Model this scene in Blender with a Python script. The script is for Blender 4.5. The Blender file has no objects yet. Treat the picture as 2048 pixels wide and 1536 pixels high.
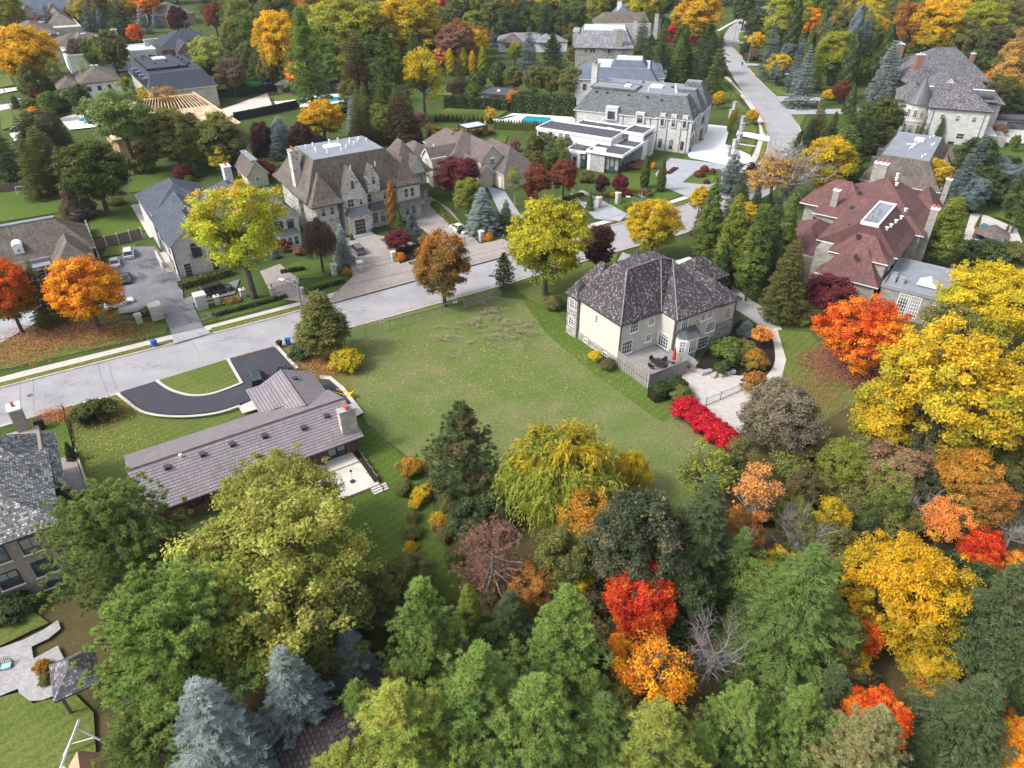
import bpy, math, random
import numpy as np
from math import sin, cos, pi, radians, hypot, atan2
sc = bpy.context.scene
COL = sc.collection
# ---------------------------------------------------------------- camera
CH, PITCH, FPX = 55.0, radians(34.3), 1420.0
cam = bpy.data.cameras.new('camera'); camo = bpy.data.objects.new('camera', cam); COL.objects.link(camo)
camo.location = (0, 0, CH); camo.rotation_euler = (radians(90) - PITCH, 0, 0)
cam.sensor_fit = 'HORIZONTAL'; cam.sensor_width = 36; cam.lens = 36 * FPX / 2048
cam.clip_start = .5; cam.clip_end = 3000
sc.camera = camo
# ---------------------------------------------------------------- light: bright overcast with a weak veiled sun
SUN_EL, SUN_AZ = radians(46), radians(250)      # azimuth measured from +Y clockwise
w = bpy.data.worlds.new('World'); sc.world = w; w.use_nodes = True
nt = w.node_tree; nt.nodes.clear()
sky = nt.nodes.new('ShaderNodeTexSky'); sky.sky_type = 'NISHITA'; sky.sun_disc = False
sky.sun_elevation = SUN_EL; sky.sun_rotation = SUN_AZ; sky.air_density = 1.0; sky.dust_density = 4.0; sky.ozone_density = 1.0
hs = nt.nodes.new('ShaderNodeHueSaturation'); hs.inputs['Saturation'].default_value = .5
bgn = nt.nodes.new('ShaderNodeBackground'); bgn.inputs[1].default_value = .15
wo = nt.nodes.new('ShaderNodeOutputWorld')
nt.links.new(sky.outputs[0], hs.inputs['Color']); nt.links.new(hs.outputs[0], bgn.inputs[0]); nt.links.new(bgn.outputs[0], wo.inputs[0])
sl = bpy.data.lights.new('sun', 'SUN'); sl.energy = 1.4; sl.angle = radians(11); sl.color = (1, .975, .94)
so = bpy.data.objects.new('sun', sl); COL.objects.link(so)
so.rotation_euler = (radians(90) - SUN_EL, 0, -SUN_AZ + pi)
so.rotation_euler = (radians(90) - SUN_EL, 0, pi - SUN_AZ)
sc.view_settings.view_transform = 'Standard'; sc.view_settings.look = 'None'; sc.view_settings.gamma = 1
sc.view_settings.exposure = 1.0; sc.view_settings.use_curve_mapping = False
sc.cycles.max_bounces = 5; sc.cycles.diffuse_bounces = 3; sc.cycles.glossy_bounces = 2; sc.cycles.transmission_bounces = 2
sc.cycles.transparent_max_bounces = 12; sc.cycles.use_denoising = True; sc.cycles.use_adaptive_sampling = False
# ---------------------------------------------------------------- frames
CP, SP = cos(PITCH), sin(PITCH)
def W(u, v, z=0.):                   # photo pixel (2048 wide) on the level z -> world x, y
    x = (u - 1024) / FPX; y = -(v - 768) / FPX
    dy = CP + y * SP; dz = -SP + y * CP
    t = (z - CH) / dz
    return x * t, dy * t
def depth(x, y, z): return y * CP - (z - CH) * SP
ANG = radians(33)
def ST(s, t, a=ANG): return s * cos(a) - t * sin(a), s * sin(a) + t * cos(a)
# ---------------------------------------------------------------- tags
def tag(o, label=None, cat=None, group=None, kind=None):
    if label: o['label'] = label
    if cat: o['category'] = cat
    if group: o['group'] = group
    if kind: o['kind'] = kind
    return o
def empty(name, loc=(0, 0, 0), rz=0, label=None, cat=None, group=None):
    o = bpy.data.objects.new(name, None); COL.objects.link(o); o.location = loc; o.rotation_euler = (0, 0, rz)
    return tag(o, label, cat, group)
def link(name, me, parent=None, mat=None):
    o = bpy.data.objects.new(name, me); COL.objects.link(o)
    if parent is not None: o.parent = parent
    if mat is not None and not me.materials: me.materials.append(mat)
    return o
# ---------------------------------------------------------------- mesh collector
class MB:
    def __init__(s): s.v = []; s.f = []
    def poly(s, pts):
        n = len(s.v); s.v += [tuple(p) for p in pts]; s.f.append(tuple(range(n, n + len(pts))))
    def box(s, x0, x1, y0, y1, z0, z1):
        if x0 > x1: x0, x1 = x1, x0
        if y0 > y1: y0, y1 = y1, y0
        n = len(s.v)
        s.v += [(x0, y0, z0), (x1, y0, z0), (x1, y1, z0), (x0, y1, z0), (x0, y0, z1), (x1, y0, z1), (x1, y1, z1), (x0, y1, z1)]
        for f in ((0, 3, 2, 1), (4, 5, 6, 7), (0, 1, 5, 4), (1, 2, 6, 5), (2, 3, 7, 6), (3, 0, 4, 7)): s.f.append(tuple(n + i for i in f))
    def rbox(s, cx, cy, w, d, z0, z1, a=0):     # box turned by a about its centre
        c, q = cos(a), sin(a)
        P = [(cx + x * c - y * q, cy + x * q + y * c) for x, y in ((-w/2, -d/2), (w/2, -d/2), (w/2, d/2), (-w/2, d/2))]
        s.prism(P, z0, z1)
    def prism(s, P, z0, z1):
        a = sum(P[i][0] * P[(i + 1) % len(P)][1] - P[(i + 1) % len(P)][0] * P[i][1] for i in range(len(P)))
        if a < 0: P = P[::-1]
        n = len(s.v); k = len(P)
        s.v += [(x, y, z0) for x, y in P] + [(x, y, z1) for x, y in P]
        s.f.append(tuple(n + i for i in range(k))[::-1]); s.f.append(tuple(n + k + i for i in range(k)))
        for i in range(k): j = (i + 1) % k; s.f.append((n + i, n + j, n + k + j, n + k + i))
    def tube(s, P, R, n=6, cap=True):
        if not hasattr(R, '__len__'): R = [R] * len(P)
        b = len(s.v); m = len(P)
        for i, (p, r) in enumerate(zip(P, R)):
            q0 = P[max(i - 1, 0)]; q1 = P[min(i + 1, m - 1)]
            d = np.array(q1, float) - np.array(q0, float); d /= (np.linalg.norm(d) + 1e-9)
            a = np.array((0, 0, 1.)) if abs(d[2]) < .9 else np.array((1., 0, 0))
            e1 = np.cross(d, a); e1 /= np.linalg.norm(e1); e2 = np.cross(d, e1)
            for k in range(n):
                t = 2 * pi * k / n; w_ = np.array(p) + r * (cos(t) * e1 + sin(t) * e2); s.v.append(tuple(w_))
        for i in range(m - 1):
            for k in range(n):
                j = (k + 1) % n; s.f.append((b + i*n + k, b + i*n + j, b + (i+1)*n + j, b + (i+1)*n + k))
        if cap: s.f.append(tuple(b + k for k in range(n))[::-1]); s.f.append(tuple(b + (m-1)*n + k for k in range(n)))
    def bar(s, p, q, r=.03): s.tube([p, q], r, 4)
    def cyl(s, x, y, r, z0, z1, n=12, r2=None): s.tube([(x, y, z0), (x, y, z1)], [r, r if r2 is None else r2], n)
    def frus(s, a, z0, b, z1, bottom=False, top=True):    # rect a (x0,x1,y0,y1) at z0 up to rect b at z1
        A = [(a[0], a[2], z0), (a[1], a[2], z0), (a[1], a[3], z0), (a[0], a[3], z0)]
        B = [(b[0], b[2], z1), (b[1], b[2], z1), (b[1], b[3], z1), (b[0], b[3], z1)]
        for i in range(4):
            j = (i + 1) % 4; q = [A[i], A[j], B[j], B[i]]
            if hypot(B[i][0]-B[j][0], B[i][1]-B[j][1]) < .02: q = [A[i], A[j], B[i]]
            s.poly(q)
        if top and b[1] - b[0] > .05 and b[3] - b[2] > .05: s.poly(B)
        if bottom: s.poly(A[::-1])
    def mesh(s, name, smooth=False):
        me = bpy.data.meshes.new(name); me.from_pydata(s.v, [], s.f); uvs(me)
        if smooth: me.polygons.foreach_set('use_smooth', [True] * len(me.polygons))
        return me
    def build(s, name, mat, parent=None, smooth=False):
        if not s.v: return None
        me = s.mesh(name, smooth); me.materials.append(mat)
        return link(name, me, parent)
def uvs(me):
    n = len(me.polygons)
    if not n: return
    co = np.empty(len(me.vertices) * 3); me.vertices.foreach_get('co', co); co = co.reshape(-1, 3)
    me.update(); nr = np.empty(n * 3); me.polygons.foreach_get('normal', nr); nr = nr.reshape(-1, 3)
    tot = np.empty(n, int); me.polygons.foreach_get('loop_total', tot)
    li = np.empty(len(me.loops), int); me.loops.foreach_get('vertex_index', li)
    N = np.repeat(nr, tot, 0); P = co[li]
    U = np.stack([-N[:, 1], N[:, 0], np.zeros(len(N))], 1); L = np.linalg.norm(U, axis=1); flat = L < .02
    U[flat] = (1, 0, 0); L[flat] = 1; U /= L[:, None]; V = np.cross(N, U)
    uv = np.stack([(P * U).sum(1), (P * V).sum(1)], 1)
    me.uv_layers.new(name='UVMap').data.foreach_set('uv', uv.ravel())
# ---------------------------------------------------------------- materials
class NT:
    def __init__(s, name, rough=.8, spec=.2, metal=0):
        s.m = bpy.data.materials.new(name); s.m.use_nodes = True; s.t = s.m.node_tree; s.n = s.t.nodes
        s.b = s.n['Principled BSDF']; s.b.inputs['Roughness'].default_value = rough
        s.b.inputs['Specular IOR Level'].default_value = spec; s.b.inputs['Metallic'].default_value = metal
    def add(s, k, **kw):
        x = s.n.new(k)
        for a, b in kw.items(): setattr(x, a, b)
        return x
    def L(s, a, b): s.t.links.new(a, b)
    def uv(s, scale=None):
        x = s.add('ShaderNodeUVMap').outputs[0]
        if scale:
            mp = s.add('ShaderNodeMapping'); mp.inputs['Scale'].default_value = scale; s.L(x, mp.inputs[0]); x = mp.outputs[0]
        return x
    def obj(s): return s.add('ShaderNodeTexCoord').outputs['Object']
    def noise(s, vec, scale, detail=4, rough=.6):
        x = s.add('ShaderNodeTexNoise'); x.inputs['Scale'].default_value = scale; x.inputs['Detail'].default_value = detail; x.inputs['Roughness'].default_value = rough
        if vec is not None: s.L(vec, x.inputs['Vector'])
        return x.outputs[0]
    def ramp(s, fac, stops, interp='LINEAR'):
        x = s.add('ShaderNodeValToRGB'); x.color_ramp.interpolation = interp; e = x.color_ramp.elements
        while len(e) > 1: e.remove(e[0])
        e[0].position = stops[0][0]; e[0].color = (*stops[0][1], 1)
        for p, c in stops[1:]: q = e.new(p); q.color = (*c, 1)
        s.L(fac, x.inputs[0]); return x.outputs[0]
    def mix(s, fac, a, b, mode='MIX'):
        x = s.add('ShaderNodeMix', data_type='RGBA', blend_type=mode)
        for q, i in ((fac, 0), (a, 6), (b, 7)):
            if hasattr(q, 'type') and hasattr(q, 'node'): s.L(q, x.inputs[i])
            elif i == 0: x.inputs[0].default_value = q
            else: x.inputs[i].default_value = (*q, 1)
        return x.outputs[2]
    def math(s, op, a, b=0., clamp=False):
        x = s.add('ShaderNodeMath', operation=op); x.use_clamp = clamp
        for q, i in ((a, 0), (b, 1)):
            if hasattr(q, 'node'): s.L(q, x.inputs[i])
            else: x.inputs[i].default_value = q
        return x.outputs[0]
    def bump(s, h, dist=.02, strength=.6):
        x = s.add('ShaderNodeBump'); x.inputs['Distance'].default_value = dist; x.inputs['Strength'].default_value = strength
        s.L(h, x.inputs['Height']); s.L(x.outputs[0], s.b.inputs['Normal'])
    def col(s, c):
        if hasattr(c, 'node'): s.L(c, s.b.inputs['Base Color'])
        else: s.b.inputs['Base Color'].default_value = (*c, 1)
        return s.m
def decal(name, lo, hi, cut=.5, amt=.6, sc_=1.3):
    a = NT(name, .9, .1); p = a.add('ShaderNodeNewGeometry').outputs['Position']; n = a.noise(p, sc_, 8, .72); a.col(a.ramp(a.noise(p, 2.5, 4), [(.3, lo), (.7, hi)]))
    tr = a.add('ShaderNodeBsdfTransparent'); mx = a.add('ShaderNodeMixShader'); a.L(a.ramp(n, [(cut - .03, (0,) * 3), (cut + .06, (amt,) * 3)]), mx.inputs[0]); a.L(tr.outputs[0], mx.inputs[1]); a.L(a.b.outputs[0], mx.inputs[2]); a.L(mx.outputs[0], a.n['Material Output'].inputs[0]); return a.m
def plain(name, c, rough=.7, spec=.3, metal=0, var=.12, sc_=.9):
    a = NT(name, rough, spec, metal); n = a.noise(a.obj(), sc_, 5)
    k = [tuple(x * f for x in c) for f in (1 - var * 1.6, 1 + var)]
    return a.col(a.ramp(n, [(.3, k[0]), (.7, k[1])]))
def rgb(h):          # '#rrggbb' sRGB -> linear
    v = [int(h[i:i+2], 16) / 255 for i in (1, 3, 5)]
    return tuple(x / 12.92 if x < .04045 else ((x + .055) / 1.055) ** 2.4 for x in v)
def bricks(name, stops, bw, bh, mortar, ms=.012, rough=.85, bump=.01, big=.25, off=.5, joint_dark=None, spec=.2, line=None):
    """courses of units bw x bh metres, each unit takes its colour from the ramp 'stops'; weathering on top"""
    a = NT(name, rough, spec); uv = a.uv()
    br = a.add('ShaderNodeTexBrick'); br.offset = off
    for k, v in (('Scale', 1.), ('Mortar Size', ms), ('Mortar Smooth', .1), ('Bias', 0.), ('Brick Width', bw), ('Row Height', bh)): br.inputs[k].default_value = v
    br.inputs['Color1'].default_value = (0, 0, 0, 1); br.inputs['Color2'].default_value = (1, 1, 1, 1); br.inputs['Mortar'].default_value = (.5, .5, .5, 1)
    a.L(uv, br.inputs['Vector'])
    c = a.ramp(br.outputs['Color'], stops)
    n1 = a.noise(uv, .35, 5); n2 = a.noise(uv, 9, 3)
    c = a.mix(a.math('MULTIPLY', n2, .35), c, (.9, .9, .9), 'MULTIPLY')
    sh = a.ramp(n1, [(.3, (1 - big,) * 3), (.7, (1 + big * .4,) * 3)])
    c = a.mix(1., c, sh, 'MULTIPLY')
    st = a.noise(a.uv((2.2, .22, 1)), 1., 5, .7); c = a.mix(1., c, a.ramp(st, [(.35, (1 - big * .8,) * 3), (.65, (1 + big * .35,) * 3)]), 'MULTIPLY')
    c = a.mix(br.outputs['Fac'], c, mortar)
    if line:
        sx = a.add('ShaderNodeSeparateXYZ'); a.L(uv, sx.inputs[0]); fr_ = a.math('FRACT', a.math('DIVIDE', sx.outputs[1], line[0])); c = a.mix(a.math('LESS_THAN', fr_, line[1]), c, line[2])
    a.bump(a.math('SUBTRACT', a.math('MULTIPLY', br.outputs['Color'], .5), br.outputs['Fac']), bump, .7)
    return a.col(c)
M = {}
M['shingle_brown'] = bricks('brown_asphalt_shingle', [(0, (.115, .095, .08)), (1, (.2, .17, .145))], .32, .16, (.07, .06, .055), .006, big=.35)
M['shingle_taupe'] = bricks('taupe_asphalt_shingle', [(0, (.11, .085, .08)), (1, (.19, .15, .145))], .3, .15, (.08, .06, .06), .006, big=.2)
M['shingle_slate'] = bricks('blue_slate_shingle', [(0, (.05, .06, .08)), (1, (.1, .115, .145))], .35, .2, (.05, .055, .07), .006, big=.2)
M['shingle_green'] = bricks('green_grey_shingle', [(0, (.08, .09, .098)), (1, (.16, .175, .18))], .5, .25, (.06, .07, .07), .006, big=.15)
M['shingle_navy'] = bricks('dark_navy_shingle', [(0, (.035, .042, .06)), (1, (.065, .075, .1))], .35, .2, (.03, .035, .045), .006, big=.15)
M['shingle_blue'] = bricks('blue_grey_shingle', [(0, (.1, .125, .165)), (1, (.15, .175, .22))], .35, .2, (.08, .09, .11), .006, big=.15)
M['shingle_red'] = bricks('oxblood_shingle', [(0, (.125, .062, .058)), (1, (.19, .1, .095))], .3, .15, (.1, .045, .045), .006, big=.28)
M['cedar'] = bricks('mottled_cedar_shake', [(0, (.06, .05, .055)), (.5, (.095, .08, .088)), (.75, (.15, .13, .14)), (.9, (.27, .255, .27)), (1, (.4, .39, .41))], .2, .24, (.028, .022, .026), .02, bump=.03, big=.35)
M['cedar_grey'] = bricks('grey_cedar_shake', [(0, (.1, .1, .105)), (.5, (.24, .24, .235)), (.8, (.42, .42, .4)), (1, (.66, .65, .62))], .22, .26, (.07, .07, .07), .02, bump=.03, big=.35)
M['cedar_old'] = bricks('old_cedar_shake', [(0, (.09, .085, .095)), (.6, (.17, .16, .175)), (1, (.38, .37, .39))], .25, .25, (.06, .055, .06), .02, bump=.03, big=.3)
M['slate_mix'] = bricks('weathered_slate', [(0, (.15, .15, .165)), (.6, (.24, .235, .26)), (1, (.36, .35, .4))], .4, .3, (.1, .1, .12), .01, big=.3)
M['tile'] = bricks('mauve_metal_tile', [(0, (.245, .215, .23)), (1, (.305, .27, .288))], .36, .4, (.16, .135, .145), .03, bump=.03, big=.18, spec=.35, rough=.55, line=(.4, .17, (.04, .032, .036)))
M['roof_dark_tile'] = bricks('dark_clay_tile', [(0, (.05, .04, .042)), (1, (.09, .075, .075))], .5, .4, (.02, .018, .018), .05, bump=.05)
M['stone_white'] = bricks('white_rubble_stone', [(0, (.1, .1, .1)), (.1, (.36, .34, .31)), (.3, (.55, .53, .49)), (1, (.7, .68, .64))], .55, .24, (.45, .43, .4), .02, bump=.03, big=.15)
M['stone_cream'] = bricks('cream_limestone', [(0, (.42, .38, .33)), (1, (.6, .56, .5))], .7, .3, (.46, .42, .37), .01, big=.12)
M['stone_grey'] = bricks('grey_limestone', [(0, (.34, .34, .34)), (1, (.48, .48, .48))], .7, .3, (.38, .38, .38), .01, big=.12)
M['stone_taupe'] = bricks('taupe_limestone', [(0, (.26, .245, .22)), (1, (.37, .35, .31))], .7, .3, (.28, .26, .23), .01, big=.15)
M['stone_base'] = bricks('mixed_ledgestone', [(0, (.2, .19, .19)), (.5, (.38, .36, .34)), (1, (.55, .52, .48))], .7, .22, (.3, .29, .28), .02, bump=.04)
M['stone_pale'] = bricks('pale_ashlar', [(0, (.46, .45, .445)), (.5, (.55, .54, .53)), (1, (.62, .61, .6))], .9, .35, (.42, .41, .41), .02, big=.1)
M['stone_patch'] = bricks('patched_fieldstone', [(0, (.12, .12, .12)), (.18, (.3, .29, .27)), (1, (.44, .42, .38))], .6, .35, (.33, .32, .29), .03, bump=.03)
M['brick'] = bricks('pink_brown_brick', [(0, (.25, .2, .17)), (1, (.42, .36, .32))], .24, .085, (.34, .3, .27), .01)
M['brick_red'] = bricks('red_brick', [(0, (.26, .11, .08)), (1, (.36, .17, .12))], .24, .1, (.3, .2, .17), .01)
M['paver'] = bricks('interlocking_pavers', [(0, (.3, .26, .235)), (1, (.42, .375, .345))], .3, .15, (.25, .22, .2), .01, big=.12)
M['paver_grey'] = bricks('grey_pavers', [(0, (.32, .31, .31)), (1, (.42, .41, .41))], .3, .2, (.28, .27, .27), .01, big=.12)
M['wood_panel'] = bricks('cedar_panelling', [(0, (.15, .08, .055)), (1, (.24, .14, .1))], .12, 4., (.06, .035, .025), .01)
M['wood_fence'] = bricks('weathered_fence_boards', [(0, (.17, .135, .115)), (1, (.25, .205, .18))], .14, 6., (.09, .07, .06), .012, off=0)
M['wood_grey'] = bricks('grey_deck_boards', [(0, (.27, .26, .25)), (1, (.38, .37, .355))], 4., .14, (.16, .155, .15), .012)
M['ply'] = bricks('plywood_sheathing', [(0, (.56, .36, .22)), (1, (.76, .55, .38))], 2.4, 1.2, (.42, .27, .17), .012, big=.2)
M['timber'] = plain('raw_timber', (.68, .5, .33))
M['stucco'] = plain('cream_stucco', (.53, .51, .455), .9, .1, var=.05)
M['stucco_tan'] = plain('tan_stucco', (.5, .45, .36), .9, .1, var=.06)
M['stucco_white'] = plain('white_stucco', (.7, .7, .7), .9, .1, var=.05)
M['white'] = plain('white_paint', (.78, .78, .78), .5, .4, var=.04)
M['cream'] = plain('cream_trim', (.66, .61, .53), .7, .2, var=.05)
M['darktrim'] = plain('dark_gutter', (.045, .04, .045), .5, .4)
M['black'] = plain('black_metal', (.018, .018, .02), .45, .4)
M['grey_metal'] = plain('galvanised_metal', (.38, .4, .42), .4, .5, .4)
M['flat_grey'] = plain('grey_membrane_roof', (.22, .235, .27), .85, .2, var=.1, sc_=.5)
M['flat_dark'] = plain('charcoal_gravel_roof', (.09, .09, .105), .95, .1, var=.2, sc_=2.)
M['flat_light'] = plain('pale_membrane_roof', (.46, .5, .53), .6, .3, var=.1, sc_=.5)
M['copper_dark'] = plain('dark_standing_metal', (.085, .09, .1), .5, .4)
M['terracotta'] = plain('terracotta_pot', (.42, .13, .08), .8)
M['red'] = plain('red_canvas', (.45, .02, .025), .8)
M['blue'] = plain('blue_plastic', (.01, .09, .45), .4, .4)
M['bark'] = plain('bark', (.1, .08, .068), .95, .1, var=.3, sc_=6)
M['bark_grey'] = plain('pale_bark', (.26, .24, .225), .95, .1, var=.25, sc_=6)
M['tyre'] = plain('rubber', (.015, .015, .015), .8)
M['chrome'] = plain('silver_rim', (.5, .5, .52), .3, .5, .7)
M['stone_block'] = plain('armour_stone', (.36, .34, .33), .9, .1, var=.2, sc_=3)
M['soil'] = plain('dark_mulch', (.035, .028, .024), 1, 0, var=.4, sc_=5)
M['yellow'] = plain('yellow_plastic', (.75, .5, .01), .5)
M['curtain'] = plain('pale_blind', (.4, .47, .5), .8)
def glass():
    a = NT('window_glass', .08, .8); n = a.noise(a.obj(), .8, 2)
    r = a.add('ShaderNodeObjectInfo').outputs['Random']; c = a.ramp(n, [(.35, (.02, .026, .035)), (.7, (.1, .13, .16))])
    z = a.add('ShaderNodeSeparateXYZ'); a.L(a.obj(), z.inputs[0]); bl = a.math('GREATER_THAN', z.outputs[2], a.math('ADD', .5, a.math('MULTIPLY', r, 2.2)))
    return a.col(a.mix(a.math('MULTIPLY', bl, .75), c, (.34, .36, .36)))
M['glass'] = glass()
g_ = NT('car_glass', .06, .9); M['car_glass'] = g_.col((.012, .014, .018))
a = NT('car_paint', .22, .6); oi = a.add('ShaderNodeObjectInfo'); M['paint'] = a.col(oi.outputs['Color']); a.b.inputs['Coat Weight'].default_value = .6
def water():
    a = NT('pool_water', .05, .6); n = a.noise(a.obj(), 1.2, 3); a.bump(n, .03, .3)
    return a.col(a.ramp(n, [(.35, (.01, .22, .3)), (.65, (.05, .42, .5))]))
M['water'] = water()
def concrete(name, lo, hi, stain, sc_=.4):
    a = NT(name, .9, .15); o = a.obj(); n1 = a.noise(o, sc_, 6, .65); n2 = a.noise(o, 14, 3)
    c = a.ramp(n1, [(.3, stain), (.48, lo), (.7, hi)])
    return a.col(a.mix(.3, c, a.ramp(n2, [(.3, lo), (.7, hi)])))
M['road'] = concrete('weathered_road', (.29, .285, .295), (.36, .35, .36), (.23, .225, .235), .22)
M['walk'] = concrete('sidewalk_concrete', (.46, .43, .395), (.54, .51, .475), (.38, .35, .32))
M['kerb'] = concrete('kerb_concrete', (.44, .415, .39), (.52, .5, .47), (.34, .31, .28))
M['asphalt_new'] = concrete('fresh_asphalt', (.05, .052, .064), (.064, .066, .08), (.045, .047, .058))
M['asphalt_old'] = concrete('cracked_asphalt', (.155, .155, .17), (.21, .21, .225), (.09, .09, .1), .3)
M['drive_pale'] = concrete('pale_driveway', (.68, .67, .66), (.76, .75, .74), (.6, .59, .58))
M['drive_grey'] = concrete('grey_driveway', (.3, .31, .34), (.38, .39, .42), (.24, .25, .27))
M['patio'] = concrete('patio_slab', (.5, .46, .4), (.62, .59, .54), (.4, .36, .31))
def grass(name, cols, big=.05, mid=.35, fine=3.5, stripe=0, amt=.6):
    a = NT(name, .95, .05); o = a.obj()
    n1 = a.noise(o, big, 5, .65); n2 = a.noise(o, mid, 4, .7); n3 = a.noise(o, fine, 3, .8)
    c = a.ramp(n1, [(.3 + .4 * i / (len(cols) - 1), k) for i, k in enumerate(cols)])
    c = a.mix(amt * .6, c, a.ramp(n2, [(.3 + .4 * i / (len(cols) - 1), k) for i, k in enumerate(cols)]))
    c = a.mix(1., c, a.ramp(n3, [(.3, (.6,) * 3), (.7, (1.35,) * 3)]), 'MULTIPLY')
    if stripe:
        wv = a.add('ShaderNodeTexWave'); wv.inputs['Scale'].default_value = stripe; wv.inputs['Distortion'].default_value = .6; mp = a.add('ShaderNodeMapping')
        mp.inputs['Rotation'].default_value = (0, 0, .75); a.L(o, mp.inputs[0]); a.L(mp.outputs[0], wv.inputs[0])
        c = a.mix(1., c, a.ramp(wv.outputs[1], [(.2, (.93,) * 3), (.8, (1.05,) * 3)]), 'MULTIPLY')
    a.bump(n3, .05, .5)
    return a.col(c)
M['lawn'] = grass('mown_lawn', [(.08, .11, .024), (.11, .14, .034), (.145, .16, .05)], stripe=.3)
M['lawn_lush'] = grass('lush_lawn', [(.06, .1, .018), (.08, .125, .024), (.11, .145, .034)], stripe=.3)
M['ground'] = grass('rough_ground', [(.05, .05, .025), (.06, .09, .025), (.085, .12, .032)], .08, .4)
M['field'] = grass('vacant_lot_grass', [(.08, .125, .032), (.108, .148, .04), (.145, .16, .06), (.2, .175, .1)], .06, .22, 3.2, amt=.9)
M['worn'] = decal('worn_soil', (.2, .17, .11), (.27, .24, .17), .5, .42, 1.1)
M['stain'] = decal('dark_tarmac_wear', (.08, .08, .09), (.13, .13, .14), .5, .6, .9); M['ridge'] = plain('ridge_shake', (.21, .2, .21))
M['floor'] = grass('woodland_floor', [(.06, .055, .025), (.09, .075, .032), (.12, .085, .045)], .1, .6, 5)
M['turf'] = grass('artificial_turf', [(.03, .17, .04), (.035, .2, .05)], stripe=0)
M['verge'] = grass('dry_verge_grass', [(.11, .135, .03), (.14, .15, .04), (.16, .14, .05)])
# foliage: two tints per tree (crown property), mixed by patches, height and leaf
def foliage():
    a = NT('foliage', .75, .15)
    def at(nm, ty): x = a.add('ShaderNodeAttribute'); x.attribute_name = nm; x.attribute_type = ty; return x
    ca = at('tint_a', 'OBJECT'); cb = at('tint_b', 'OBJECT'); pr = at('mixing', 'OBJECT')   # mixing: (height weight, bias, patch scale)
    rn = at('leaf', 'GEOMETRY')      # x per leaf, y per clump, z height 0..1
    oi = a.add('ShaderNodeObjectInfo'); tc = a.add('ShaderNodeTexCoord')
    ad = a.add('ShaderNodeVectorMath', operation='ADD'); a.L(tc.outputs['Object'], ad.inputs[0])
    mu = a.math('MULTIPLY', oi.outputs['Random'], 37.); a.L(mu, ad.inputs[1])
    n = a.noise(ad.outputs[0], 1.5, 4)
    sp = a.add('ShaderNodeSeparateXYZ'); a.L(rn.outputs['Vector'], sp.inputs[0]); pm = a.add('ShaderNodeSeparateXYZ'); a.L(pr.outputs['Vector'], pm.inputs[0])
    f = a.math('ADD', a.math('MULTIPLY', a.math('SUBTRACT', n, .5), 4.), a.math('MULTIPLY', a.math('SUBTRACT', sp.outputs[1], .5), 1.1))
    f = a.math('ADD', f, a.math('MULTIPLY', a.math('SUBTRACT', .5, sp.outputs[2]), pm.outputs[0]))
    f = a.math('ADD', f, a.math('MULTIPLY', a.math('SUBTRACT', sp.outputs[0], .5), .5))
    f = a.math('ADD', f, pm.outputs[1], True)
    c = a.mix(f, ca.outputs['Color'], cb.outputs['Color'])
    c = a.mix(a.math('MULTIPLY', a.math('GREATER_THAN', sp.outputs[0], .9), .5), c, (.3, .2, .09))
    v = a.add('ShaderNodeHueSaturation'); a.L(c, v.inputs['Color'])
    a.L(a.math('ADD', .488, a.math('MULTIPLY', sp.outputs[0], .024)), v.inputs['Hue'])
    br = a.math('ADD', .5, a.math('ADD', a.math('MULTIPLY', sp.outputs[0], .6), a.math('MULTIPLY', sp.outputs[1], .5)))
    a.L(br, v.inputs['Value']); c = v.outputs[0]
    a.col(c)
    tr = a.add('ShaderNodeBsdfTranslucent'); a.L(c, tr.inputs[0]); mx = a.add('ShaderNodeMixShader'); mx.inputs[0].default_value = .38
    a.L(a.b.outputs[0], mx.inputs[1]); a.L(tr.outputs[0], mx.inputs[2]); a.L(mx.outputs[0], a.n['Material Output'].inputs[0])
    return a.m
M['foliage'] = foliage()
# ================================================================ plants
rng = np.random.default_rng(7)
def unit(v): return v / (np.linalg.norm(v, axis=-1, keepdims=True) + 1e-9)
def leafmesh(name, C, N, size, clump, height, asp=1.35, tri=False):
    """leaf faces centred at C with normals N; per-leaf data in the attribute 'leaf'"""
    n = len(C); N = unit(N); r = unit(rng.normal(size=(n, 3))); A = unit(np.cross(N, r)); B = np.cross(N, A)
    s = size * (.5 + 1.05 * rng.random(n) ** 1.4) if np.isscalar(size) else size
    s = np.asarray(s)[:, None]
    if tri: V = np.stack([C - A*s*.5, C + A*s*.5, C + B*s*asp], 1); k = 3
    else: V = np.stack([C - A*s*.5, C - B*s*asp*.5 , C + A*s*.5, C + B*s*asp*.5], 1); k = 4
    return rawmesh(name, V.reshape(-1, 3), k, rng.random(n), clump, height)
def bladmesh(name, P, D, W_, wid, clump, height):
    """thin blades from P along D (length included), side direction W_"""
    n = len(P); W_ = unit(W_) * (np.asarray(wid).reshape(-1, 1) if not np.isscalar(wid) else wid) * .5
    V = np.stack([P - W_, P + W_, P + D], 1)
    return rawmesh(name, V.reshape(-1, 3), 3, rng.random(n), clump, height)
def rawmesh(name, V, k, r, c, h):
    n = len(V) // k; me = bpy.data.meshes.new(name)
    me.vertices.add(len(V)); me.vertices.foreach_set('co', V.astype(np.float32).ravel())
    me.loops.add(len(V)); me.loops.foreach_set('vertex_index', np.arange(len(V), dtype=np.int32))
    me.polygons.add(n); me.polygons.foreach_set('loop_start', np.arange(0, len(V), k, dtype=np.int32))
    at = me.attributes.new('leaf', 'FLOAT_VECTOR', 'POINT')
    at.data.foreach_set('vector', np.repeat(np.stack([r, c, h], 1), k, 0).astype(np.float32).ravel())
    me.update(calc_edges=True); me.materials.append(M['foliage']); return me
def sph(n): return unit(rng.normal(size=(n, 3)))
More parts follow.
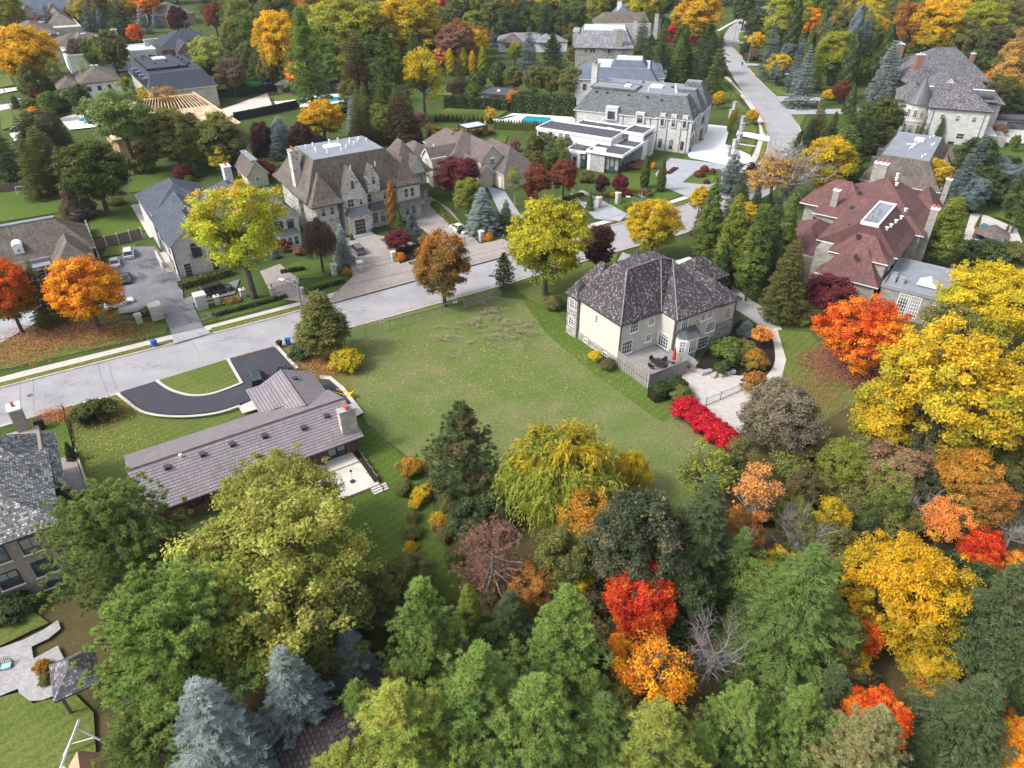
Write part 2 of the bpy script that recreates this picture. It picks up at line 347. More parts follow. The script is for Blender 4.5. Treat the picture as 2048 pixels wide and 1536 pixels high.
def limb(mb, p0, p1, r0, r1, bend=.08, n=4, sides=5):
    p0 = np.array(p0, float); p1 = np.array(p1, float); L = np.linalg.norm(p1 - p0)
    off = rng.normal(size=3) * bend * L; off[2] = abs(off[2]) * .5
    P = [tuple(p0 + (p1 - p0) * t + off * sin(pi * t)) for t in np.linspace(0, 1, n)]
    mb.tube(P, [r0 + (r1 - r0) * t for t in np.linspace(0, 1, n)], sides)
    return P
# every prototype: crown radius 1 across, height H (its own proportion); base at z=0
PROTO = {}
def deciduous(key, H=2.5, zc=.62, rz=.46, nc=95, nl=230, cr=(.17, .3), leaf=.05, lumpy=.25, fill=.25, twigs=0, topw=1., spread=1., taper=0.):
    cz = H * zc; Rz = H * rz
    # main limbs carry masses of leaf clumps; masses reach unevenly far, so the outline is uneven and gaps open between them
    nm = max(14, nc // 9); dm = sph(nm * 6); keep = []
    for q_ in dm:
        if q_[2] > -.7 and all(np.dot(q_, k_) < .965 - .012 * nm / 14 for k_ in keep): keep.append(q_)
        if len(keep) == nm: break
    dm = np.array(keep); nm = len(dm); am = 1 - lumpy * .55 + lumpy * 1.1 * rng.random(nm)
    C = []
    for i in range(nc):
        j = i % nm
        if rng.random() < fill: C.append(sph(1)[0] * (.2 + .45 * rng.random()))
        else:
            q_ = dm[j] + rng.normal(size=3) * .27; q_ = unit(q_) * (am[j] * (.66 + .3 * rng.random() ** .6)); C.append(q_)
    C = np.array(C); wz = 1 + (topw - 1) * (C[:, 2]) - taper * np.clip(C[:, 2] + .3, -.2, 1.3)
    C = C * np.stack([wz, wz, np.ones(nc)], 1) * (spread * .88, spread * .88, Rz * .88) + (0, 0, cz)
    R = cr[0] + (cr[1] - cr[0]) * rng.random(nc)
    P = []; N = []; K = []
    for i in range(nc):
        k = int(nl * (R[i] / cr[1]) ** 2 * 1.25) + 12
        q = sph(k); q[:, 2] = np.where(q[:, 2] < -.45, -q[:, 2], q[:, 2]); ph = rng.random(3) * 6
        rr = R[i] * (.3 + .72 * rng.random(k) ** .55) * (1 + .32 * np.sin(q @ (sph(1)[0] * 5) + ph[0]) + .25 * np.sin(q @ (sph(1)[0] * 8) + ph[1]))
        o = unit((C[i] - (0, 0, cz)) / (1, 1, Rz))
        P.append(C[i] + q * rr[:, None] * (1.08, 1.08, .78) + o * .02); N.append(q * .6 + (0, 0, .55) + o * .35 + rng.normal(size=(k, 3)) * .6); K.append(np.full(k, rng.random()))
    P = np.concatenate(P); N = np.concatenate(N); K = np.concatenate(K)
    h = (P[:, 2] - (cz - Rz)) / (2 * Rz)
    me = leafmesh(key + '_crown', P, N, leaf, K, np.clip(h, 0, 1))
    mb = MB(); z1 = cz - Rz * .55
    mb.tube([(0, 0, -.05), (.01, .0, z1 * .5), (0, .02, z1), (.02, 0, cz + Rz * .25)], [.085, .062, .05, .02], 7)
    for i in rng.choice(nc, min(nc, 40), replace=False):
        zz = z1 + (C[i][2] - z1) * .3 * rng.random(); zz = max(z1 * .8, min(zz, cz))
        pts = limb(mb, (0, 0, zz), C[i], .026, .007, .1, 4, 4)
        for _ in range(twigs):
            t = pts[2]; e = np.array(C[i]) + sph(1)[0] * R[i] * 1.3; limb(mb, t, e, .007, .0025, .1, 3, 3)
    PROTO.setdefault(key, []).append((me, mb.mesh(key + '_trunk'), H))
def bare(key, H=2.4, n1=16, n2=9, n3=7, spread=.95, upright=.5):
    mb = MB(); mb.tube([(0, 0, -.05), (.02, .01, H * .22), (0, 0, H * .45)], [.07, .055, .035], 6)
    for i in range(n1):
        z = H * (.16 + .3 * rng.random()); a = rng.random() * 2 * pi; el = .35 + .9 * rng.random() * upright * 1.6
        L = spread * (.7 + .35 * rng.random()); e = np.array((cos(a) * L * cos(el), sin(a) * L * cos(el), z + H * .5 * sin(el)))
        P = limb(mb, (0, 0, z), e, .03, .008, .12, 5, 5)
        for j in range(n2):
            t = P[1 + rng.integers(0, 4)]; d = unit(e - np.array((0, 0, z)) + rng.normal(size=3) * .8 + (0, 0, .5)); q = np.array(t) + d * (.2 + .35 * rng.random())
            Q = limb(mb, t, q, .011, .004, .1, 3, 3)
            for k in range(n3):
                u_ = Q[rng.integers(0, 3)]; limb(mb, u_, np.array(u_) + unit(d + rng.normal(size=3) * .7) * (.1 + .2 * rng.random()), .004, .0018, .05, 2, 3)
    PROTO.setdefault(key, []).append((None, mb.mesh(key + '_trunk'), H))
def spruce(key, H=4.2, tiers=26, per=13, dens=1., droop=.28, fl=.1, irr=.15, power=.92, wid=.02, low=.03):
    P = []; D = []; S = []; K = []; mb = MB()
    mb.tube([(0, 0, -.05), (0, 0, H * .5), (0, 0, H * .985)], [.065, .04, .006], 6)
    for i in range(tiers):
        f = (i + rng.random() * .5) / tiers; z = H * (low + (1 - low) * f ** .9)
        R = (1 - f) ** power * (1 + irr * rng.normal()) + .05
        m = max(4, int(per * (.45 + .75 * (1 - f))))
        for j in range(m):
            a = 2 * pi * (j + rng.random() * .8) / m; L = R * (.8 + .35 * rng.random()); L = min(L, 1.12)
            rise = .25 * (f - .35)
            dr = np.array((cos(a), sin(a), 0)); sd = np.array((-sin(a), cos(a), 0)); c = rng.random()
            n = max(10, int(150 * L * dens)); t = np.sqrt(rng.random(n)) * .95 + .06
            zz = z + L * (rise * t - droop * t * t * 1.1 + droop * .55 * t ** 4)
            w_ = (1 - t * .65) * .24 * (L ** .5) * (rng.random(n) * 2 - 1)
            p = dr * (t * L)[:, None] + sd * w_[:, None]; p[:, 2] += zz - np.abs(w_) * .35
            d = dr * (.5 + .3 * rng.random(n))[:, None] + sd * (np.sign(w_) * (.35 + .7 * rng.random(n)))[:, None]; d[:, 2] += -.1 + .5 * rng.normal(size=n) * .6
            P.append(p); D.append(unit(d) * (fl * (.6 + .8 * rng.random(n)))[:, None]); S.append(np.cross(d, (0, 0, 1.)) + rng.normal(size=(n, 3)) * .5); K.append(np.full(n, c))
            if L > .25 and rng.random() < .6: mb.tube([(0, 0, z), tuple(dr * L * .5 + (0, 0, z + L * (rise * .5 - droop * .27))), tuple(dr * L * .9 + (0, 0, z + L * (rise * .9 - droop * .6)))], [.014, .009, .004], 3)
    P = np.concatenate(P); D = np.concatenate(D); S = np.concatenate(S); K = np.concatenate(K)
    me = bladmesh(key + '_crown', P, D, S, wid * 1.6, K, np.clip(P[:, 2] / H, 0, 1))
    PROTO.setdefault(key, []).append((me, mb.mesh(key + '_trunk'), H))
def pine(key, H=3.2, nb=120, tuft=46, low=.16, tl=.1, shape=.75, up=.5, per=7, wid=.013, scat=.1, irr=.45):
    P = []; D = []; K = []; mb = MB(); mb.tube([(0, 0, -.05), (.01, 0, H * .5), (0, .01, H * .97)], [.06, .045, .01], 6)
    for i in range(nb):
        f = (i + .5) / nb; z = H * (low + (.97 - low) * f ** .95); a = i * 2.399 + rng.normal() * .3
        prof = min(1, (1 - f) ** shape * 1.15) * min(1, .55 + f * 2.5); L = (prof * (1.1 - irr + irr * rng.random()) + .07)
        el = -.1 + up * f + .15 * rng.normal(); dr = np.array((cos(a) * cos(el), sin(a) * cos(el), sin(el))); sd = np.array((-sin(a), cos(a), 0)); c = rng.random()
        tip = np.array((0, 0, z)) + dr * L + (0, 0, .12 * L)
        mb.tube([(0, 0, z), tuple(np.array((0, 0, z)) + dr * L * .55), tuple(tip)], [.018, .012, .004], 3)
        m = max(3, int(per * (L + .25) * 1.5))
        for j in range(m):
            t = .3 + .72 * (j + rng.random()) / m; q = np.array((0, 0, z)) + dr * L * t + (0, 0, .12 * L * t * t) + sd * (rng.random() * 2 - 1) * .3 * L * (1.15 - t * .6) + rng.normal(size=3) * scat * (.3, .3, .5)
            n = int(tuft * (.7 + .6 * rng.random())); dd = sph(n); dd[:, 2] = dd[:, 2] * .8 + .38; dd = unit(dd + dr * .35)
            P.append(q + dd * tl * .12); D.append(dd * (tl * (.75 + .5 * rng.random(n)))[:, None]); K.append(np.full(n, .5 * c + .5 * rng.random()))
    P = np.concatenate(P); D = np.concatenate(D); K = np.concatenate(K)
    me = bladmesh(key + '_crown', P, D, np.cross(D, rng.normal(size=(len(P), 3))), wid * 1.5, K, np.clip(P[:, 2] / H, 0, 1))
    PROTO.setdefault(key, []).append((me, mb.mesh(key + '_trunk'), H))
def willow(key, H=2.3):
    P = []; D = []; K = []; mb = MB(); mb.tube([(0, 0, -.05), (0, 0, H * .3)], [.1, .07], 7)
    nc = 110; d = sph(nc * 2); d = d[d[:, 2] > -.15][:nc]; nc = len(d)
    lb = sph(30); lb = lb[lb[:, 2] > -.1][:9]; la = .62 + .42 * rng.random(9); w8 = np.clip(d @ lb.T, 0, 1) ** 5; rr_ = .5 + .5 * (w8 * la).sum(1) / (w8.sum(1) + .15)
    C = d * (rr_ * (.5 + .5 * rng.random(nc)))[:, None] * (.9, .9, H * .46) + (0, 0, H * .56)
    for i in range(nc):
        if i % 3 == 0: limb(mb, (0, 0, H * .3), C[i], .03, .008, .1, 4, 4)
        c = rng.random(); o = unit(np.array((C[i][0], C[i][1], 0.)) + 1e-6)
        for j in range(40):
            q = C[i] + rng.normal(size=3) * (.09, .09, .04); hd = unit(o * .7 + rng.normal(size=3) * (.55, .55, .1)); L = .18 + .5 * rng.random() * (.4 + c); m = 11
            t = (np.arange(m) + rng.random(m)) / m
            p = q + hd * (t * .3 * L ** .5)[:, None]; p[:, 2] += .09 * np.sin(t * 2.2) - L * t ** 1.6
            dd = hd * .4 + rng.normal(size=(m, 3)) * .25 ; dd[:, 2] -= t * 1.6
            P.append(p); D.append(unit(dd) * .085); K.append(np.full(m, c * .6 + .4 * rng.random()))
    P = np.concatenate(P); D = np.concatenate(D); K = np.concatenate(K)
    me = bladmesh(key + '_crown', P, D, np.cross(D, rng.normal(size=(len(P), 3))), .024, K, np.clip(P[:, 2] / H, 0, 1))
    PROTO.setdefault(key, []).append((me, mb.mesh(key + '_trunk'), H))
def column(key, H=7., n=15000, prof=None, leaf=.085, rough=.12, up=1.2):
    """dense upright crown: faces on a lumpy tapering body, over an inner leafy core"""
    prof = prof or (lambda f: (sin(pi * min(1, (f * .8 + .12))) ** .7) * (1 - f * .35))
    f = rng.random(n) ** 1.05; a = rng.random(n) * 2 * pi; R = np.array([prof(x) for x in f])
    lump = 1 + rough * np.sin(a * 3 + f * 19) + rough * np.sin(a * 5 - f * 31 + 1) ; inn = np.where(rng.random(n) < .3, .55 + .3 * rng.random(n), .9 + .14 * rng.random(n))
    r = R * lump * inn; P = np.stack([np.cos(a) * r, np.sin(a) * r, H * (.02 + .98 * f)], 1)
    N = np.stack([np.cos(a), np.sin(a), .25 + 0 * a], 1) + rng.normal(size=(n, 3)) * .45
    K = .5 + .5 * np.sin(a * 3 + f * 23)
    me = leafmesh(key + '_crown', P, N, leaf, K * .6 + .2, f, asp=1.9)
    mb = MB(); mb.tube([(0, 0, -.05), (0, 0, H * .9)], [.12, .03], 6)
    PROTO.setdefault(key, []).append((me, mb.mesh(key + '_trunk'), H))
for _ in range(3): deciduous('maple', lumpy=.34, nc=260, nl=400, cr=(.1, .21), leaf=.034, twigs=1)
for _ in range(2): deciduous('oval', H=3.0, zc=.58, rz=.44, nc=240, nl=290, lumpy=.3, cr=(.11, .22), leaf=.04)
for _ in range(2): deciduous('broad', H=2.1, zc=.6, rz=.42, nc=420, nl=280, lumpy=.55, cr=(.07, .15), fill=.22, leaf=.025, twigs=2)
for _ in range(2): deciduous('vase', H=2.7, zc=.62, rz=.42, nc=230, nl=230, lumpy=.5, topw=1.15, cr=(.09, .19), leaf=.032)
for _ in range(2): deciduous('sparse', H=2.8, zc=.6, rz=.43, nc=150, nl=90, lumpy=.4, cr=(.12, .22), leaf=.038, twigs=5)
for _ in range(2): deciduous('thin', H=3.6, zc=.62, rz=.42, nc=70, nl=42, lumpy=.4, cr=(.15, .26), leaf=.06, twigs=6)
for _ in range(2): deciduous('shrub', H=1.35, zc=.48, rz=.5, nc=120, nl=150, lumpy=.35, cr=(.15, .28), leaf=.07)
for _ in range(2): bare('bare')
for _ in range(2): bare('bare_tall', H=3.6, n1=14, n2=8, n3=6, upright=1.)
for _ in range(2): spruce('spruce', fl=.07, dens=1.8, wid=.015)
for _ in range(2): spruce('fir', H=3.6, tiers=26, droop=.45, irr=.2, wid=.013, fl=.075, dens=2.2)
spruce('cedar', H=3.0, tiers=24, per=15, droop=.1, irr=.08, power=.6, fl=.09)
for _ in range(4): pine('pine', H=3.7, nb=112, shape=.95, low=.1, up=.75, tl=.07, tuft=46, per=10, wid=.011, scat=.1, irr=.62)
for _ in range(2): pine('scots', H=2.3, nb=125, low=.28, tl=.052, shape=.42, up=.9, tuft=52, wid=.0095, per=13, scat=.13)
pine('deadpine', H=2.0, nb=80, low=.2, tl=.07, shape=.5, up=.8, tuft=18, per=6)
willow('willow')
for _ in range(2): column('column')
column('cone', H=4.5, prof=lambda f: (1 - f) ** .75 * (.85 + .3 * min(1, f * 6)), n=14000, leaf=.075)
for _ in range(3): deciduous('poplar', H=6.4, zc=.49, rz=.5, nc=330, nl=190, cr=(.13, .26), leaf=.055, lumpy=.12, fill=.12, taper=.62, spread=1.05)
column('ball', H=1.5, n=9000, prof=lambda f: max(.02, (1 - (2 * f - 1) ** 2)) ** .5, leaf=.08, rough=.05)
PALETTE = {}
def pal(k, a, b, hw=.3, bias=.35): PALETTE[k] = (a, b, (hw, bias, 1.))
pal('green', (.1, .17, .035), (.17, .21, .04)); pal('dark', (.05, .09, .035), (.1, .135, .045)); pal('darkoak', (.06, .085, .045), (.13, .11, .06), 0, .2)
pal('pine', (.24, .31, .085), (.11, .18, .055), .8, .35); pal('pinelight', (.3, .42, .1), (.15, .27, .06), 1., .35); pal('pineyellow', (.42, .45, .09), (.2, .3, .06), .9)
pal('pinetan', (.36, .33, .15), (.18, .27, .08), .9); pal('blue', (.35, .42, .41), (.22, .28, .28), .7); pal('bluedark', (.2, .27, .28), (.11, .17, .16), .6); pal('spruce', (.11, .155, .06), (.06, .1, .045), .6)
pal('sprucelight', (.16, .25, .06), (.09, .15, .04), .6); pal('olive', (.2, .2, .055), (.11, .14, .04), .4); pal('olivebrown', (.15, .12, .05), (.09, .1, .04), .3)
pal('yellowgreen', (.36, .36, .03), (.17, .23, .03), 1.1); pal('limegold', (.52, .46, .03), (.19, .24, .03), 1.8, .5); pal('lime', (.25, .29, .045), (.14, .19, .035), .8)
pal('yellow', (.66, .49, .02), (.32, .34, .03), 1.1, .4); pal('gold', (.78, .45, .015), (.4, .33, .025), 1.2, .4); pal('goldgreen', (.68, .45, .02), (.3, .3, .03), 1.2, .45)
pal('orange', (.8, .25, .015), (.8, .42, .02), .1, .45); pal('orangepeach', (.78, .28, .08), (.72, .36, .04), .3); pal('orangegreen', (.5, .24, .03), (.18, .19, .03), 1.6, .5)
pal('redorange', (.75, .09, .015), (.8, .28, .02), .6, .5); pal('red', (.68, .035, .015), (.62, .16, .015), 1.2, .4); pal('crimson', (.6, .008, .03), (.4, .01, .035), .3); pal('magenta', (.75, .02, .06), (.6, .015, .06), .3)
pal('burgundy', (.2, .03, .045), (.1, .022, .035), .6); pal('plum', (.09, .028, .035), (.045, .018, .024), .5); pal('russet', (.26, .075, .035), (.15, .05, .03), .4); pal('rust', (.33, .17, .11), (.24, .13, .09), .3)
pal('brown', (.22, .15, .1), (.13, .1, .06), .2); pal('brownorange', (.42, .19, .04), (.17, .15, .04), 1.3, .3); pal('purplebrown', (.13, .085, .065), (.07, .05, .045), .4); pal('pinkgreen', (.3, .17, .1), (.14, .18, .05), .8)
pal('peach', (.75, .36, .1), (.6, .26, .08), .2); pal('silvergreen', (.42, .41, .09), (.2, .25, .035), 1.0, .45); pal('willowc', (.64, .47, .025), (.33, .39, .055), 3.4, 1.75); pal('pinebrown', (.1, .15, .055), (.34, .22, .13), 0, -.1); pal('greentops', (.11, .14, .03), (.05, .09, .025), 1.2)
pal('hazel', (.26, .22, .15), (.1, .1, .05), 1.6); pal('tanbare', (.4, .25, .1), (.5, .3, .05), .2); pal('locust', (.74, .47, .03), (.42, .46, .035), 3.4, 1.75); pal('hedge', (.03, .075, .02), (.05, .1, .025), .5)
pal('redgreen', (.7, .14, .02), (.22, .2, .03), 2.2, .35)
CATN = dict(maple='deciduous_tree', oval='deciduous_tree', broad='deciduous_tree', vase='deciduous_tree', sparse='thinning_tree', thin='thinning_tree', shrub='shrub', bare='bare_tree', bare_tall='bare_tree', spruce='spruce_tree', fir='fir_tree', cedar='cedar_tree', pine='pine_tree', scots='pine_tree', deadpine='dying_pine_tree', willow='willow_tree', column='columnar_tree', cone='cone_shrub', poplar='poplar_tree', ball='round_shrub')
ZC = dict(maple=.58, oval=.58, broad=.58, vase=.6, sparse=.58, thin=.56, shrub=.48, bare=.55, bare_tall=.55, spruce=.45, fir=.45, cedar=.48, pine=.52, scots=.6, deadpine=.55, willow=.5, column=.5, cone=.45, poplar=.5, ball=.5)
CROWNED = {}
cnt = {}
def plant(kind, x, y, R, asp=None, label='', pal_='green', group=None, bark='bark', z=0., part='trunk', yscale=1., cat=None, name=None):
    v = PROTO[kind]; i = cnt.get(kind, 0); cnt[kind] = i + 1; me, tr, H = v[i % len(v)]
    k = (asp * 2 / H) if asp else 1.
    rz = rng.random() * 2 * pi
    nm = name or CATN[kind]
    o = empty(nm, (x, y, z), rz if yscale == 1. else ANG, label, cat or ('shrub' if 'shrub' in nm else 'tree'), group); o.scale = (R, R * yscale, R * k)
    t = link('trunk' if 'shrub' not in nm else 'stem', tr, o, M[bark])
    if not tr.materials: tr.materials.append(M[bark])
    if t.data.materials[0] != M[bark]:
        t.material_slots[0].link = 'OBJECT'; t.material_slots[0].material = M[bark]
    if me is not None:
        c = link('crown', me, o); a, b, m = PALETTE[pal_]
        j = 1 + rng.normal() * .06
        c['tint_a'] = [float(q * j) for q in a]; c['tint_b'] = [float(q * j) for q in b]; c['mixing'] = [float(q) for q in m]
    return o
def T(kind, u, v, w, pal_, label, asp=None, group=None, **kw):
    """tree whose crown stands centred on photo pixel (u, v), w pixels across; distance and size follow from the ground it stands on"""
    H = PROTO[kind][0][2] / 2 if asp is None else asp      # height over width
    zc = 3.
    for _ in range(12):
        x, y = W(u, v, zc); R = w / 2 * depth(x, y, zc) / FPX; zc = ZC[kind] * H * 2 * R
        if zc > 40: zc = 40
    return plant(kind, x, y, R, asp, label, pal_, group, **kw)
# ================================================================ ground, roads, lawns
LZ = [0.]
def PW(P, z=0.): return [W(u, v, z) for u, v in P]
def sheet(name, pts, mat, kind='structure', label=None, cat=None, h=0., z=None, sub=0):
    """flat sheet (or slab h thick) over world points"""
    if z is None: LZ[0] += .004; z = LZ[0]
    cx = sum(p[0] for p in pts) / len(pts); cy = sum(p[1] for p in pts) / len(pts)
    a = sum(pts[i][0] * pts[(i+1) % len(pts)][1] - pts[(i+1) % len(pts)][0] * pts[i][1] for i in range(len(pts)))
    if a < 0: pts = pts[::-1]
    m = MB(); Q = [(x - cx, y - cy) for x, y in pts]
    if h: m.prism(Q, 0, h)
    else: m.poly([(x, y, 0) for x, y in Q])
    o = m.build(name, mat); o.location = (cx, cy, z); tag(o, label, cat, None, kind); return o
def smooth(P, n=6):
    P = [np.array(p, float) for p in P]; Q = []
    for i in range(len(P) - 1):
        p0 = P[max(i-1, 0)]; p1 = P[i]; p2 = P[i+1]; p3 = P[min(i+2, len(P)-1)]
        for k in range(n):
            t = k / n; Q.append(.5 * ((2*p1) + (-p0+p2)*t + (2*p0-5*p1+4*p2-p3)*t*t + (-p0+3*p1-3*p2+p3)*t**3))
    Q.append(P[-1]); return [tuple(q) for q in Q]
def strip(name, L, R, mat, h=0., kind='structure', z=None):
    if z is None: LZ[0] += .004; z = LZ[0]
    m = MB(); n = len(L)
    if h == 0:
        for i in range(n - 1): m.poly([(*R[i], 0), (*R[i+1], 0), (*L[i+1], 0), (*L[i], 0)])
    else:
        for i in range(n - 1):
            m.poly([(*R[i], h), (*R[i+1], h), (*L[i+1], h), (*L[i], h)])
            m.poly([(*R[i], 0), (*R[i+1], 0), (*R[i+1], h), (*R[i], h)]); m.poly([(*L[i+1], 0), (*L[i], 0), (*L[i], h), (*L[i+1], h)])
    o = m.build(name, mat); o.location.z = z; tag(o, kind=kind); return o
def offset(P, d):
    Q = []
    for i in range(len(P)):
        a = np.array(P[max(i-1, 0)]); b = np.array(P[min(i+1, len(P)-1)]); t = (b - a) / (np.linalg.norm(b - a) + 1e-9)
        Q.append((P[i][0] - t[1] * d, P[i][1] + t[0] * d))
    return Q
def resample(P, n):
    P = np.array(P); d = np.r_[0, np.cumsum(np.linalg.norm(np.diff(P, axis=0), axis=1))]; s = np.linspace(0, d[-1], n)
    return [(float(np.interp(q, d, P[:, 0])), float(np.interp(q, d, P[:, 1]))) for q in s]
g = MB(); g.poly([(-1500, -300, 0), (1500, -300, 0), (1500, 2200, 0), (-1500, 2200, 0)]); tag(g.build('ground', M['ground']), kind='structure')
NC = smooth(PW([(-160, 822), (28, 770), (270, 708), (520, 644), (764, 577), (1000, 513), (1235, 449), (1340, 420), (1392, 403), (1470, 368), (1520, 328), (1537, 293), (1532, 255), (1510, 215), (1475, 165), (1453, 125), (1446, 92), (1456, 62), (1482, 40), (1520, 18), (1570, -6)]))
SC = smooth(PW([(-160, 900), (0, 853), (127, 815), (237, 787), (457, 722), (549, 696), (980, 577), (1236, 502), (1374, 464), (1470, 425), (1545, 380), (1592, 330), (1603, 285), (1592, 242), (1560, 202), (1522, 165), (1492, 130), (1476, 98), (1482, 72), (1508, 48), (1545, 24), (1590, -3)]))
strip('road', resample(NC, 110), resample(SC, 110), M['road'])
strip('kerb', offset(NC, .35), offset(NC, .02), M['kerb'], .1)
strip('kerb', offset(SC, -.02), offset(SC, -.3), M['kerb'], .1)
# joints and cracks across the road
m = MB()
for a_, b_ in (((70, 842), (66, 760)), ((213, 786), (194, 726)), ((233, 781), (216, 722)), ((405, 728), (385, 684)), ((690, 595 + 50), (765, 594)), ((810, 622), (745, 585)), ((40, 826), (40, 766))):
    p, q = W(*a_), W(*b_); d = np.array(q) - np.array(p); L = np.linalg.norm(d); nrm = np.array((-d[1], d[0])) / L * .035
    K = 7; P_ = [np.array(p) + d * i / K + nrm * rng.normal() * 2.2 for i in range(K + 1)]
    for i in range(K): m.poly([(*(P_[i] - nrm), 0), (*(P_[i+1] - nrm), 0), (*(P_[i+1] + nrm), 0), (*(P_[i] + nrm), 0)])
for off in (2.6, 5.4):
    C_ = offset(resample(NC, 60), -off)[:40]
    for i in range(len(C_) - 1):
        if rng.random() < .5:
            p, q = np.array(C_[i]), np.array(C_[i+1]); d = q - p; nrm = np.array((-d[1], d[0])) / np.linalg.norm(d) * .022; m.poly([(*(p - nrm), 0), (*(q - nrm), 0), (*(q + nrm), 0), (*(p + nrm), 0)])
LZ[0] += .004; o = m.build('road_cracks', plain('crack_filler', (.2, .195, .2))); o.location.z = LZ[0]; tag(o, kind='structure')
m = MB(); x, y = W(60, 791); m.cyl(0, 0, .36, 0, .012, 16); o = m.build('manhole_cover', plain('rusty_iron', (.12, .07, .06))); o.location = (x, y, LZ[0] + .004); tag(o, 'round rusty manhole cover in the pale road near the gated brick house', 'manhole cover')
# broad grounds
sheet('grounds_lawn', PW([(-200, 770), (0, 742), (520, 622), (1000, 495), (1240, 432), (1400, 378), (1400, 330), (900, 150), (400, 120), (-300, 150), (-700, 400)]), M['ground'])
sheet('woodland_floor', PW([(-300, 1560), (-300, 1180), (60, 1240), (330, 1060), (640, 1090), (870, 1110), (985, 1010), (1310, 960), (1420, 880), (1640, 830), (1690, 690), (1620, 560), (1960, 520), (2300, 560), (2900, 1700), (900, 2600), (-600, 1800)]), M['floor'])
sheet('vacant_lot', PW([(640, 700), (690, 665), (985, 592), (1045, 600), (1180, 690), (1300, 780), (1400, 870), (1440, 900), (1420, 1000), (1180, 1060), (1000, 1010), (870, 960), (800, 900), (742, 860), (700, 780)]), M['field'])
sheet('side_lawn', PW([(1045, 600), (1090, 590), (1140, 660), (1235, 735), (1300, 785), (1345, 800), (1350, 832), (1325, 845), (1290, 822), (1180, 742), (1090, 665)]), M['lawn_lush'])
sheet('bungalow_back_lawn', PW([(726, 872), (742, 850), (790, 900), (860, 990), (900, 1120), (960, 1190), (700, 1250), (560, 1180), (560, 1000)]), M['lawn_lush'])
sheet('bungalow_lawn', PW([(127, 818), (237, 790), (300, 830), (420, 832), (480, 812), (560, 850), (300, 1030), (280, 1110), (180, 1020), (155, 920)]), M['lawn'])
sheet('roadside_lawn', PW([(549, 699), (600, 684), (690, 668), (720, 770), (690, 790), (640, 760)]), M['verge'])
sheet('road_verge', PW([(690, 657), (1000, 574), (985, 590), (692, 664)]), M['verge'])
sheet('gravel_yard', PW([(1380, 720), (1450, 740), (1560, 760), (1620, 830), (1560, 880), (1440, 860), (1370, 815), (1345, 790)]), concrete('pea_gravel', (.42, .38, .36), (.52, .48, .46), (.34, .3, .28), 1.2))
sheet('garden_bed', PW([(1390, 735), (1420, 690), (1480, 640), (1540, 660), (1555, 740), (1480, 752), (1440, 748)]), M['soil'])
C_ = smooth(PW([(1480, 600), (1530, 625), (1552, 660), (1562, 700), (1560, 735), (1535, 765), (1500, 775)])); strip('garden_path', offset(C_, .9), offset(C_, -.9), M['walk'])
sheet('right_lawn', PW([(1555, 660), (1620, 665), (1720, 800), (1640, 850), (1560, 770), (1572, 720)]), M['lawn'])
sheet('cobbled_drive', PW([(1225, 540), (1245, 505), (1290, 520), (1400, 520), (1500, 600), (1570, 640), (1540, 665), (1480, 625), (1380, 570)]), M['paver_grey'])
sheet('right_house_front_lawn', PW([(1020, 568), (1236, 506), (1232, 520), (1210, 560), (1110, 620), (1060, 600)]), M['lawn'])
# sidewalks
SWC = smooth(PW([(-160, 815), (0, 761), (260, 696), (520, 630), (740, 570), (1000, 498), (1240, 436), (1400, 385), (1470, 350), (1503, 325), (1520, 290), (1524, 255), (1508, 222), (1480, 185), (1446, 148)]))
strip('sidewalk', offset(SWC, .8), offset(SWC, -.8), M['walk'])
C_ = smooth(PW([(1436, 62), (1462, 47), (1500, 28)])); strip('sidewalk', offset(C_, .9), offset(C_, -.9), M['walk'])
def grasspatch(name, P, mat='lawn'): return sheet(name, PW(P), M[mat])
grasspatch('front_lawn', [(-60, 755), (0, 741), (330, 668), (337, 650), (230, 640), (100, 660), (0, 680), (-60, 700)])
grasspatch('verge_lawn', [(-60, 793), (0, 777), (345, 688), (340, 680), (0, 766), (-60, 782)])
grasspatch('verge_lawn', [(425, 668), (640, 612), (634, 603), (422, 657)]); grasspatch('verge_lawn', [(672, 596), (757, 574), (748, 566), (668, 588)])
grasspatch('front_lawn', [(405, 650), (574, 606), (566, 590), (395, 632)], 'lawn_lush'); grasspatch('front_lawn', [(628, 595), (738, 566), (724, 556), (640, 570), (600, 575)], 'lawn_lush')
grasspatch('front_lawn', [(600, 560), (612, 575), (680, 552), (700, 556), (620, 590), (590, 560)], 'lawn_lush')
grasspatch('front_lawn', [(805, 547), (850, 535), (900, 520), (890, 505), (850, 510), (800, 530)], 'lawn_lush'); grasspatch('front_lawn', [(965, 500), (990, 490), (1000, 480), (975, 470)], 'lawn_lush')
grasspatch('lot_lawn', [(560, 540), (590, 525), (640, 520), (690, 540), (640, 556), (590, 560)], 'lawn_lush')
grasspatch('verge_lawn', [(1340, 418), (1392, 400), (1386, 395), (1332, 411)], 'lawn_lush'); grasspatch('front_lawn', [(1280, 390), (1330, 380), (1372, 388), (1310, 412), (1240, 430), (1200, 410)], 'lawn_lush')
grasspatch('verge_lawn', [(1453, 158), (1484, 190), (1472, 190), (1450, 160)]); grasspatch('lot_lawn', [(1440, 160), (1470, 190), (1495, 225), (1470, 225), (1430, 190)])
grasspatch('front_lawn', [(1487, 242), (1503, 245), (1514, 262), (1512, 268), (1488, 262)]); grasspatch('front_lawn', [(1474, 278), (1512, 280), (1500, 308), (1472, 300)]); grasspatch('verge_lawn', [(1521, 245), (1528, 246), (1535, 268), (1527, 266)]); grasspatch('verge_lawn', [(1526, 282), (1536, 284), (1525, 316), (1516, 316)], 'verge')
grasspatch('lot_lawn', [(1368, 313), (1460, 322), (1460, 332), (1368, 322)], 'lawn_lush')
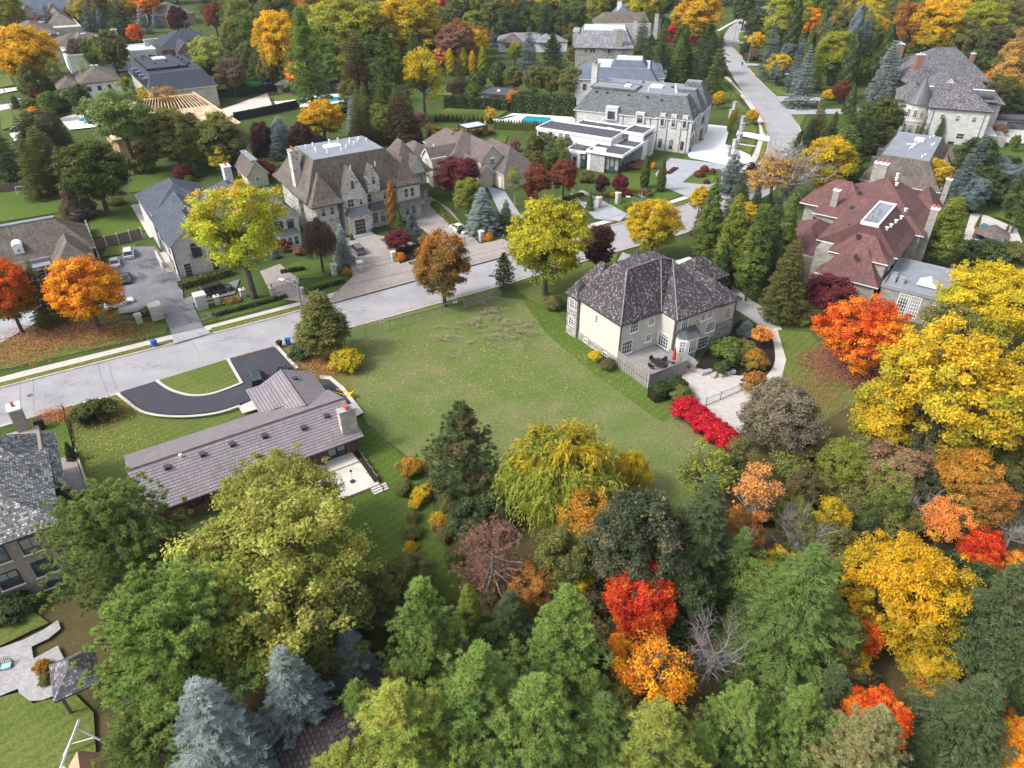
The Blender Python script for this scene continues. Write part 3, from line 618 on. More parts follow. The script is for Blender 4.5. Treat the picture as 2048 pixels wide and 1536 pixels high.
# far side lawns along the curved street
grasspatch('street_lawn', [(1479, 66), (1505, 58), (1510, 75), (1476, 80)]); grasspatch('street_lawn', [(1464, 92), (1500, 95), (1520, 125), (1494, 127), (1480, 110)]); grasspatch('street_lawn', [(1492, 132), (1530, 140), (1545, 158), (1524, 162)]); grasspatch('street_lawn', [(1524, 166), (1570, 170), (1575, 192), (1556, 192)]); grasspatch('street_lawn', [(1558, 205), (1615, 208), (1618, 220), (1575, 218)]); grasspatch('street_lawn', [(1582, 230), (1612, 230), (1600, 255)]); grasspatch('street_lawn', [(1495, 8), (1512, 2), (1520, 12), (1498, 18)])
for P in ([(1490, 127), (1545, 130), (1545, 134), (1495, 132)], [(1550, 193), (1640, 196), (1640, 203), (1560, 203)], [(1574, 220), (1780, 218), (1780, 228), (1582, 230)], [(1462, 83), (1490, 85), (1490, 89), (1463, 88)]): sheet('driveway', PW(P), M['drive_grey'])
# lots on the left
grasspatch('back_lawn', [(-60, 470), (0, 446), (130, 425), (118, 380), (0, 388), (-80, 400)], 'lawn_lush'); grasspatch('back_lawn', [(185, 478), (300, 462), (265, 412), (180, 430)], 'lawn_lush')
grasspatch('back_lawn', [(255, 388), (362, 372), (360, 335), (262, 345)], 'lawn_lush'); grasspatch('back_lawn', [(515, 345), (570, 330), (600, 300), (500, 310)], 'lawn')
grasspatch('back_lawn', [(205, 516), (260, 508), (275, 490), (215, 495)], 'lawn')
sheet('side_path', PW([(262, 412), (292, 408), (330, 470), (300, 478)]), M['patio'])
sheet('parking_court', PW([(215, 530), (270, 495), (310, 495), (360, 545), (368, 600), (480, 560), (470, 590), (386, 610), (408, 658), (345, 672), (322, 620), (240, 630)]), M['asphalt_old'])
sheet('driveway_apron', PW([(345, 672), (408, 658), (424, 668), (348, 690)]), M['drive_grey'])
sheet('side_drive', PW([(-40, 700), (0, 690), (70, 650), (90, 600), (60, 560), (40, 600), (0, 640), (-60, 660)]), M['drive_grey'])
sheet('entrance_court', PW([(520, 545), (560, 530), (596, 560), (600, 590), (638, 600), (640, 612), (560, 600), (535, 575)]), M['paver'])
sheet('paved_court', PW([(705, 556), (700, 520), (690, 480), (740, 470), (800, 480), (870, 500), (960, 490), (1005, 480), (1040, 495), (1010, 515), (640, 615), (660, 600)]), M['paver'])
sheet('paved_court', PW([(830, 420), (860, 395), (900, 420), (940, 470), (960, 490), (900, 500), (870, 480), (830, 450)]), M['paver'])
sheet('planting_bed', PW([(792, 500), (870, 480), (880, 505), (800, 530)]), M['soil'])
sheet('driveway', PW([(975, 375), (1010, 385), (1040, 430), (1070, 440), (1070, 470), (1000, 430)]), M['drive_grey'])
sheet('driveway', PW([(1140, 390), (1165, 382), (1255, 430), (1240, 445), (1190, 440)]), M['drive_grey'])
grasspatch('front_lawn', [(1140, 378), (1190, 400), (1185, 410), (1150, 400)], 'lawn'); grasspatch('front_lawn', [(1245, 345), (1300, 340), (1330, 370), (1290, 400), (1230, 380)], 'lawn_lush')
sheet('forecourt', PW([(1340, 318), (1450, 330), (1460, 335), (1470, 350), (1400, 385), (1380, 398), (1330, 378), (1310, 350)]), M['drive_grey'])
sheet('lawn_island', PW([(1364, 367), (1395, 342), (1440, 340), (1450, 352), (1420, 372)]), M['lawn_lush'])
sheet('pale_forecourt', PW([(1375, 312), (1410, 250), (1460, 255), (1450, 290), (1500, 312), (1505, 325), (1470, 335), (1380, 318)]), M['drive_pale'])
sheet('pale_path', PW([(1475, 262), (1540, 275), (1540, 286), (1472, 272)]), M['drive_pale'])
sheet('pool_terrace', PW([(990, 245), (1035, 223), (1140, 231), (1160, 250), (1060, 262)]), M['drive_pale'])
sheet('garden_lawn', PW([(880, 228), (905, 208), (985, 216), (1020, 222), (985, 242), (905, 245)]), M['lawn']); sheet('garden_lawn', PW([(875, 192), (882, 172), (910, 168), (905, 192)]), M['lawn']); sheet('garden_lawn', PW([(868, 274), (872, 256), (905, 260), (890, 270)]), M['lawn_lush']); sheet('garden_lawn', PW([(990, 282), (1000, 270), (1015, 275), (1010, 288)]), M['lawn_lush'])
sheet('swim_terrace', PW([(548, 205), (600, 195), (690, 188), (700, 205), (560, 222)]), M['drive_pale']); sheet('play_terrace', PW([(440, 222), (535, 188), (548, 220), (560, 225), (450, 234)]), M['patio']); sheet('garden_lawn', PW([(535, 195), (580, 188), (600, 200), (555, 205)]), M['lawn'])
sheet('sports_court', PW([(470, 185), (478, 162), (520, 158), (560, 172), (560, 178)]), M['turf']); sheet('sports_court_edge', PW([(510, 158), (524, 156), (560, 176), (552, 178)]), M['blue'])
grasspatch('park_lawn', [(600, 150), (630, 110), (690, 105), (690, 150)], 'lawn_lush'); grasspatch('park_lawn', [(1120, 62), (1175, 52), (1170, 30), (1100, 40)])
# right hand gardens
sheet('terrace', PW([(1940, 430), (1965, 430), (2032, 460), (2048, 500), (1950, 500), (1925, 480)]), M['walk']); grasspatch('garden_lawn', [(1925, 410), (1945, 405), (2035, 418), (2048, 460), (2000, 440), (1945, 428)], 'lawn_lush'); grasspatch('garden_lawn', [(1950, 305), (2080, 300), (2080, 345), (1990, 335)], 'lawn_lush')
sheet('terrace', PW([(1995, 250), (2080, 255), (2080, 290), (1985, 288)]), M['walk'])
# bottom left yard
sheet('back_terrace', PW([(-60, 1326), (0, 1302), (50, 1284), (90, 1264), (118, 1245), (124, 1262), (100, 1282), (66, 1298), (70, 1322), (118, 1296), (140, 1340), (134, 1378), (112, 1396), (88, 1405), (66, 1407), (50, 1402), (42, 1393), (39, 1382), (0, 1398), (-60, 1422)]), M['paver_grey'])
grasspatch('yard_lawn', [(-60, 1300), (0, 1298), (100, 1250), (60, 1220), (0, 1240), (-60, 1260)]); grasspatch('yard_lawn', [(-60, 1425), (0, 1400), (40, 1390), (70, 1412), (150, 1390), (190, 1430), (200, 1600), (-60, 1600)])
sheet('side_walkway', PW([(110, 925), (152, 910), (178, 990), (140, 1000)]), M['paver']); grasspatch('gate_lawn', [(75, 880), (85, 850), (135, 830), (150, 910), (115, 925)], 'lawn_lush')
sheet('far_drive', PW([(-60, 225), (0, 212), (60, 203), (60, 212), (0, 224), (-60, 240)]), M['walk']); sheet('far_street', PW([(-60, 190), (0, 180), (40, 176), (40, 182), (0, 190), (-60, 200)]), M['walk']); sheet('far_drive', PW([(20, 270), (100, 245), (110, 252), (30, 285)]), M['drive_pale'])
grasspatch('far_lawn', [(5, 262), (0, 225), (60, 214), (66, 246)]); grasspatch('far_lawn', [(-40, 165), (0, 150), (20, 155), (30, 172), (-40, 185)]); sheet('fountain_court', PW([(120, 240), (180, 220), (215, 228), (205, 255), (140, 262)]), M['drive_pale']); grasspatch('far_lawn', [(175, 238), (205, 232), (208, 248), (178, 252)])
# ================================================================ buildings
WC = {}
ROT = {'-t': 0., '+s': pi / 2, '+t': pi, '-s': -pi / 2}
def winmesh(w, h, col, nx, ny, arch):
    k = (round(w, 2), round(h, 2), col, nx, ny, arch)
    if k in WC: return WC[k]
    f = MB(); b = .09 if w > .7 else .06; y0, y1 = -.07, .03
    f.box(-w/2 - .02, w/2 + .02, y0, y1, -.02, b); f.box(-w/2 - .02, -w/2 + b, y0, y1, b, h - b); f.box(w/2 - b, w/2 + .02, y0, y1, b, h - b); f.box(-w/2 - .02, w/2 + .02, y0, y1, h - b, h + .02)
    if arch:
        P = [(cos(t) * (w/2 + .02), h + .02 + sin(t) * w * .38) for t in np.linspace(0, pi, 9)]
        n = len(f.v); f.v += [(x, y0, z) for x, z in P] + [(x, y1, z) for x, z in P]
        f.f.append(tuple(range(n, n + 9))[::-1]); f.f.append(tuple(range(n + 9, n + 18)))
        for i in range(8): f.f.append((n + i, n + i + 1, n + 10 + i, n + 9 + i))
    t = .03
    for i in range(1, nx): x = -w/2 + w * i / nx; f.box(x - t, x + t, y0 + .02, y1 - .02, b, h - b)
    for i in range(1, ny): z = h * i / ny; f.box(-w/2 + b, w/2 - b, y0 + .024, y1 - .024, z - t, z + t)
    p = MB(); p.box(-w/2 + b * .8, w/2 - b * .8, -.025, .012, b * .8, h - b * .8)
    s = MB(); s.box(-w/2 - .15, w/2 + .15, -.16, .02, -.16, -.025)
    fm = f.mesh('window_frame'); fm.materials.append(M[col]); pm = p.mesh('pane'); pm.materials.append(M['glass']); sm = s.mesh('sill'); sm.materials.append(M['white' if col == 'white' else 'cream'])
    WC[k] = (fm, pm, sm); return WC[k]
class House:
    def __init__(s, name, label, cat, c0, ang=33, group=None):
        s.a = radians(ang); s.c = c0; x, y = ST(c0[0], c0[1], s.a); s.root = empty(name, (x, y, 0), s.a, label, cat, group); s.parts = {}; s.k = 0
    def m(s, part, mat):
        return s.parts.setdefault((part, mat), MB())
    def R(s, r): return (r[0] - s.c[0], r[1] - s.c[0], r[2] - s.c[1], r[3] - s.c[1])
    def wall(s, r, z0, z1, mat, part='wall'):
        if part in ('dormer', 'front_bay'): return s.sep(part, mat, r, z0, z1)
        q = s.R(r); s.k += 1; s.m(part, mat).box(*q, z0, z1 - s.k * .002)
    def eave(s, r, z, ov, mat='darktrim', th=.2):
        q = s.R(r); s.k += 1; e = s.k * .003; s.m('eave', mat).box(q[0] - ov + .04, q[1] + ov - .04, q[2] - ov + .04, q[3] + ov - .04, z - th - e, z - .012 - e)
    def hip(s, r, z0, z1, mat, ov=.5, top=None, trim='darktrim', bell=0., part='roof'):
        """hip roof over rect r; top=rect gives a flat topped one; bell flares the eaves"""
        q = s.R(r); b = (q[0] - ov, q[1] + ov, q[2] - ov, q[3] + ov)
        if top is None:
            w, d = b[1] - b[0], b[3] - b[2]
            if w > d: t = (b[0] + d/2, b[1] - d/2, (b[2] + b[3]) / 2, (b[2] + b[3]) / 2)
            else: t = ((b[0] + b[1]) / 2, (b[0] + b[1]) / 2, b[2] + w/2, b[3] - w/2)
        else: t = s.R(top)
        m = s.m(part, mat)
        if bell:
            f = .26; c = tuple(b[i] + (t[i] - b[i]) * f for i in range(4)); zc = z0 + (z1 - z0) * f * (1 - bell)
            m.frus(b, z0, c, zc, top=False); m.frus(c, zc, t, z1)
        else: m.frus(b, z0, t, z1)
        if trim: s.eave(r, z0, ov, trim)
        return t
    def flat(s, r, z, mat='flat_grey', part='flat_roof', rim=0., rimmat='white', t=.25):
        q = s.R(r); s.k += 1; e = s.k * .003
        s.m(part, mat).box(q[0] + .02, q[1] - .02, q[2] + .02, q[3] - .02, z - .1, z + .02 + e)
        if rim:
            m = s.m('parapet', rimmat); z1 = z + rim + e
            m.box(q[0], q[1], q[2], q[2] + t, z - .3, z1); m.box(q[0], q[1], q[3] - t, q[3], z - .3, z1); m.box(q[0], q[0] + t, q[2] + t, q[3] - t, z - .3, z1); m.box(q[1] - t, q[1], q[2] + t, q[3] - t, z - .3, z1)
    def gable(s, r, z0, z1, axis, mat, wallmat, ov=.4, end=.3, trim='cream', ends=(1, 1), part='roof', t=.14):
        """gable roof, ridge along axis 's' or 't'; ends: which gable walls exist"""
        q = s.R(r); s.k += 1; e = s.k * .002
        if axis == 's': a0, a1, b0, b1 = q
        else: b0, b1, a0, a1 = q
        bm = (b0 + b1) / 2; sl = (z1 - z0) / (bm - b0); ze = z0 - ov * sl
        P = (lambda a, b, z: (a, b, z)) if axis == 's' else (lambda a, b, z: (b, a, z))
        A0, A1 = a0 - end, a1 + end; m = s.m(part, mat); tr = MB()
        for sg in (-1, 1):
            be = bm + sg * (bm - b0 + ov)
            f = [P(A0, be, ze + e), P(A1, be, ze + e), P(A1, bm, z1 + e), P(A0, bm, z1 + e)]
            g = [P(A0, be, ze + e - t), P(A1, be, ze + e - t), P(A1, bm, z1 + e - t), P(A0, bm, z1 + e - t)]
            flip = (sg == 1) != (axis == 't')
            m.poly(f[::-1] if flip else f); m.poly(g if flip else g[::-1]); m.poly([g[0], g[1], f[1], f[0]] if not flip else [f[0], f[1], g[1], g[0]])
            for k, A in ((0, A0 - .02), (1, A1 + .02)):
                if ends[k]: tr.poly([P(A, be, ze + e - t - .1), P(A, be, ze + e + .03), P(A, bm, z1 + e + .03), P(A, bm, z1 + e - t - .1)])
        tr.build('bargeboard', M[trim], s.root); w = MB()
        for k, A in ((0, a0), (1, a1)):
            if ends[k]:
                d = .12 if k == 0 else -.12; T3 = [(b0, z0 - .05), (b1, z0 - .05), (bm, z1 - .08)]
                w.poly([P(A, b, z) for b, z in T3]); w.poly([P(A + d, b, z) for b, z in T3][::-1])
        w.build('gable_wall', M[wallmat], s.root)
    def win(s, side, pos, al, z, w=1.2, h=1.5, col='white', g=(2, 2), arch=False, sill=False, name='window'):
        fm, pm, sm = winmesh(w, h, col, g[0], g[1], arch)
        x, y = (al, pos) if side[1] == 't' else (pos, al)
        o = link(name, fm, s.root); o.location = (x - s.c[0], y - s.c[1], z); o.rotation_euler.z = ROT[side]
        link('pane', pm, o)
        if sill: link('sill', sm, o)
        return o
    def wins(s, side, pos, als, z, **k):
        for a in als: s.win(side, pos, a, z, **k)
    def door(s, side, pos, al, z, w=1.1, h=2.2, mat='black', name='door'):
        x, y = (al, pos) if side[1] == 't' else (pos, al); m = MB(); m.box(-w/2, w/2, -.06, .04, 0, h); 
        o = m.build(name, M[mat], s.root); o.location = (x - s.c[0], y - s.c[1], z); o.rotation_euler.z = ROT[side]
        f = MB(); f.box(-w/2 - .12, -w/2, -.1, .04, 0, h + .12); f.box(w/2, w/2 + .12, -.1, .04, 0, h + .12); f.box(-w/2, w/2, -.1, .04, h, h + .12)
        for i in range(1, 4): f.box(-w/2 + .04, w/2 - .04, -.075, -.055, h * i / 4 - .02, h * i / 4 + .02)
        f.build('door_frame', M['cream'], o); return o
    def box(s, part, mat, r, z0, z1):
        if part in ('dormer', 'balcony', 'bay', 'front_steps'): return s.sep(part, mat, r, z0, z1)
        s.m(part, mat).box(*s.R(r), z0, z1)
    def sep(s, part, mat, r, z0, z1, extra=None):
        m = MB(); q = s.R(r); cx, cy = (q[0] + q[1]) / 2, (q[2] + q[3]) / 2; m.box(q[0] - cx, q[1] - cx, q[2] - cy, q[3] - cy, z0, z1)
        if extra: extra(m, (q[1] - q[0]) / 2, (q[3] - q[2]) / 2)
        o = m.build(part, M[mat], s.root); o.location = (cx, cy, 0); return o
    def chimney(s, cs, ct, z0, z1, w=1.1, d=1.4, mat='stone_white', pots=2, cap='stone_block', pot='terracotta'):
        o = s.sep('chimney', mat, (cs - w/2, cs + w/2, ct - d/2, ct + d/2), z0, z1)
        c = MB(); c.box(-w/2 - .1, w/2 + .1, -d/2 - .1, d/2 + .1, z1, z1 + .18); c.build('chimney_cap', M[cap], o)
        for i in range(pots):
            p = MB(); y = (i - (pots - 1) / 2) * d / max(pots, 1); p.tube([(0, y, z1 + .15), (0, y, z1 + .65)], [.19, .14], 10); p.tube([(0, y, z1 + .62), (0, y, z1 + .72)], [.2, .2], 10); p.build('chimney_pot', M[pot], o)
        return o
    def vents(s, pts, h=.55, mat='white', part='roof_vent', r=.13, z=0.):
        for p in pts:
            m = MB(); m.cyl(0, 0, r, -.1, h, 8); m.cyl(0, 0, r * 1.5, h, h + .1, 8); o = m.build(part, M[mat], s.root); o.location = (p[0] - s.c[0], p[1] - s.c[1], p[2] if len(p) > 2 else z)
    def boxvents(s, pts, mat='darktrim'):
        for p in pts:
            m = MB(); m.box(-.25, .25, -.25, .25, -.3, .18); m.box(-.32, .32, -.32, .32, .18, .26); o = m.build('box_vent', M[mat], s.root); o.location = (p[0] - s.c[0], p[1] - s.c[1], p[2])
    def skylight(s, r, z):
        def dome(m, a, b): m.frus((-a + .1, a - .1, -b + .1, b - .1), z + .3, (-a * .5, a * .5, -b * .5, b * .5), z + .55)
        s.sep('skylight', 'white', r, z - .1, z + .3, dome)
    def pipe(s, sd, pos, al, z1, z0=0): # downspout
        x, y = (al, pos) if sd[1] == 't' else (pos, al); dx = {'-t': (0, -.08), '+t': (0, .08), '-s': (-.08, 0), '+s': (.08, 0)}[sd]
        m = MB(); m.box(-.05, .05, -.05, .05, z0, z1); o = m.build('downspout', M['darktrim'], s.root); o.location = (x - s.c[0] + dx[0], y - s.c[1] + dx[1], 0)
    def done(s):
        for (part, mat), mb in s.parts.items(): mb.build(part, M[mat], s.root)
# --- bungalow
h = House('bungalow', 'long low brown bungalow with mauve metal tile roof beside the vacant lot', 'house', (9, 70))
h.wall((-2.4, 20.5, 65.4, 75.1), 0, 2.75, 'wood_panel'); h.wall((13.6, 20.2, 75, 80.3), 0, 2.75, 'wood_panel')
m = h.m('roof', 'tile'); q = lambda s_, t_, z_: (s_ - 9, t_ - 70, z_)
R0, RT, E0 = 69.8, 5.15, 2.85
A_, B_, C_, D_ = q(-3.2, 76, E0), q(21.1, 76, E0), q(21.1, 64.4, E0), q(-3.2, 64.4, E0); r0, r1 = q(-3.2, R0, RT), q(21.1, R0, RT)
m.poly([D_, C_, r1, r0]); m.poly([B_, A_, r0, r1])
for P_ in ([A_, D_, (D_[0], D_[1], E0 - .2), (A_[0], A_[1], E0 - .2)],): pass
m = h.m('roof', 'tile'); 
n0, n1 = q(16.9, 81.2, 4.6), q(16.9, 71.6, 4.6)          # front wing
m.poly([q(13.2, 81.2, 2.9), q(13.2, 75.2, 2.9), n1, n0]); m.poly([q(20.7, 75.2, 2.9), q(20.7, 81.2, 2.9), n0, n1]); m.poly([q(20.7, 81.2, 2.9), q(13.2, 81.2, 2.9), n0])
e0, e1 = q(14.9, 79.6, 3.75), q(14.9, 73.8, 3.75)
m.poly([q(12.1, 81.6, 2.95), q(12.1, 75.4, 2.95), q(16.9, 73.5, 4.3), q(16.9, 79.4, 4.3)]); m.poly([q(12.1, 81.6, 2.95), q(16.9, 79.4, 4.3), q(16.9, 81.3, 3.0)])
for s_ in (-2.4, 20.5): g_ = MB(); g_.poly([q(s_, 65.4, 2.7), q(s_, 75.1, 2.7), q(s_, R0, 4.95)]); g_.build('gable_wall', M['wood_panel'], h.root)
h.k = 3; h.box('eave', 'darktrim', (-3.15, 21.05, 64.45, 75.95), 2.62, 2.8); h.box('eave', 'darktrim', (12.2, 20.65, 76, 81.1), 2.63, 2.83)
m = h.m('ridge_cap', 'shingle_taupe'); m.tube([q(-3.2, R0, RT + .03), q(21.1, R0, RT + .03)], .1, 6); m.tube([n0, n1], .09, 6)
h.chimney(19.9, 65.9, 2, 6.3, 1.9, .95, 'stone_cream', 3, 'stone_block'); h.boxvents([(0.5, 68.6, 4.7), (4.2, 68.7, 4.72), (7.4, 68.7, 4.72), (10.9, 68.4, 4.6), (15.2, 67.8, 4.35), (18.2, 68.3, 4.5), (17.9, 78.6, 4.15)])
h.vents([(2.1, 69.3, 4.95)], .3)
for a_ in (17.3, 18.4): h.win('-t', 65.4, a_, .1, 1.05, 2.2, 'black', (1, 1), name='sliding_door')
h.wins('-t', 65.4, (2, 6, 10), 1, w=1.6, h=1.2, col='black'); h.door('-s', 13.6, 77.5, 0, 1.2)
h.done()
def scallop(a, b, n):  # stone edging stands proud of the eave? -> concrete patio edge behind the roof
    pass
# --- beige house with mottled shake roof
h = House('beige_house', 'large beige stucco house with mottled dark cedar shake roof and back deck', 'house', (68, 67))
ST_, CE = 'stucco', 'cedar'
h.wall((59, 66.3, 63.4, 73), 1.3, 6.8, ST_); h.wall((58.93, 66.2, 63.33, 72.9), 0, 1.3, 'stone_base', 'plinth')
h.wall((66.2, 75, 60.3, 73), 1.3, 6.8, ST_); h.wall((66.3, 75.07, 60.23, 72.9), 0, 1.3, 'stone_base', 'plinth')
h.wall((74.8, 79.6, 60.9, 70.5), 2.8, 6., ST_); h.wall((74.8, 79.67, 60.83, 70.4), 0, 2.8, 'stone_base', 'plinth'); h.wall((75, 83.2, 68.5, 74.8), 0, 6.6, ST_)
h.wall((58.6, 61, 72.6, 75.), 0, 6.8, 'stone_base', 'bay')
m = h.m('roof', CE); q = lambda s_, t_, z_: (s_ - 68, t_ - 67, z_)
Z0, Z1 = 6.85, 12.9
a1, a2, a3, a4 = q(58.6, 62.9, Z0), q(66.1, 62.9, Z0), q(66.1, 59.7, Z0), q(75.5, 59.7, Z0); b5, b6 = q(75.5, 73.6, Z0), q(58.6, 73.6, Z0)
pL, pM, pR, pB = q(62.2, 66.6, Z1), q(68.7, 66.9, Z1 + .02), q(70.8, 66.6, Z1 - .6), q(69.5, 69.6, Z1)
pB2 = q(62.4, 69.4, Z1)
m.poly([b6, a1, pL, pB2]); m.poly([a1, a2, pM, pL]); m.poly([a2, a3, pR, pM]); m.poly([a3, a4, pR]); m.poly([a4, b5, pB, pR]); m.poly([b5, b6, pB2, pB]); m.poly([pL, pM, pB, pB2]); m.poly([pM, pR, pB])
h.hip((74.6, 79.7, 60.9, 70.5), 6.05, 8.6, CE, .45); h.hip((76, 83.2, 66.6, 72.5), 6.65, 9.6, CE, .4); h.hip((58.6, 61, 72.6, 75.), 6.8, 9.2, CE, .35)
h.hip((61.6, 66, 71, 76.4), 6.9, 10.9, CE, .3); h.wall((61.8, 65.8, 72, 76.2), 0, 6.85, 'stone_base', 'front_bay'); h.hip((68, 73, 71, 76.4), 6.9, 11, CE, .3); h.wall((68.2, 72.8, 72, 76.2), 0, 6.85, 'stone_base', 'front_bay')
h.box('eave', 'darktrim', (58.66, 66.2, 62.96, 73.5), 6.6, 6.82); h.box('eave', 'darktrim', (66.16, 75.44, 59.76, 73.5), 6.61, 6.83)
m = h.m('ridge_cap', 'ridge')
for P_ in ((pL, pM), (a1, pL), (pM, pR), (a3, pR), (pM, a2)): m.tube([tuple(np.array(p) + (0, 0, .03)) for p in P_], .1, 5)
for a_, z_, w_, h_, g_, kw in ((60.6, 1.5, 1.9, 2.1, (4, 3), {'name': 'patio_door'}), (61.6, 4.7, 1.5, 1.7, (3, 3), {}), (64.8, 4.9, 1.0, 1.2, (2, 3), {}), (64.6, 2.2, 1., 1.2, (2, 3), {})): h.win('-t', 63.4 - (.0), a_, z_, w=w_, h=h_, col='white', g=g_, sill=True, **kw)
h.win('-s', 66.2, 61.9, 1.5, w=2.0, h=2.2, g=(4, 4), name='patio_door'); h.win('-s', 59, 68.5, 4.6, w=.6, h=1.2, g=(1, 3), sill=True); h.win('-s', 58.6, 73.8, 4.6, w=1.2, h=1.6, g=(2, 4)); h.win('-s', 58.6, 73.8, 1.7, w=1.2, h=1.6, g=(2, 4)); h.wins('-s', 58.93, (66, 70.5), .3, w=.9, h=.6, g=(2, 1))
for a_, z_, w_, h_, g_ in ((68.2, 4.3, 1.3, 2.1, (3, 5)), (73.2, 4.9, .9, 1.2, (2, 3)), (71.8, 4.9, .9, 1.2, (2, 3)), (73.7, 2.5, 1.8, 1.7, (4, 4)), (72.6, -.0 + .02, 2.2, 1.9, (4, 3))): h.win('-t', 60.25, a_, z_, w=w_, h=h_, g=g_, sill=z_ > 1)
h.wins('-t', 60.83, (77.8,), 3.2, w=1.3, h=1.8, g=(3, 5)); h.win('-t', 60.23, 69.5, .2, w=1., h=.7, g=(2, 2))
# bay with metal roof, balcony
b = h.m('bay', 'cream'); P5 = [(-1.2, -6.77), (-1.2, -7.4), (-.3, -8.4), (1.6, -8.4), (2.6, -7.4), (2.6, -6.77)]; b.prism(P5, 1.3, 3.9); h.m('plinth', 'stone_base').prism([(x * .99, y + .02) for x, y in P5], 0, 1.29)
rf = h.m('bay_roof', 'copper_dark'); T5 = [(x * 1.08, y - (.15 if y < -7 else 0), 3.92) for x, y in P5]; U5 = [(x * .8 + .2, -6.77 if y > -7.5 else -7.0, 4.75) for x, y in P5]
for i in range(5): rf.poly([T5[i], T5[i+1], U5[i+1], U5[i]])
rf.poly(U5)
for a_ in (67.85, ): h.win('-t', 58.58, a_ + .8, 1.6, w=1.5, h=1.9, g=(3, 4))
o = h.win('-t', 59, 70.1, 1.6, w=1.0, h=1.9, g=(2, 4)); o.rotation_euler.z = radians(45); o.location = (70.15 - 68, 59.05 - 67, 1.6)
o = h.win('-t', 59, 67.2, 1.6, w=.9, h=1.9, g=(2, 4)); o.rotation_euler.z = radians(-48); o.location = (67.2 - 68, 59.1 - 67, 1.6)
m = MB()
for i in range(9): m.bar((.4 + i * .25, -7.6, 4.5), (.4 + i * .25, -7.6, 5.4), .02)
m.bar((.4, -7.6, 5.4), (2.4, -7.6, 5.4), .03); m.bar((2.4, -7.6, 5.4), (2.4, -6.8, 5.4), .03); m.build('balcony_railing', M['black'], h.root)
for sd, p_, a_ in (('-t', 63.4, 59.15), ('-t', 60.3, 66.5), ('-t', 60.9, 79.4), ('-s', 59, 72.4)): h.pipe(sd, p_, a_, 6.6, .1)
# deck
d = MB(); d.box(58.9 - 68, 65.8 - 68, 56.6 - 67, 63.3 - 67, 1.1, 1.3); d.build('deck_floor', M['wood_grey'], h.root)
d = MB(); d.box(58.85 - 68, 65.8 - 68, 56.55 - 67, 56.65 - 67, 0, 1.1); d.box(58.8 - 68, 58.9 - 68, 56.6 - 67, 63.3 - 67, 0, 1.1)
for i in range(14): x = 58.85 + i * .53; d.box(x - 68 - .05, x - 68 + .05, 56.5 - 67, 56.6 - 67, 0, 2.4)
for i in range(14): d.box(58.72 - 68, 58.82 - 68, 56.6 + i * .5 - 67 - .05, 56.6 + i * .5 - 67 + .05, 0, 2.75 if i % 3 else 2.9)
d.box(58.74 - 68, 58.86 - 68, 56.7 - 67, 63.2 - 67, 2.6, 2.7); d.box(58.9 - 68, 65.7 - 68, 56.5 - 67, 56.6 - 67, 2.2, 2.3); d.build('deck_skirt', M['wood_grey'], h.root)
d = MB(); d.box(58.77 - 68, 58.83 - 68, 56.7 - 67, 63.2 - 67, 1.35, 2.55); d.box(59 - 68, 65.7 - 68, 56.52 - 67, 56.57 - 67, 1.35, 2.15); d.box(65.77 - 68, 65.83 - 68, 56.6 - 67, 60.2 - 67, 1.35, 2.2); d.box(66.95 - 68, 67.0 - 68, 56. - 67, 59. - 67, 0.1, 2.1); d.build('lattice_screen', M['wood_grey'], h.root)
d = MB()
for i in range(7): d.box(65.8 - 68, 67. - 68, 60.0 - i * .3 - 67 - .3, 60.0 - i * .3 - 67, 0, 1.2 - i * .17)
d.build('deck_stairs', M['wood_grey'], h.root)
h.done()
# --- bottom left brick house
h = House('brick_house', 'pinkish brick house with grey shake roof in the bottom left corner', 'house', (-16, 70))
h.wall((-30, -9.9, 62.4, 80), 0, 7.5, 'brick'); h.hip((-30, -9.9, 62.4, 74.4), 7.55, 12.2, 'cedar_grey', .5); h.hip((-20, -9.2, 70, 79.5), 6.0, 11.2, 'cedar_grey', .5); h.hip((-34, -18, 66, 86), 7.5, 13.2, 'cedar_grey', .5)
h.chimney(-11.3, 80.3, 0, 10.2, 1.1, 1.5, 'brick', 1, 'white')
for a_ in (-12.2, -15., -17.8, -20.6): h.win('-t', 62.4, a_, 5.1, 1.7, 1.8, 'darktrim', (2, 1), sill=True); h.win('-t', 62.4, a_, 2., 1.7, 1.9, 'darktrim', (2, 1), sill=True); h.win('-t', 62.4, a_, .25, 1.5, .8, 'darktrim', (2, 1), sill=True)
h.wins('+s', -9.9, (66, 70, 75), 4.5, w=1.2, h=1.5, col='darktrim'); h.done()
# --- far left beige house
h = House('dormered_house', 'grey roofed beige house with a small round topped dormer at the left edge', 'house', (-5, 140))
h.wall((-20, 1.6, 138.6, 149), 0, 4.5, 'stucco_tan'); h.hip((-20, 1.6, 138.6, 150), 4.5, 9, 'shingle_brown', .5, top=(-14, -2.6, 144.0, 144.6), trim='white'); h.wall((-4.4, .9, 132.5, 139), 0, 4.1, 'stucco_tan'); h.hip((-4.4, .9, 132.5, 142.), 4.1, 7.4, 'shingle_brown', .5, trim='white')
h.m('ridge_flat', 'flat_grey').box(-9.4, 2.6, 3.8, 4.8, 8.9, 9.06)
d = MB(); d.box(-.7, .7, -.1, 2.2, 0, 1.3); P_ = [(cos(t) * .8, sin(t) * .5 + 1.3) for t in np.linspace(0, pi, 9)]
for i in range(8): d.poly([(P_[i][0], -.15, P_[i][1]), (P_[i+1][0], -.15, P_[i+1][1]), (P_[i+1][0], 2.2, P_[i+1][1]), (P_[i][0], 2.2, P_[i][1])][::-1])
d.poly([(x, -.12, z) for x, z in P_][::-1]); o = d.build('dormer', M['white'], h.root); o.location = (-4, -.6, 5.4); h.win('-t', 139.25, -9, 5.65, .5, .7, 'white', (2, 2))
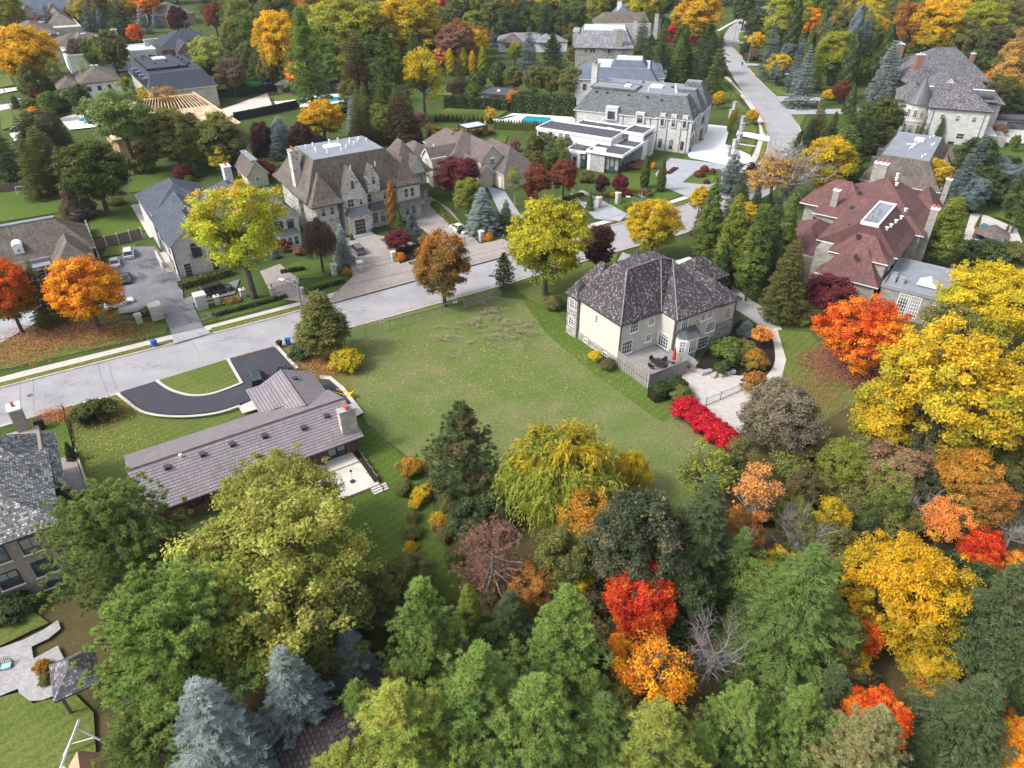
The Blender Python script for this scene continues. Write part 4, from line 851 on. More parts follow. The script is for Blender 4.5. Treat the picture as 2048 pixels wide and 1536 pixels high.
h.wins('-t', 138.6, (-6.2, -8.5, -12), 1.4, w=1.2, h=1.5, col='black', g=(2, 2)); h.box('porch_roof', 'flat_grey', (-8., -5.2, 136.2, 138.6), 3.5, 3.7); h.box('porch_column', 'white', (-7.9, -7.6, 136.3, 136.6), 0, 3.5); h.door('-t', 138.6, -7.2, 0, 1.2); h.done()
# --- limestone house, blue slate roofs
h = House('limestone_house', 'pale limestone house with stepped blue slate roofs behind the honey locust', 'house', (24, 140))
h.wall((12.8, 21., 127, 146), 0, 6.3, 'stone_pale'); h.gable((12.8, 21, 127, 134), 6.3, 9.7, 't', 'shingle_slate', 'stone_pale'); h.gable((12.8, 22.6, 134, 142.5), 6.35, 10.2, 't', 'shingle_slate', 'stone_pale'); h.wall((12.8, 22.6, 134, 146), 0, 6.35, 'stone_pale')
h.wall((12.6, 24, 142, 158), 0, 6, 'stone_pale'); h.hip((12.8, 24.5, 142.4, 158), 6.0, 10, 'shingle_slate', .5, trim='cream'); h.wall((20.9, 36, 129.9, 146), 0, 6.3, 'stone_pale'); h.hip((20.9, 33, 131, 149), 6.3, 10.6, 'shingle_slate', .5, trim='cream'); h.gable((30.5, 36, 129.5, 139), 6.3, 9.2, 't', 'shingle_slate', 'stone_pale'); h.wall((30.5, 36, 129.5, 131), 0, 6.32, 'stone_pale')
h.win('-t', 127, 16.7, 3.2, 1.6, 2.1, 'darktrim', (4, 2), arch=True); h.door('-t', 127, 14.6, .1, 1.1, 2.3, 'darktrim'); h.door('-t', 127, 19.2, .1, 1., 2.2, 'black')
m = MB(); m.cyl(0, 0, .5, 0, .06, 20); o = m.build('oculus_window', M['glass'], h.root); o.rotation_euler = (pi / 2, 0, 0); o.location = (16.9 - 24, 126.98 - 140, 7.6)
m = MB()
for i in range(11): m.bar((-1.2 + i * .24, -.5, 0), (-1.2 + i * .24, -.5, .95), .022)
m.bar((-1.2, -.5, .95), (1.2, -.5, .95), .035); m.bar((-1.2, -.5, .02), (1.2, -.5, .02), .035); m.bar((-1.2, -.5, .95), (-1.2, 0, .95), .03); m.bar((1.2, -.5, .95), (1.2, 0, .95), .03); o = m.build('balcony_railing', M['black'], h.root); o.location = (16.7 - 24, 127 - 140, 3.1)
h.wins('-t', 129.5, (32.2,), 3.9, w=1.5, h=1.6, col='darktrim', g=(2, 2)); h.wins('-t', 129.5, (34.4,), 3.9, w=1.2, h=1.6, col='darktrim', g=(2, 2)); h.box('bay', 'stone_pale', (31.6, 35.4, 128.4, 129.5), 0, 3.1); h.m('bay_roof', 'copper_dark').frus((7.4, 11.6, -11.8, -10.4), 3.12, (8, 11, -10.9, -10.4), 3.8); h.wins('-t', 128.4, (32.3, 33.5, 34.7), .8, w=.95, h=1.9, col='white', g=(1, 2))
h.door('-t', 129.9, 26.6, 1.2, 1.8, 2.5, 'darktrim'); h.wins('-t', 129.9, (23.5, 29.), 4, w=1.2, h=1.7, col='darktrim'); h.wins('-s', 12.8, (129.5, 132, 137, 140), .6, w=1., h=2., col='darktrim', g=(2, 3)); h.wins('-s', 12.8, (129.5, 137, 141), 3.8, w=1., h=1.4, col='darktrim', g=(2, 2))
h.box('front_steps', 'paver', (25.3, 28.4, 128.9, 129.9), 0, 1.1); h.box('front_steps', 'paver', (25.2, 28.5, 128.2, 128.9), 0, .75); h.box('front_steps', 'paver', (25.1, 28.6, 127.5, 128.2), 0, .4)
m = MB(); 
for i in range(7): m.box(-1.5, 0, -.35 * i - .35, -.35 * i, 0, 1.4 - .2 * i)
m.box(-1.5, 0, 0, 5, 0, 1.42); m.box(-1.75, -1.5, -1.2, 5, 0, 2.0); o = m.build('side_stairs', M['stone_cream'], h.root); o.location = (12.8 - 24, 132 - 140, 0)
h.chimney(28.4, 146, 6, 12.2, 1.4, 2.2, 'stone_pale', 2, 'white'); h.pipe('-t', 127, 12.95, 6.2); h.done()
# --- stone mansion
h = House('stone_mansion', 'rubble stone mansion with steep brown roofs and a broad flat grey roof top', 'house', (50, 138))
SB, SW_ = 'shingle_brown', 'stone_white'
h.wall((39.6, 62, 131.2, 150), 0, 7.5, SW_); h.hip((39, 62, 131.2, 150), 7.5, 14.4, SB, .9, top=(41.8, 56.3, 131.6 + 1.6, 144), bell=.35); h.flat((41.9, 56.2, 133.3, 143.9), 14.4)
h.hip((38.9, 44.6, 128.9, 140), 7.1, 12.3, SB, .6, bell=.3); h.wall((39.6, 44, 129.6, 132), 0, 7.2, SW_)
h.wall((45, 50, 129.3, 133), 0, 7.6, SW_); h.gable((45, 50, 129.3, 139), 7.6, 12.9, 't', SB, SW_, ov=.35, end=-.15, trim='stone_white'); h.wall((57.2, 62, 130.3, 134), 0, 7.4, SW_); h.hip((57.4, 61.8, 130.4, 139), 7.4, 12.2, SB, .6, bell=.3)
h.hip((60, 68.2, 137.5, 148), 7.0, 12.8, SB, .6, bell=.3); h.wall((61, 67.6, 138.2, 147), 0, 7.0, SW_); h.gable((63, 66.6, 136.6, 141), 7., 10.6, 't', SB, SW_, end=.1)
h.wall((45.3, 49.9, 127.6, 129.4), 0, 4.3, SW_, 'porch'); h.m('porch_roof', 'copper_dark').frus((-4.9, 0.1, -10.7, -8.6), 4.3, (-4.3, -.6, -9.4, -8.6), 5.3)
h.door('-t', 127.6, 47.3, .5, 2.2, 2.9, 'darktrim'); m = MB(); m.box(-1.6, 1.6, -.05, .1, 0, .16)
h.box('front_steps', 'stone_grey', (45.6, 49.4, 126.4, 127.6), 0, .45); h.box('front_steps', 'stone_grey', (45.4, 49.6, 125.6, 126.4), 0, .25)
h.win('-t', 129.3, 46.6, 4.5+.9, 1.4, 1.7, 'cream', (2, 2), arch=True); h.win('-t', 129.3, 48.7, 5.5, .7, 1.3, 'cream', (1, 2), arch=True); h.win('-t', 129.3, 47.4, 9, .5, 1.3, 'darktrim', (1, 2), arch=True)
h.wall((50.8, 53.2, 129.9, 133), 7.4, 10.2, SW_, 'dormer'); h.gable((50.8, 53.2, 129.9, 135), 10.1, 12.5, 't', SB, SW_, end=-.1, ov=.25, trim='stone_white'); h.win('-t', 129.9, 52, 8.9, .5, 1.2, 'darktrim', (1, 2), arch=True)
h.wins('-t', 131.2, (51.3, 54.7), 4.9, w=1., h=1.8, col='cream', g=(1, 2), arch=True); h.box('bay', SW_, (50.6, 54.2, 129.9, 131.2), 0, 3.6); h.m('bay_roof', 'copper_dark').frus((.4, 4.5, -8.4, -6.8), 3.6, (1.2, 3.7, -7.3, -6.8), 4.8); h.wins('-t', 129.9, (51.6, 53.2), .9, w=1.1, h=2.3, col='cream', g=(2, 3))
h.wins('-t', 130.3, (58.9, 60.3), 4.7, w=1., h=1.9, col='cream', g=(1, 2), arch=True); h.wins('-t', 130.3, (58.9, 60.3), .9, w=1., h=2.2, col='cream', g=(1, 2)); h.m('skirt_roof', SB).frus((6.9, 12.6, -9.2, -7.6), 3.3, (7.3, 12.2, -7.8, -7.6), 4.2)
h.door('+s', 67.6, 141, 0, 3, 2.6, 'stone_taupe', 'garage_door'); h.door('-t', 138.2, 65, 0, 3.4, 2.6, 'stone_taupe', 'garage_door'); h.wins('-t', 138.2, (63.8, 66.3), 4.4, w=.9, h=1.6, col='cream'); h.m('skirt_roof', SB).frus((11.4, 18.4, -1., .3), 3.0, (11.5, 18., .1, .3), 3.9)
h.wins('-t', 129.6, (41, 42.8), 4.6, w=1., h=1.8, col='cream', g=(1, 2)); h.chimney(39.6, 138.2, 0, 15.3, 1.5, 1.9, SW_, 3); h.skylight((46.4, 49.6, 138.5, 140.7), 14.4)
for s_, t_ in ((46.7, 129.4), (52, 129.9)): m = MB(); m.tube([(0, 0, 0), (0, 0, .3), (0, 0, .5), (0, 0, .9)], [.2, .1, .22, .05], 8); o = m.build('finial', M['stone_cream'], h.root); o.location = (s_ - 50 + .8, t_ - 138 + .1, 12.6 if s_ < 50 else 12.3)
h.vents([(43.3, 141.5), (44.4, 139.2), (45, 142.2), (45.6, 135.9), (48.6, 142.6), (50.5, 142.8), (51.6, 139.4), (52.2, 138.5), (52.6, 141.7), (53.8, 140.5), (54.4, 141.3), (55.3, 139.4), (48.4, 135.7), (44, 137.6), (50, 137.2)], .55, z=14.4); h.done()
# --- tan gabled house
h = House('tan_gabled_house', 'tan stucco house with brown gabled roofs and a two door garage', 'house', (84, 148))
TP, TN = 'shingle_taupe', 'stucco_tan'
h.wall((74, 92, 142.5, 158), 0, 5, TN); h.hip((74.5, 93, 141, 160), 4.6, 10.2, TP, .6, trim='cream'); h.wall((85.5, 94, 134.9, 150), 0, 3.6, TN); h.hip((85.6, 94.3, 135.0, 152), 3.6, 8.2, TP, .5, trim='cream')
h.gable((82, 88, 139.2, 149), 6.5, 9.3, 't', TP, TN, trim='white'); h.wall((82, 88, 139.2, 149), 0, 6.5, TN); h.win('-t', 139.2, 85, 4.7, 1.3, 1.4, 'white', (2, 2), arch=True); h.gable((78.6, 82.6, 141.2, 149), 4.8, 6.9, 't', TP, TN, trim='white'); h.wall((78.6, 82.6, 141.2, 146), 0, 4.8, TN); h.gable((81, 84.6, 138.4, 142), 3.5, 5.4, 't', TP, TN, trim='white'); h.wall((81, 84.6, 138.4, 142), 0, 3.5, TN)
h.wall((72.6, 76.5, 145, 150.), 0, 6.6, TN); h.gable((72.6, 80, 145.4, 149.8), 6.5, 8.4, 's', TP, TN, trim='white', ends=(1, 0)); h.win('-s', 72.6, 147.6, 1.6, 1.9, 4.6, 'white', (3, 5), arch=True); h.hip((70, 80, 152, 164), 3.8, 7.2, TP, .5, trim='cream'); h.wall((71, 79, 153, 163), 0, 3.8, TN); h.hip((82, 90, 155, 167), 4, 7.8, TP, .5, trim='cream'); h.wall((83, 89, 156, 166), 0, 4, TN)
for a_ in (139.9, 137.2): h.door('-s', 85.5, a_, 0, 2.3, 2.4, 'white', 'garage_door')
h.vents([(77, 152.5, 6.6)], .8, 'white'); h.boxvents([(80.5, 146.5, 7.6), (82, 152, 9.2)], 'shingle_taupe'); h.done()
# --- white modern house
h = House('modern_house', 'white flat roofed modern house with charcoal roof decks and wood lined porch', 'house', (-75, 168), -31)
FD = 'flat_dark'; WH = 'stucco_white'
h.wall((-91.6, -70.7, 165, 173), 0, 6.3, WH); h.flat((-91.8, -70.5, 164.8, 173.4), 6.3, FD, rim=.35)
h.wall((-90, -76, 158.9, 165), 0, 3.7, WH); h.flat((-90.2, -76, 158.7, 164.8), 3.7, FD, rim=.3); h.flat((-80, -74.5, 158.8, 164.8), 4.05, FD, rim=.3)
h.wall((-80, -65, 173, 180), 0, 5.6, WH); h.flat((-86, -65.1, 173.4, 180.6), 5.6, FD, rim=.3); h.wall((-69, -65.2, 171.8, 179), 0, 6.6, WH); h.flat((-70.5, -64.9, 171.6, 179.2), 6.6, FD, rim=.4)
h.flat((-74.2, -64.6, 158.4, 166), 4.7, FD, rim=.35); h.flat((-70.4, -64.6, 166, 174.6), 4.7, FD, rim=.34); h.box('wood_wall', 'wood_panel', (-70.3, -64.9, 171.9, 172.1), .5, 4.4); h.box('side_wall', 'white', (-64.95, -64.6, 171.3, 174.2), 0, 4.45); h.box('wood_screen', 'wood_panel', (-65.15, -65.0, 173, 178.4), .6, 6.)
h.wall((-74, -70, 159.2, 166), 0, 4.4, WH); h.box('stone_wall', 'stone_grey', (-73.1, -69.4, 158.9, 159.4), 0, 4.4); h.box('stone_wall', 'white', (-74.0, -73.15, 158.85, 159.35), 0, 4.4)
for a_ in (-68.9, -67.7, -66.5): h.win('-t', 159.6, a_, .1, 1.15, 4.2, 'black', (1, 2), name='glass_wall')
for a_ in (160.4, 161.9, 163.4, 165., 166.6): h.win('+s', -65.9, a_, .3, 1.4, 4., 'black', (1, 2), name='glass_wall')
h.box('lobby_wall', 'stone_grey', (-69.4, -66., 159.7, 167.8), 0, .25); h.box('porch_deck', 'wood_panel', (-65.9, -62.5, 165, 171.8), .3, .6)
h.wins('-t', 158.9, (-77.4, ), .5, w=1., h=2.4, col='black', g=(1, 1)); h.wins('-t', 158.9, (-75., ), .5, w=.9, h=3., col='black', g=(1, 1)); h.win('-t', 165, -90, 4.6, 2.6, .9, 'black', (2, 1)); h.box('roof_box', 'white', (-72.6, -69.2, 158.7, 159.5), 4.9, 5.8)
h.skylight((-77, -74.4, 174.4, 176), 5.65); h.vents([(-79, 162.5, 4), (-77.5, 161.4, 4.3), (-76.8, 161.6, 4.3), (-79.5, 176, 5.7)], .9, 'grey_metal'); h.done()
# --- white chateau
h = House('white_chateau', 'long white stone chateau with grey green mansard roof and white forecourt', 'house', (-50, 203), -23.5)
GR = 'shingle_green'; SP_ = 'stone_pale'
h.wall((-64.4, -33.2, 191.4, 212), 0, 8, SP_); h.hip((-64.4, -33.4, 191.6, 213), 8, 12.8, GR, .6, top=(-61.5, -38, 196, 211), trim='white', bell=.2); h.flat((-61.4, -38.1, 196.1, 211), 12.8, 'flat_grey'); h.flat((-62, -49.5, 195.8, 203), 13.2, 'flat_grey', rim=.12, rimmat=GR)
h.wall((-41.6, -32.6, 190.4, 197), 0, 8.4, SP_); h.hip((-41.6, -32.8, 190.5, 199.5), 8.4, 13.4, GR, .5, top=(-39.4, -35.4, 193.6, 197), trim='white'); h.flat((-39.4, -35.4, 193.6, 197), 13.4)
h.wall((-38, -31.9, 199.5, 204), 0, 8.4, SP_); h.hip((-40, -32.2, 199.6, 204.6), 8.4, 13.6, GR, .5, top=(-39.5, -34.6, 200.6, 203.6), trim='white'); h.flat((-39.5, -34.6, 200.6, 203.6), 13.6); h.wall((-38, -31.8, 206.6, 212.6), 0, 8.4, SP_); h.hip((-40, -32, 206.7, 213), 8.4, 14, GR, .5, top=(-38.8, -34.8, 208.6, 211.6), trim='white'); h.flat((-38.8, -34.8, 208.6, 211.6), 14)
h.wall((-55.9, -52.5, 190.9, 194.), 6.2, 9.6, SP_, 'dormer'); h.win('-t', 190.9, -54.2, 6.6, 1.9, 1.9, 'black', (3, 2)); h.wall((-47.6, -45.2, 191.0, 194.), 6.0, 8.9, SP_, 'dormer'); h.win('-t', 191., -46.4, 6.4, 1.3, 1.8, 'black', (2, 2))
for a_ in (-40.2, -37.3, -34.4): h.wall((a_ - .7, a_ + .7, 190.1, 191.4), 6.2, 9.5, SP_, 'dormer'); h.win('-t', 190.1, a_, 6.6, .7, 2., 'black', (1, 3)); h.win('-t', 190.4, a_, .8, .8, 2.2, 'black', (1, 3))
for a_ in (-41.4, -38.8, -35.2, -33.4): h.pipe('-t', 190.4, a_, 8.2)
h.pipe('-t', 191.4, -51, 7.8); h.pipe('-t', 191.4, -64.2, 7.8); h.pipe('-t', 191.4, -43.6, 7.8)
for a_ in (192.2, 195, 201, 203, 208, 211): h.win('+s', -32.55 if a_ < 198 else -31.85, a_, 5, .9, 2., 'black', (1, 3)); h.win('+s', -32.55 if a_ < 198 else -31.85, a_, 1, 1., 2.4, 'black', (1, 3), arch=True)
for a_ in (193, 196, 201.6, 208): h.box('dormer', 'copper_dark', (-33.9, -32.6, a_, a_ + 1.3), 8.6, 10.2)
h.chimney(-63.6, 205, 8, 17.2, 1.6, 2.6, SP_, 4); h.skylight((-47.5, -44, 203, 206), 12.85); h.skylight((-53.5, -51.8, 199, 201), 13.3); h.boxvents([(-54, 205, 13), (-50.5, 208, 13), (-41.6, 204.8, 13)]); h.vents([(-39.5, 199, 12.8), (-40, 201.5, 12.8), (-40.5, 204, 12.8), (-41, 206, 12.8), (-46.5, 198, 12.8), (-38.5, 195.5, 13.4)], .9); h.boxvents([(-60, 195.3, 12.1), (-57, 195.3, 12.1), (-51, 195.3, 12.), (-46, 195.2, 12.), (-42, 194.8, 11.6)], 'darktrim')
h.door('+s', -32.5, 192.9, 0, 1.8, 3., 'black'); h.done()
# --- blue mansard behind
h = House('blue_mansard_house', 'blue grey mansard roofed house directly behind the white chateau', 'house', (-8, 248), -10)
h.wall((-22, 3, 241.5, 262), 0, 8, SP_); h.hip((-22, 3, 241.5, 262), 8, 11, 'shingle_blue', .6, top=(-16.3, 1, 244.6, 259), trim='white'); h.flat((-16.3, 1, 244.6, 259), 11, 'flat_light'); h.hip((-13.4, 2.2, 243, 256), 8.6, 13, 'shingle_blue', .1, top=(-9.8, -1.6, 246.2, 254), trim=None); h.flat((-9.8, -1.6, 246.2, 254), 13, 'flat_light', rim=.1, rimmat='flat_light'); h.hip((1.5, 6, 246, 256), 8.2, 12, 'shingle_blue', .2, top=(1.6, 4.4, 248, 254), trim='white'); h.wall((1.5, 5.8, 246.2, 255.8), 0, 8.2, SP_)
h.wins('-t', 241.5, (-19, -15, -11, -7, -3, 1), 4.6, w=1.1, h=1.8, col='black'); h.skylight((-8.8, -6.6, 249, 251), 13.1); h.box('dormer', 'white', (5.4, 6.4, 249, 252), 8, 10); h.done()
# --- slate stone house
h = House('slate_roofed_house', 'rubble stone house with pale weathered slate roof beyond the white chateau', 'house', (4, 312), -6)
h.wall((-7, 15, 300, 326), 0, 8, 'stone_patch'); h.hip((-7, 15, 300, 326), 8, 13, 'slate_mix', .5, top=(-4.2, 12.2, 307.6, 324), trim='darktrim'); h.flat((-4.2, 12.2, 307.6, 324), 13, 'flat_light'); h.hip((4, 12.5, 299.4, 312), 8, 13.2, 'slate_mix', .5, top=(7.4, 11.4, 306.8, 310)); h.chimney(9.6, 300, 0, 14, 2.6, 1., 'stone_patch', 2); h.box('side_wing', 'stone_patch', (-8.6, -6, 314, 326), 0, 11.5)
h.wins('-t', 300, (-3, -.8, .3, 6), 6.3, w=.7, h=1.2, col='black'); h.wins('+s', 15, (303, 307, 311, 315), 4.5, w=1., h=1.8, col='black'); h.skylight((0, 3, 316, 319), 13.1); h.chimney(16, 318, 6, 15, 1.2, 1.5, 'stone_cream', 2); h.done()
h = House('far_mansard_house', 'brownish mansard house behind the slate roofed stone house', 'house', (38, 362), -2)
h.wall((25, 50, 356, 372), 0, 9, 'stone_grey'); h.hip((25, 49, 357, 372), 8.6, 12, 'shingle_brown', .6, top=(29.5, 48.2, 361, 370)); h.flat((29.5, 48.2, 361, 370), 12, 'shingle_taupe'); h.wins('+s', 50, (358, 361, 364, 367), 5, w=1.3, h=2., col='black'); h.wins('+s', 49.6, (359, 363, 367), 8.9, w=1.3, h=1.8, col='black'); h.chimney(52, 354, 3, 13, 1.4, 1.4, 'stone_cream', 1); h.done()
h = House('distant_hip_house', 'grey hip roofed house at the top beyond the brownish mansard', 'house', (45, 386), -2)
h.wall((36, 58, 379, 396), 0, 9, 'stone_grey'); h.hip((36, 58, 379, 396), 9, 13, 'shingle_blue', .6, top=(39, 54, 383, 392)); h.chimney(38, 384, 8, 15, 2, 1.5, 'white', 0); h.skylight((44, 46, 385, 387), 13); h.skylight((48, 50, 385, 387), 13); h.done()
# --- oxblood mansion
h = House('oxblood_mansion', 'tan stone mansion with layered oxblood red hip roofs', 'house', (132, 20), 53)
RD, STP = 'shingle_red', 'stone_taupe'
h.wall((134.2, 153, 13.2, 31), 0, 7.4, STP); h.hip((134.2, 153, 13.2, 31), 7.5, 13.2, RD, .6, trim='white', bell=.25); h.wall((118.4, 134, 15, 26), 0, 7.3, STP); h.hip((122, 134.4, 14.6, 26.4), 7.5, 12., RD, .6, top=(121.2, 132.8, 18.1, 20.9), trim='white', bell=.25); h.flat((121.2, 132.8, 18.1, 20.9), 12, 'flat_grey', rim=.25)
h.hip((118.5, 128, 15.2, 23.4), 7.45, 11.6, RD, .6, trim='white', bell=.25); h.wall((115.8, 120, 15.2, 24), 0, 4.5, STP); h.hip((115.8, 122, 15.2, 24), 4.5, 9, RD, .6, trim='white', bell=.3); h.wall((121, 136, 24, 33), 0, 4.2, STP); h.hip((122, 136, 25, 34), 4.3, 7.4, RD, .5, trim='white'); h.hip((145, 153, 12.8, 19), 7.5, 11.2, RD, .5, trim='white', bell=.3); h.hip((139, 147, 24, 35), 7.2, 11.4, RD, .5, trim='white', bell=.3); h.wall((139.5, 146.6, 24, 34.5), 0, 7.2, STP)
h.box('flat_wing', STP, (116.3, 128.3, 5.4, 14.4), 0, 4.7); h.flat((116.1, 128.5, 5.2, 14.5), 4.7, 'flat_grey', rim=.3, rimmat='grey_metal'); m = MB(); m.frus((-1.5, 1.5, -1.5, 1.5), 0, (0, 0, 0, 0), 1.3); o = m.build('skylight', M['flat_light'], h.root); o.location = (120.6 - 132, 8.6 - 20, 4.95)
for a_, b_ in ((118.6, 13.4), (119.9, 13.6), (118.9, 12.2)): h.sep('air_conditioner', 'grey_metal', (a_ - .5, a_ + .5, b_ - .45, b_ + .45), 4.75, 5.7)
h.win('-s', 116.3, 10.8, 0.6, 1.5, 3.6, 'white', (4, 6)); h.win('-s', 116.3, 9.1, 0.6, 1.5, 3.6, 'white', (4, 6)); h.win('-s', 116.3, 6.6, .6, 1.2, 3., 'white', (3, 5))
h.chimney(136.3, 28.8, 0, 11.4, .9, 1.1, STP, 1, 'white'); h.chimney(136.6, 12.6, 0, 11.5, 1.2, 1.2, STP, 2, 'white'); h.chimney(146.5, 24.5, 7, 14.6, 1.2, 2.4, STP, 3, 'white'); h.chimney(151.4, 13.4, 6, 12.5, .9, .9, STP, 1, 'white')
h.vents([(146.6, 21.4, 12.9), (144, 21, 12.9), (142, 20.4, 12.6), (131, 16.6, 10.6), (128, 16.8, 10.8), (125.6, 17, 10.8), (123.5, 17.2, 10.9), (136.5, 17, 10.2)], .35, 'white', r=.22); h.vents([(126, 19.6, 12), (124, 20, 12), (123, 19.2, 12), (128, 19.8, 12), (122.2, 20.3, 12)], .6, 'grey_metal'); h.boxvents([(139, 25.6, 11), (133.3, 25, 10), (123, 22.6, 10.5), (120.3, 20.5, 10.), (117, 19.4, 7.9), (134, 31, 6.3)], 'darktrim')
h.wins('-t', 14.9, (122, 125, 128, 131), 5, w=1.1, h=1.5, col='white'); h.wins('-t', 13.2, (137, 141, 145, 149), 4.6, w=1.1, h=1.7, col='white'); h.done()
# --- flat topped brown mansard
h = House('brown_mansard_house', 'brown mansard house with a broad flat grey roof behind the oxblood mansion', 'house', (187, 12), 57)
h.wall((174, 200, 4, 20), 0, 4, 'stone_taupe'); h.hip((174, 200, 4.6, 19.6), 3.6, 8.9, 'shingle_brown', .7, top=(175.8, 198, 8, 17.4), trim='white', bell=.2); h.flat((175.8, 198, 8, 17.4), 8.9); h.hip((181, 188, 2.6, 8), 3.6, 8.4, 'shingle_brown', .3, trim='white'); h.hip((190, 202, 2, 8), 3.6, 7.4, 'shingle_brown', .3, trim='white'); h.skylight((191, 193.4, 11.2, 13.2), 8.95)
h.vents([(197, 9.8), (195.5, 10.4), (189, 12), (187.5, 12.6), (186, 12.4), (184.5, 12.8), (183, 13), (190, 8.9), (188.8, 9.2), (180, 9.4), (178, 9.8)], .35, z=8.92); h.m('roof_pipe', 'white').bar((.5, .2, 9.1), (-.6, 2.2, 9.1), .12); h.m('roof_pipe', 'white').bar((-3, .6, 9.1), (1.6, .4, 9.1), .1)
h.box('dormer', 'copper_dark', (178.5, 180, 17, 19.6), 5.2, 7.2); h.box('dormer', 'copper_dark', (186, 187.5, 17, 19.6), 5.2, 7.2); h.done()
# --- turreted chateau
h = House('turreted_house', 'pale stone house with grey shake roofs and a round turret with dark cone roof', 'house', (40, 236), -21)
h.wall((33.6, 48, 226.4, 246), 0, 9, 'stone_pale'); h.hip((33.6, 48, 226.4, 240), 9, 14, 'cedar_old', .6, top=(34.6, 41.6, 232, 233.6)); h.hip((33, 50, 236, 252), 9.6, 14.6, 'cedar_old', .6, top=(36, 45, 240, 247)); h.gable((34.6, 40, 233.5, 243), 12., 15.2, 't', 'cedar_old', 'stone_pale', end=.1, ends=(1, 0))
m = h.m('turret', 'stone_pale'); m.cyl(31.2 - 40, 232. - 236, 3.2, 0, 9, 24); m = h.m('turret_roof', 'copper_dark'); C0 = (31.2 - 40, 232. - 236)
m.tube([(*C0, 8.9), (*C0, 10.4), (*C0, 12.4), (*C0, 14.9), (*C0, 15.6)], [3.75, 2.9, 1.6, .12, .03], 24)
for i, a_ in enumerate((-2.3, -1.75, -1.2)):
    for z_, hh in ((5.6, 1.9), (1.2, 2.4)):
        o = h.win('-t', 0, 0, z_, 1.0, hh, 'cream', (2, 3), arch=z_ > 5); o.location = (C0[0] + 3.2 * cos(a_), C0[1] + 3.2 * sin(a_), z_); o.rotation_euler.z = a_ + pi / 2
h.m('string_course', 'cream').cyl(*C0, 3.35, 4.3, 4.7, 24)
h.m('barrel_roof', 'copper_dark').tube([(33 - 40, 236.8 - 236, 11), (49 - 40, 236.8 - 236, 11)], 1.3, 14); h.m('roof_edge', 'white').tube([(33 - 40, 236.6 - 236, 12.25), (49 - 40, 236.6 - 236, 12.25)], .18, 6)
h.wins('-t', 226.4, (37, 40.7, 44.6), 6, w=1.1, h=1.5, col='cream'); h.wins('-t', 226.4, (37.3,), 1.8, w=1.1, h=1.9, col='cream'); h.win('-t', 226.4, 42.7, 1.5, 2, 1.5, 'cream', (1, 2)); h.wins('-t', 226.4, (41, 36.8), -.0, w=1.4, h=.7, col='black'); h.pipe('-t', 226.4, 34.6, 8.8); h.pipe('-t', 226.4, 46.8, 8.8)
h.hip((48, 53, 240, 248), 8.4, 11, 'cedar_old', .5); h.wall((48, 52.6, 240.4, 247.6), 0, 8.4, 'stone_pale'); h.box('balcony', 'stone_pale', (48, 51.6, 228, 238), 2.6, 2.8); h.box('balcony', 'stone_patch', (48, 54, 228, 235), 0, 2.4); h.wall((27, 33.6, 238, 252), 0, 8, 'brick'); h.hip((27, 34, 238, 252), 8, 11.4, 'cedar_old', .5); h.win('+s', 48, 229.5, 5.2, 1.6, 2.2, 'black', (2, 2)); h.done()
h = House('shake_roofed_house', 'big house with old grey brown shake roof and red brick chimneys behind the turreted house', 'house', (114, 258), -5)
h.wall((102, 127, 248, 268), 0, 8.5, 'brick'); h.hip((102, 127, 246.5, 268), 8.5, 15.6, 'cedar_old', .7, top=(115, 121, 262, 262.06)); h.hip((101, 110, 243, 256), 8.3, 12.6, 'cedar_old', .5); h.chimney(104.6, 247.5, 5, 15.6, 2.2, 1.6, 'brick_red', 3, 'white', 'stone_block'); h.chimney(103.5, 262, 5, 16.4, 2.2, 1.6, 'brick_red', 3, 'white', 'stone_block'); h.chimney(124.6, 257, 7, 14.6, 1.1, 1.1, 'brick_red', 1, 'white', 'stone_block'); h.wins('-s', 102, (250, 254), 4.8, w=1.2, h=1.8, col='cream'); h.done()
# --- navy mansard house left
h = House('navy_mansard_house', 'house with huge dark navy shingled mansard and roof dormers on the left', 'house', (41, 266))
h.wall((32.6, 51.6, 252, 290), 0, 6.5, 'stone_cream'); h.hip((32.6, 51.6, 252, 290), 6.5, 10.6, 'shingle_navy', .7, top=(34, 49.8, 257.2, 286), trim='white'); h.flat((34, 49.8, 257.2, 286), 10.6, 'shingle_navy'); h.flat((34.1, 46.5, 262, 285.6), 11.3, 'shingle_navy', rim=.02, rimmat='shingle_navy')
h.box('roof_step', 'shingle_navy', (34.1, 46.5, 262, 285.6), 10.5, 11.2); h.skylight((39, 43, 277, 281), 11.3); h.boxvents([(36.6, 281, 11.5), (40.5, 284, 11.5), (46, 282, 11.5), (38, 269, 11.5), (42, 272, 11.5), (46.6, 277, 11.5), (47, 273, 11.5), (47, 266, 10.9), (37, 260.5, 10.9), (44, 262.6, 11.4), (48, 268, 10.9)], 'black')
for a_ in (258, 264, 270, 276): h.box('dormer', 'shingle_blue', (31.9, 33.6, a_, a_ + 2.4), 6.9, 9.4); h.win('-s', 31.9, a_ + 1.2, 7.2, 1.6, 1.8, 'darktrim', (2, 2))
h.wins('+s', 51.6, (255, 262, 270, 278), 2, w=1.2, h=2.6, col='black'); h.done()
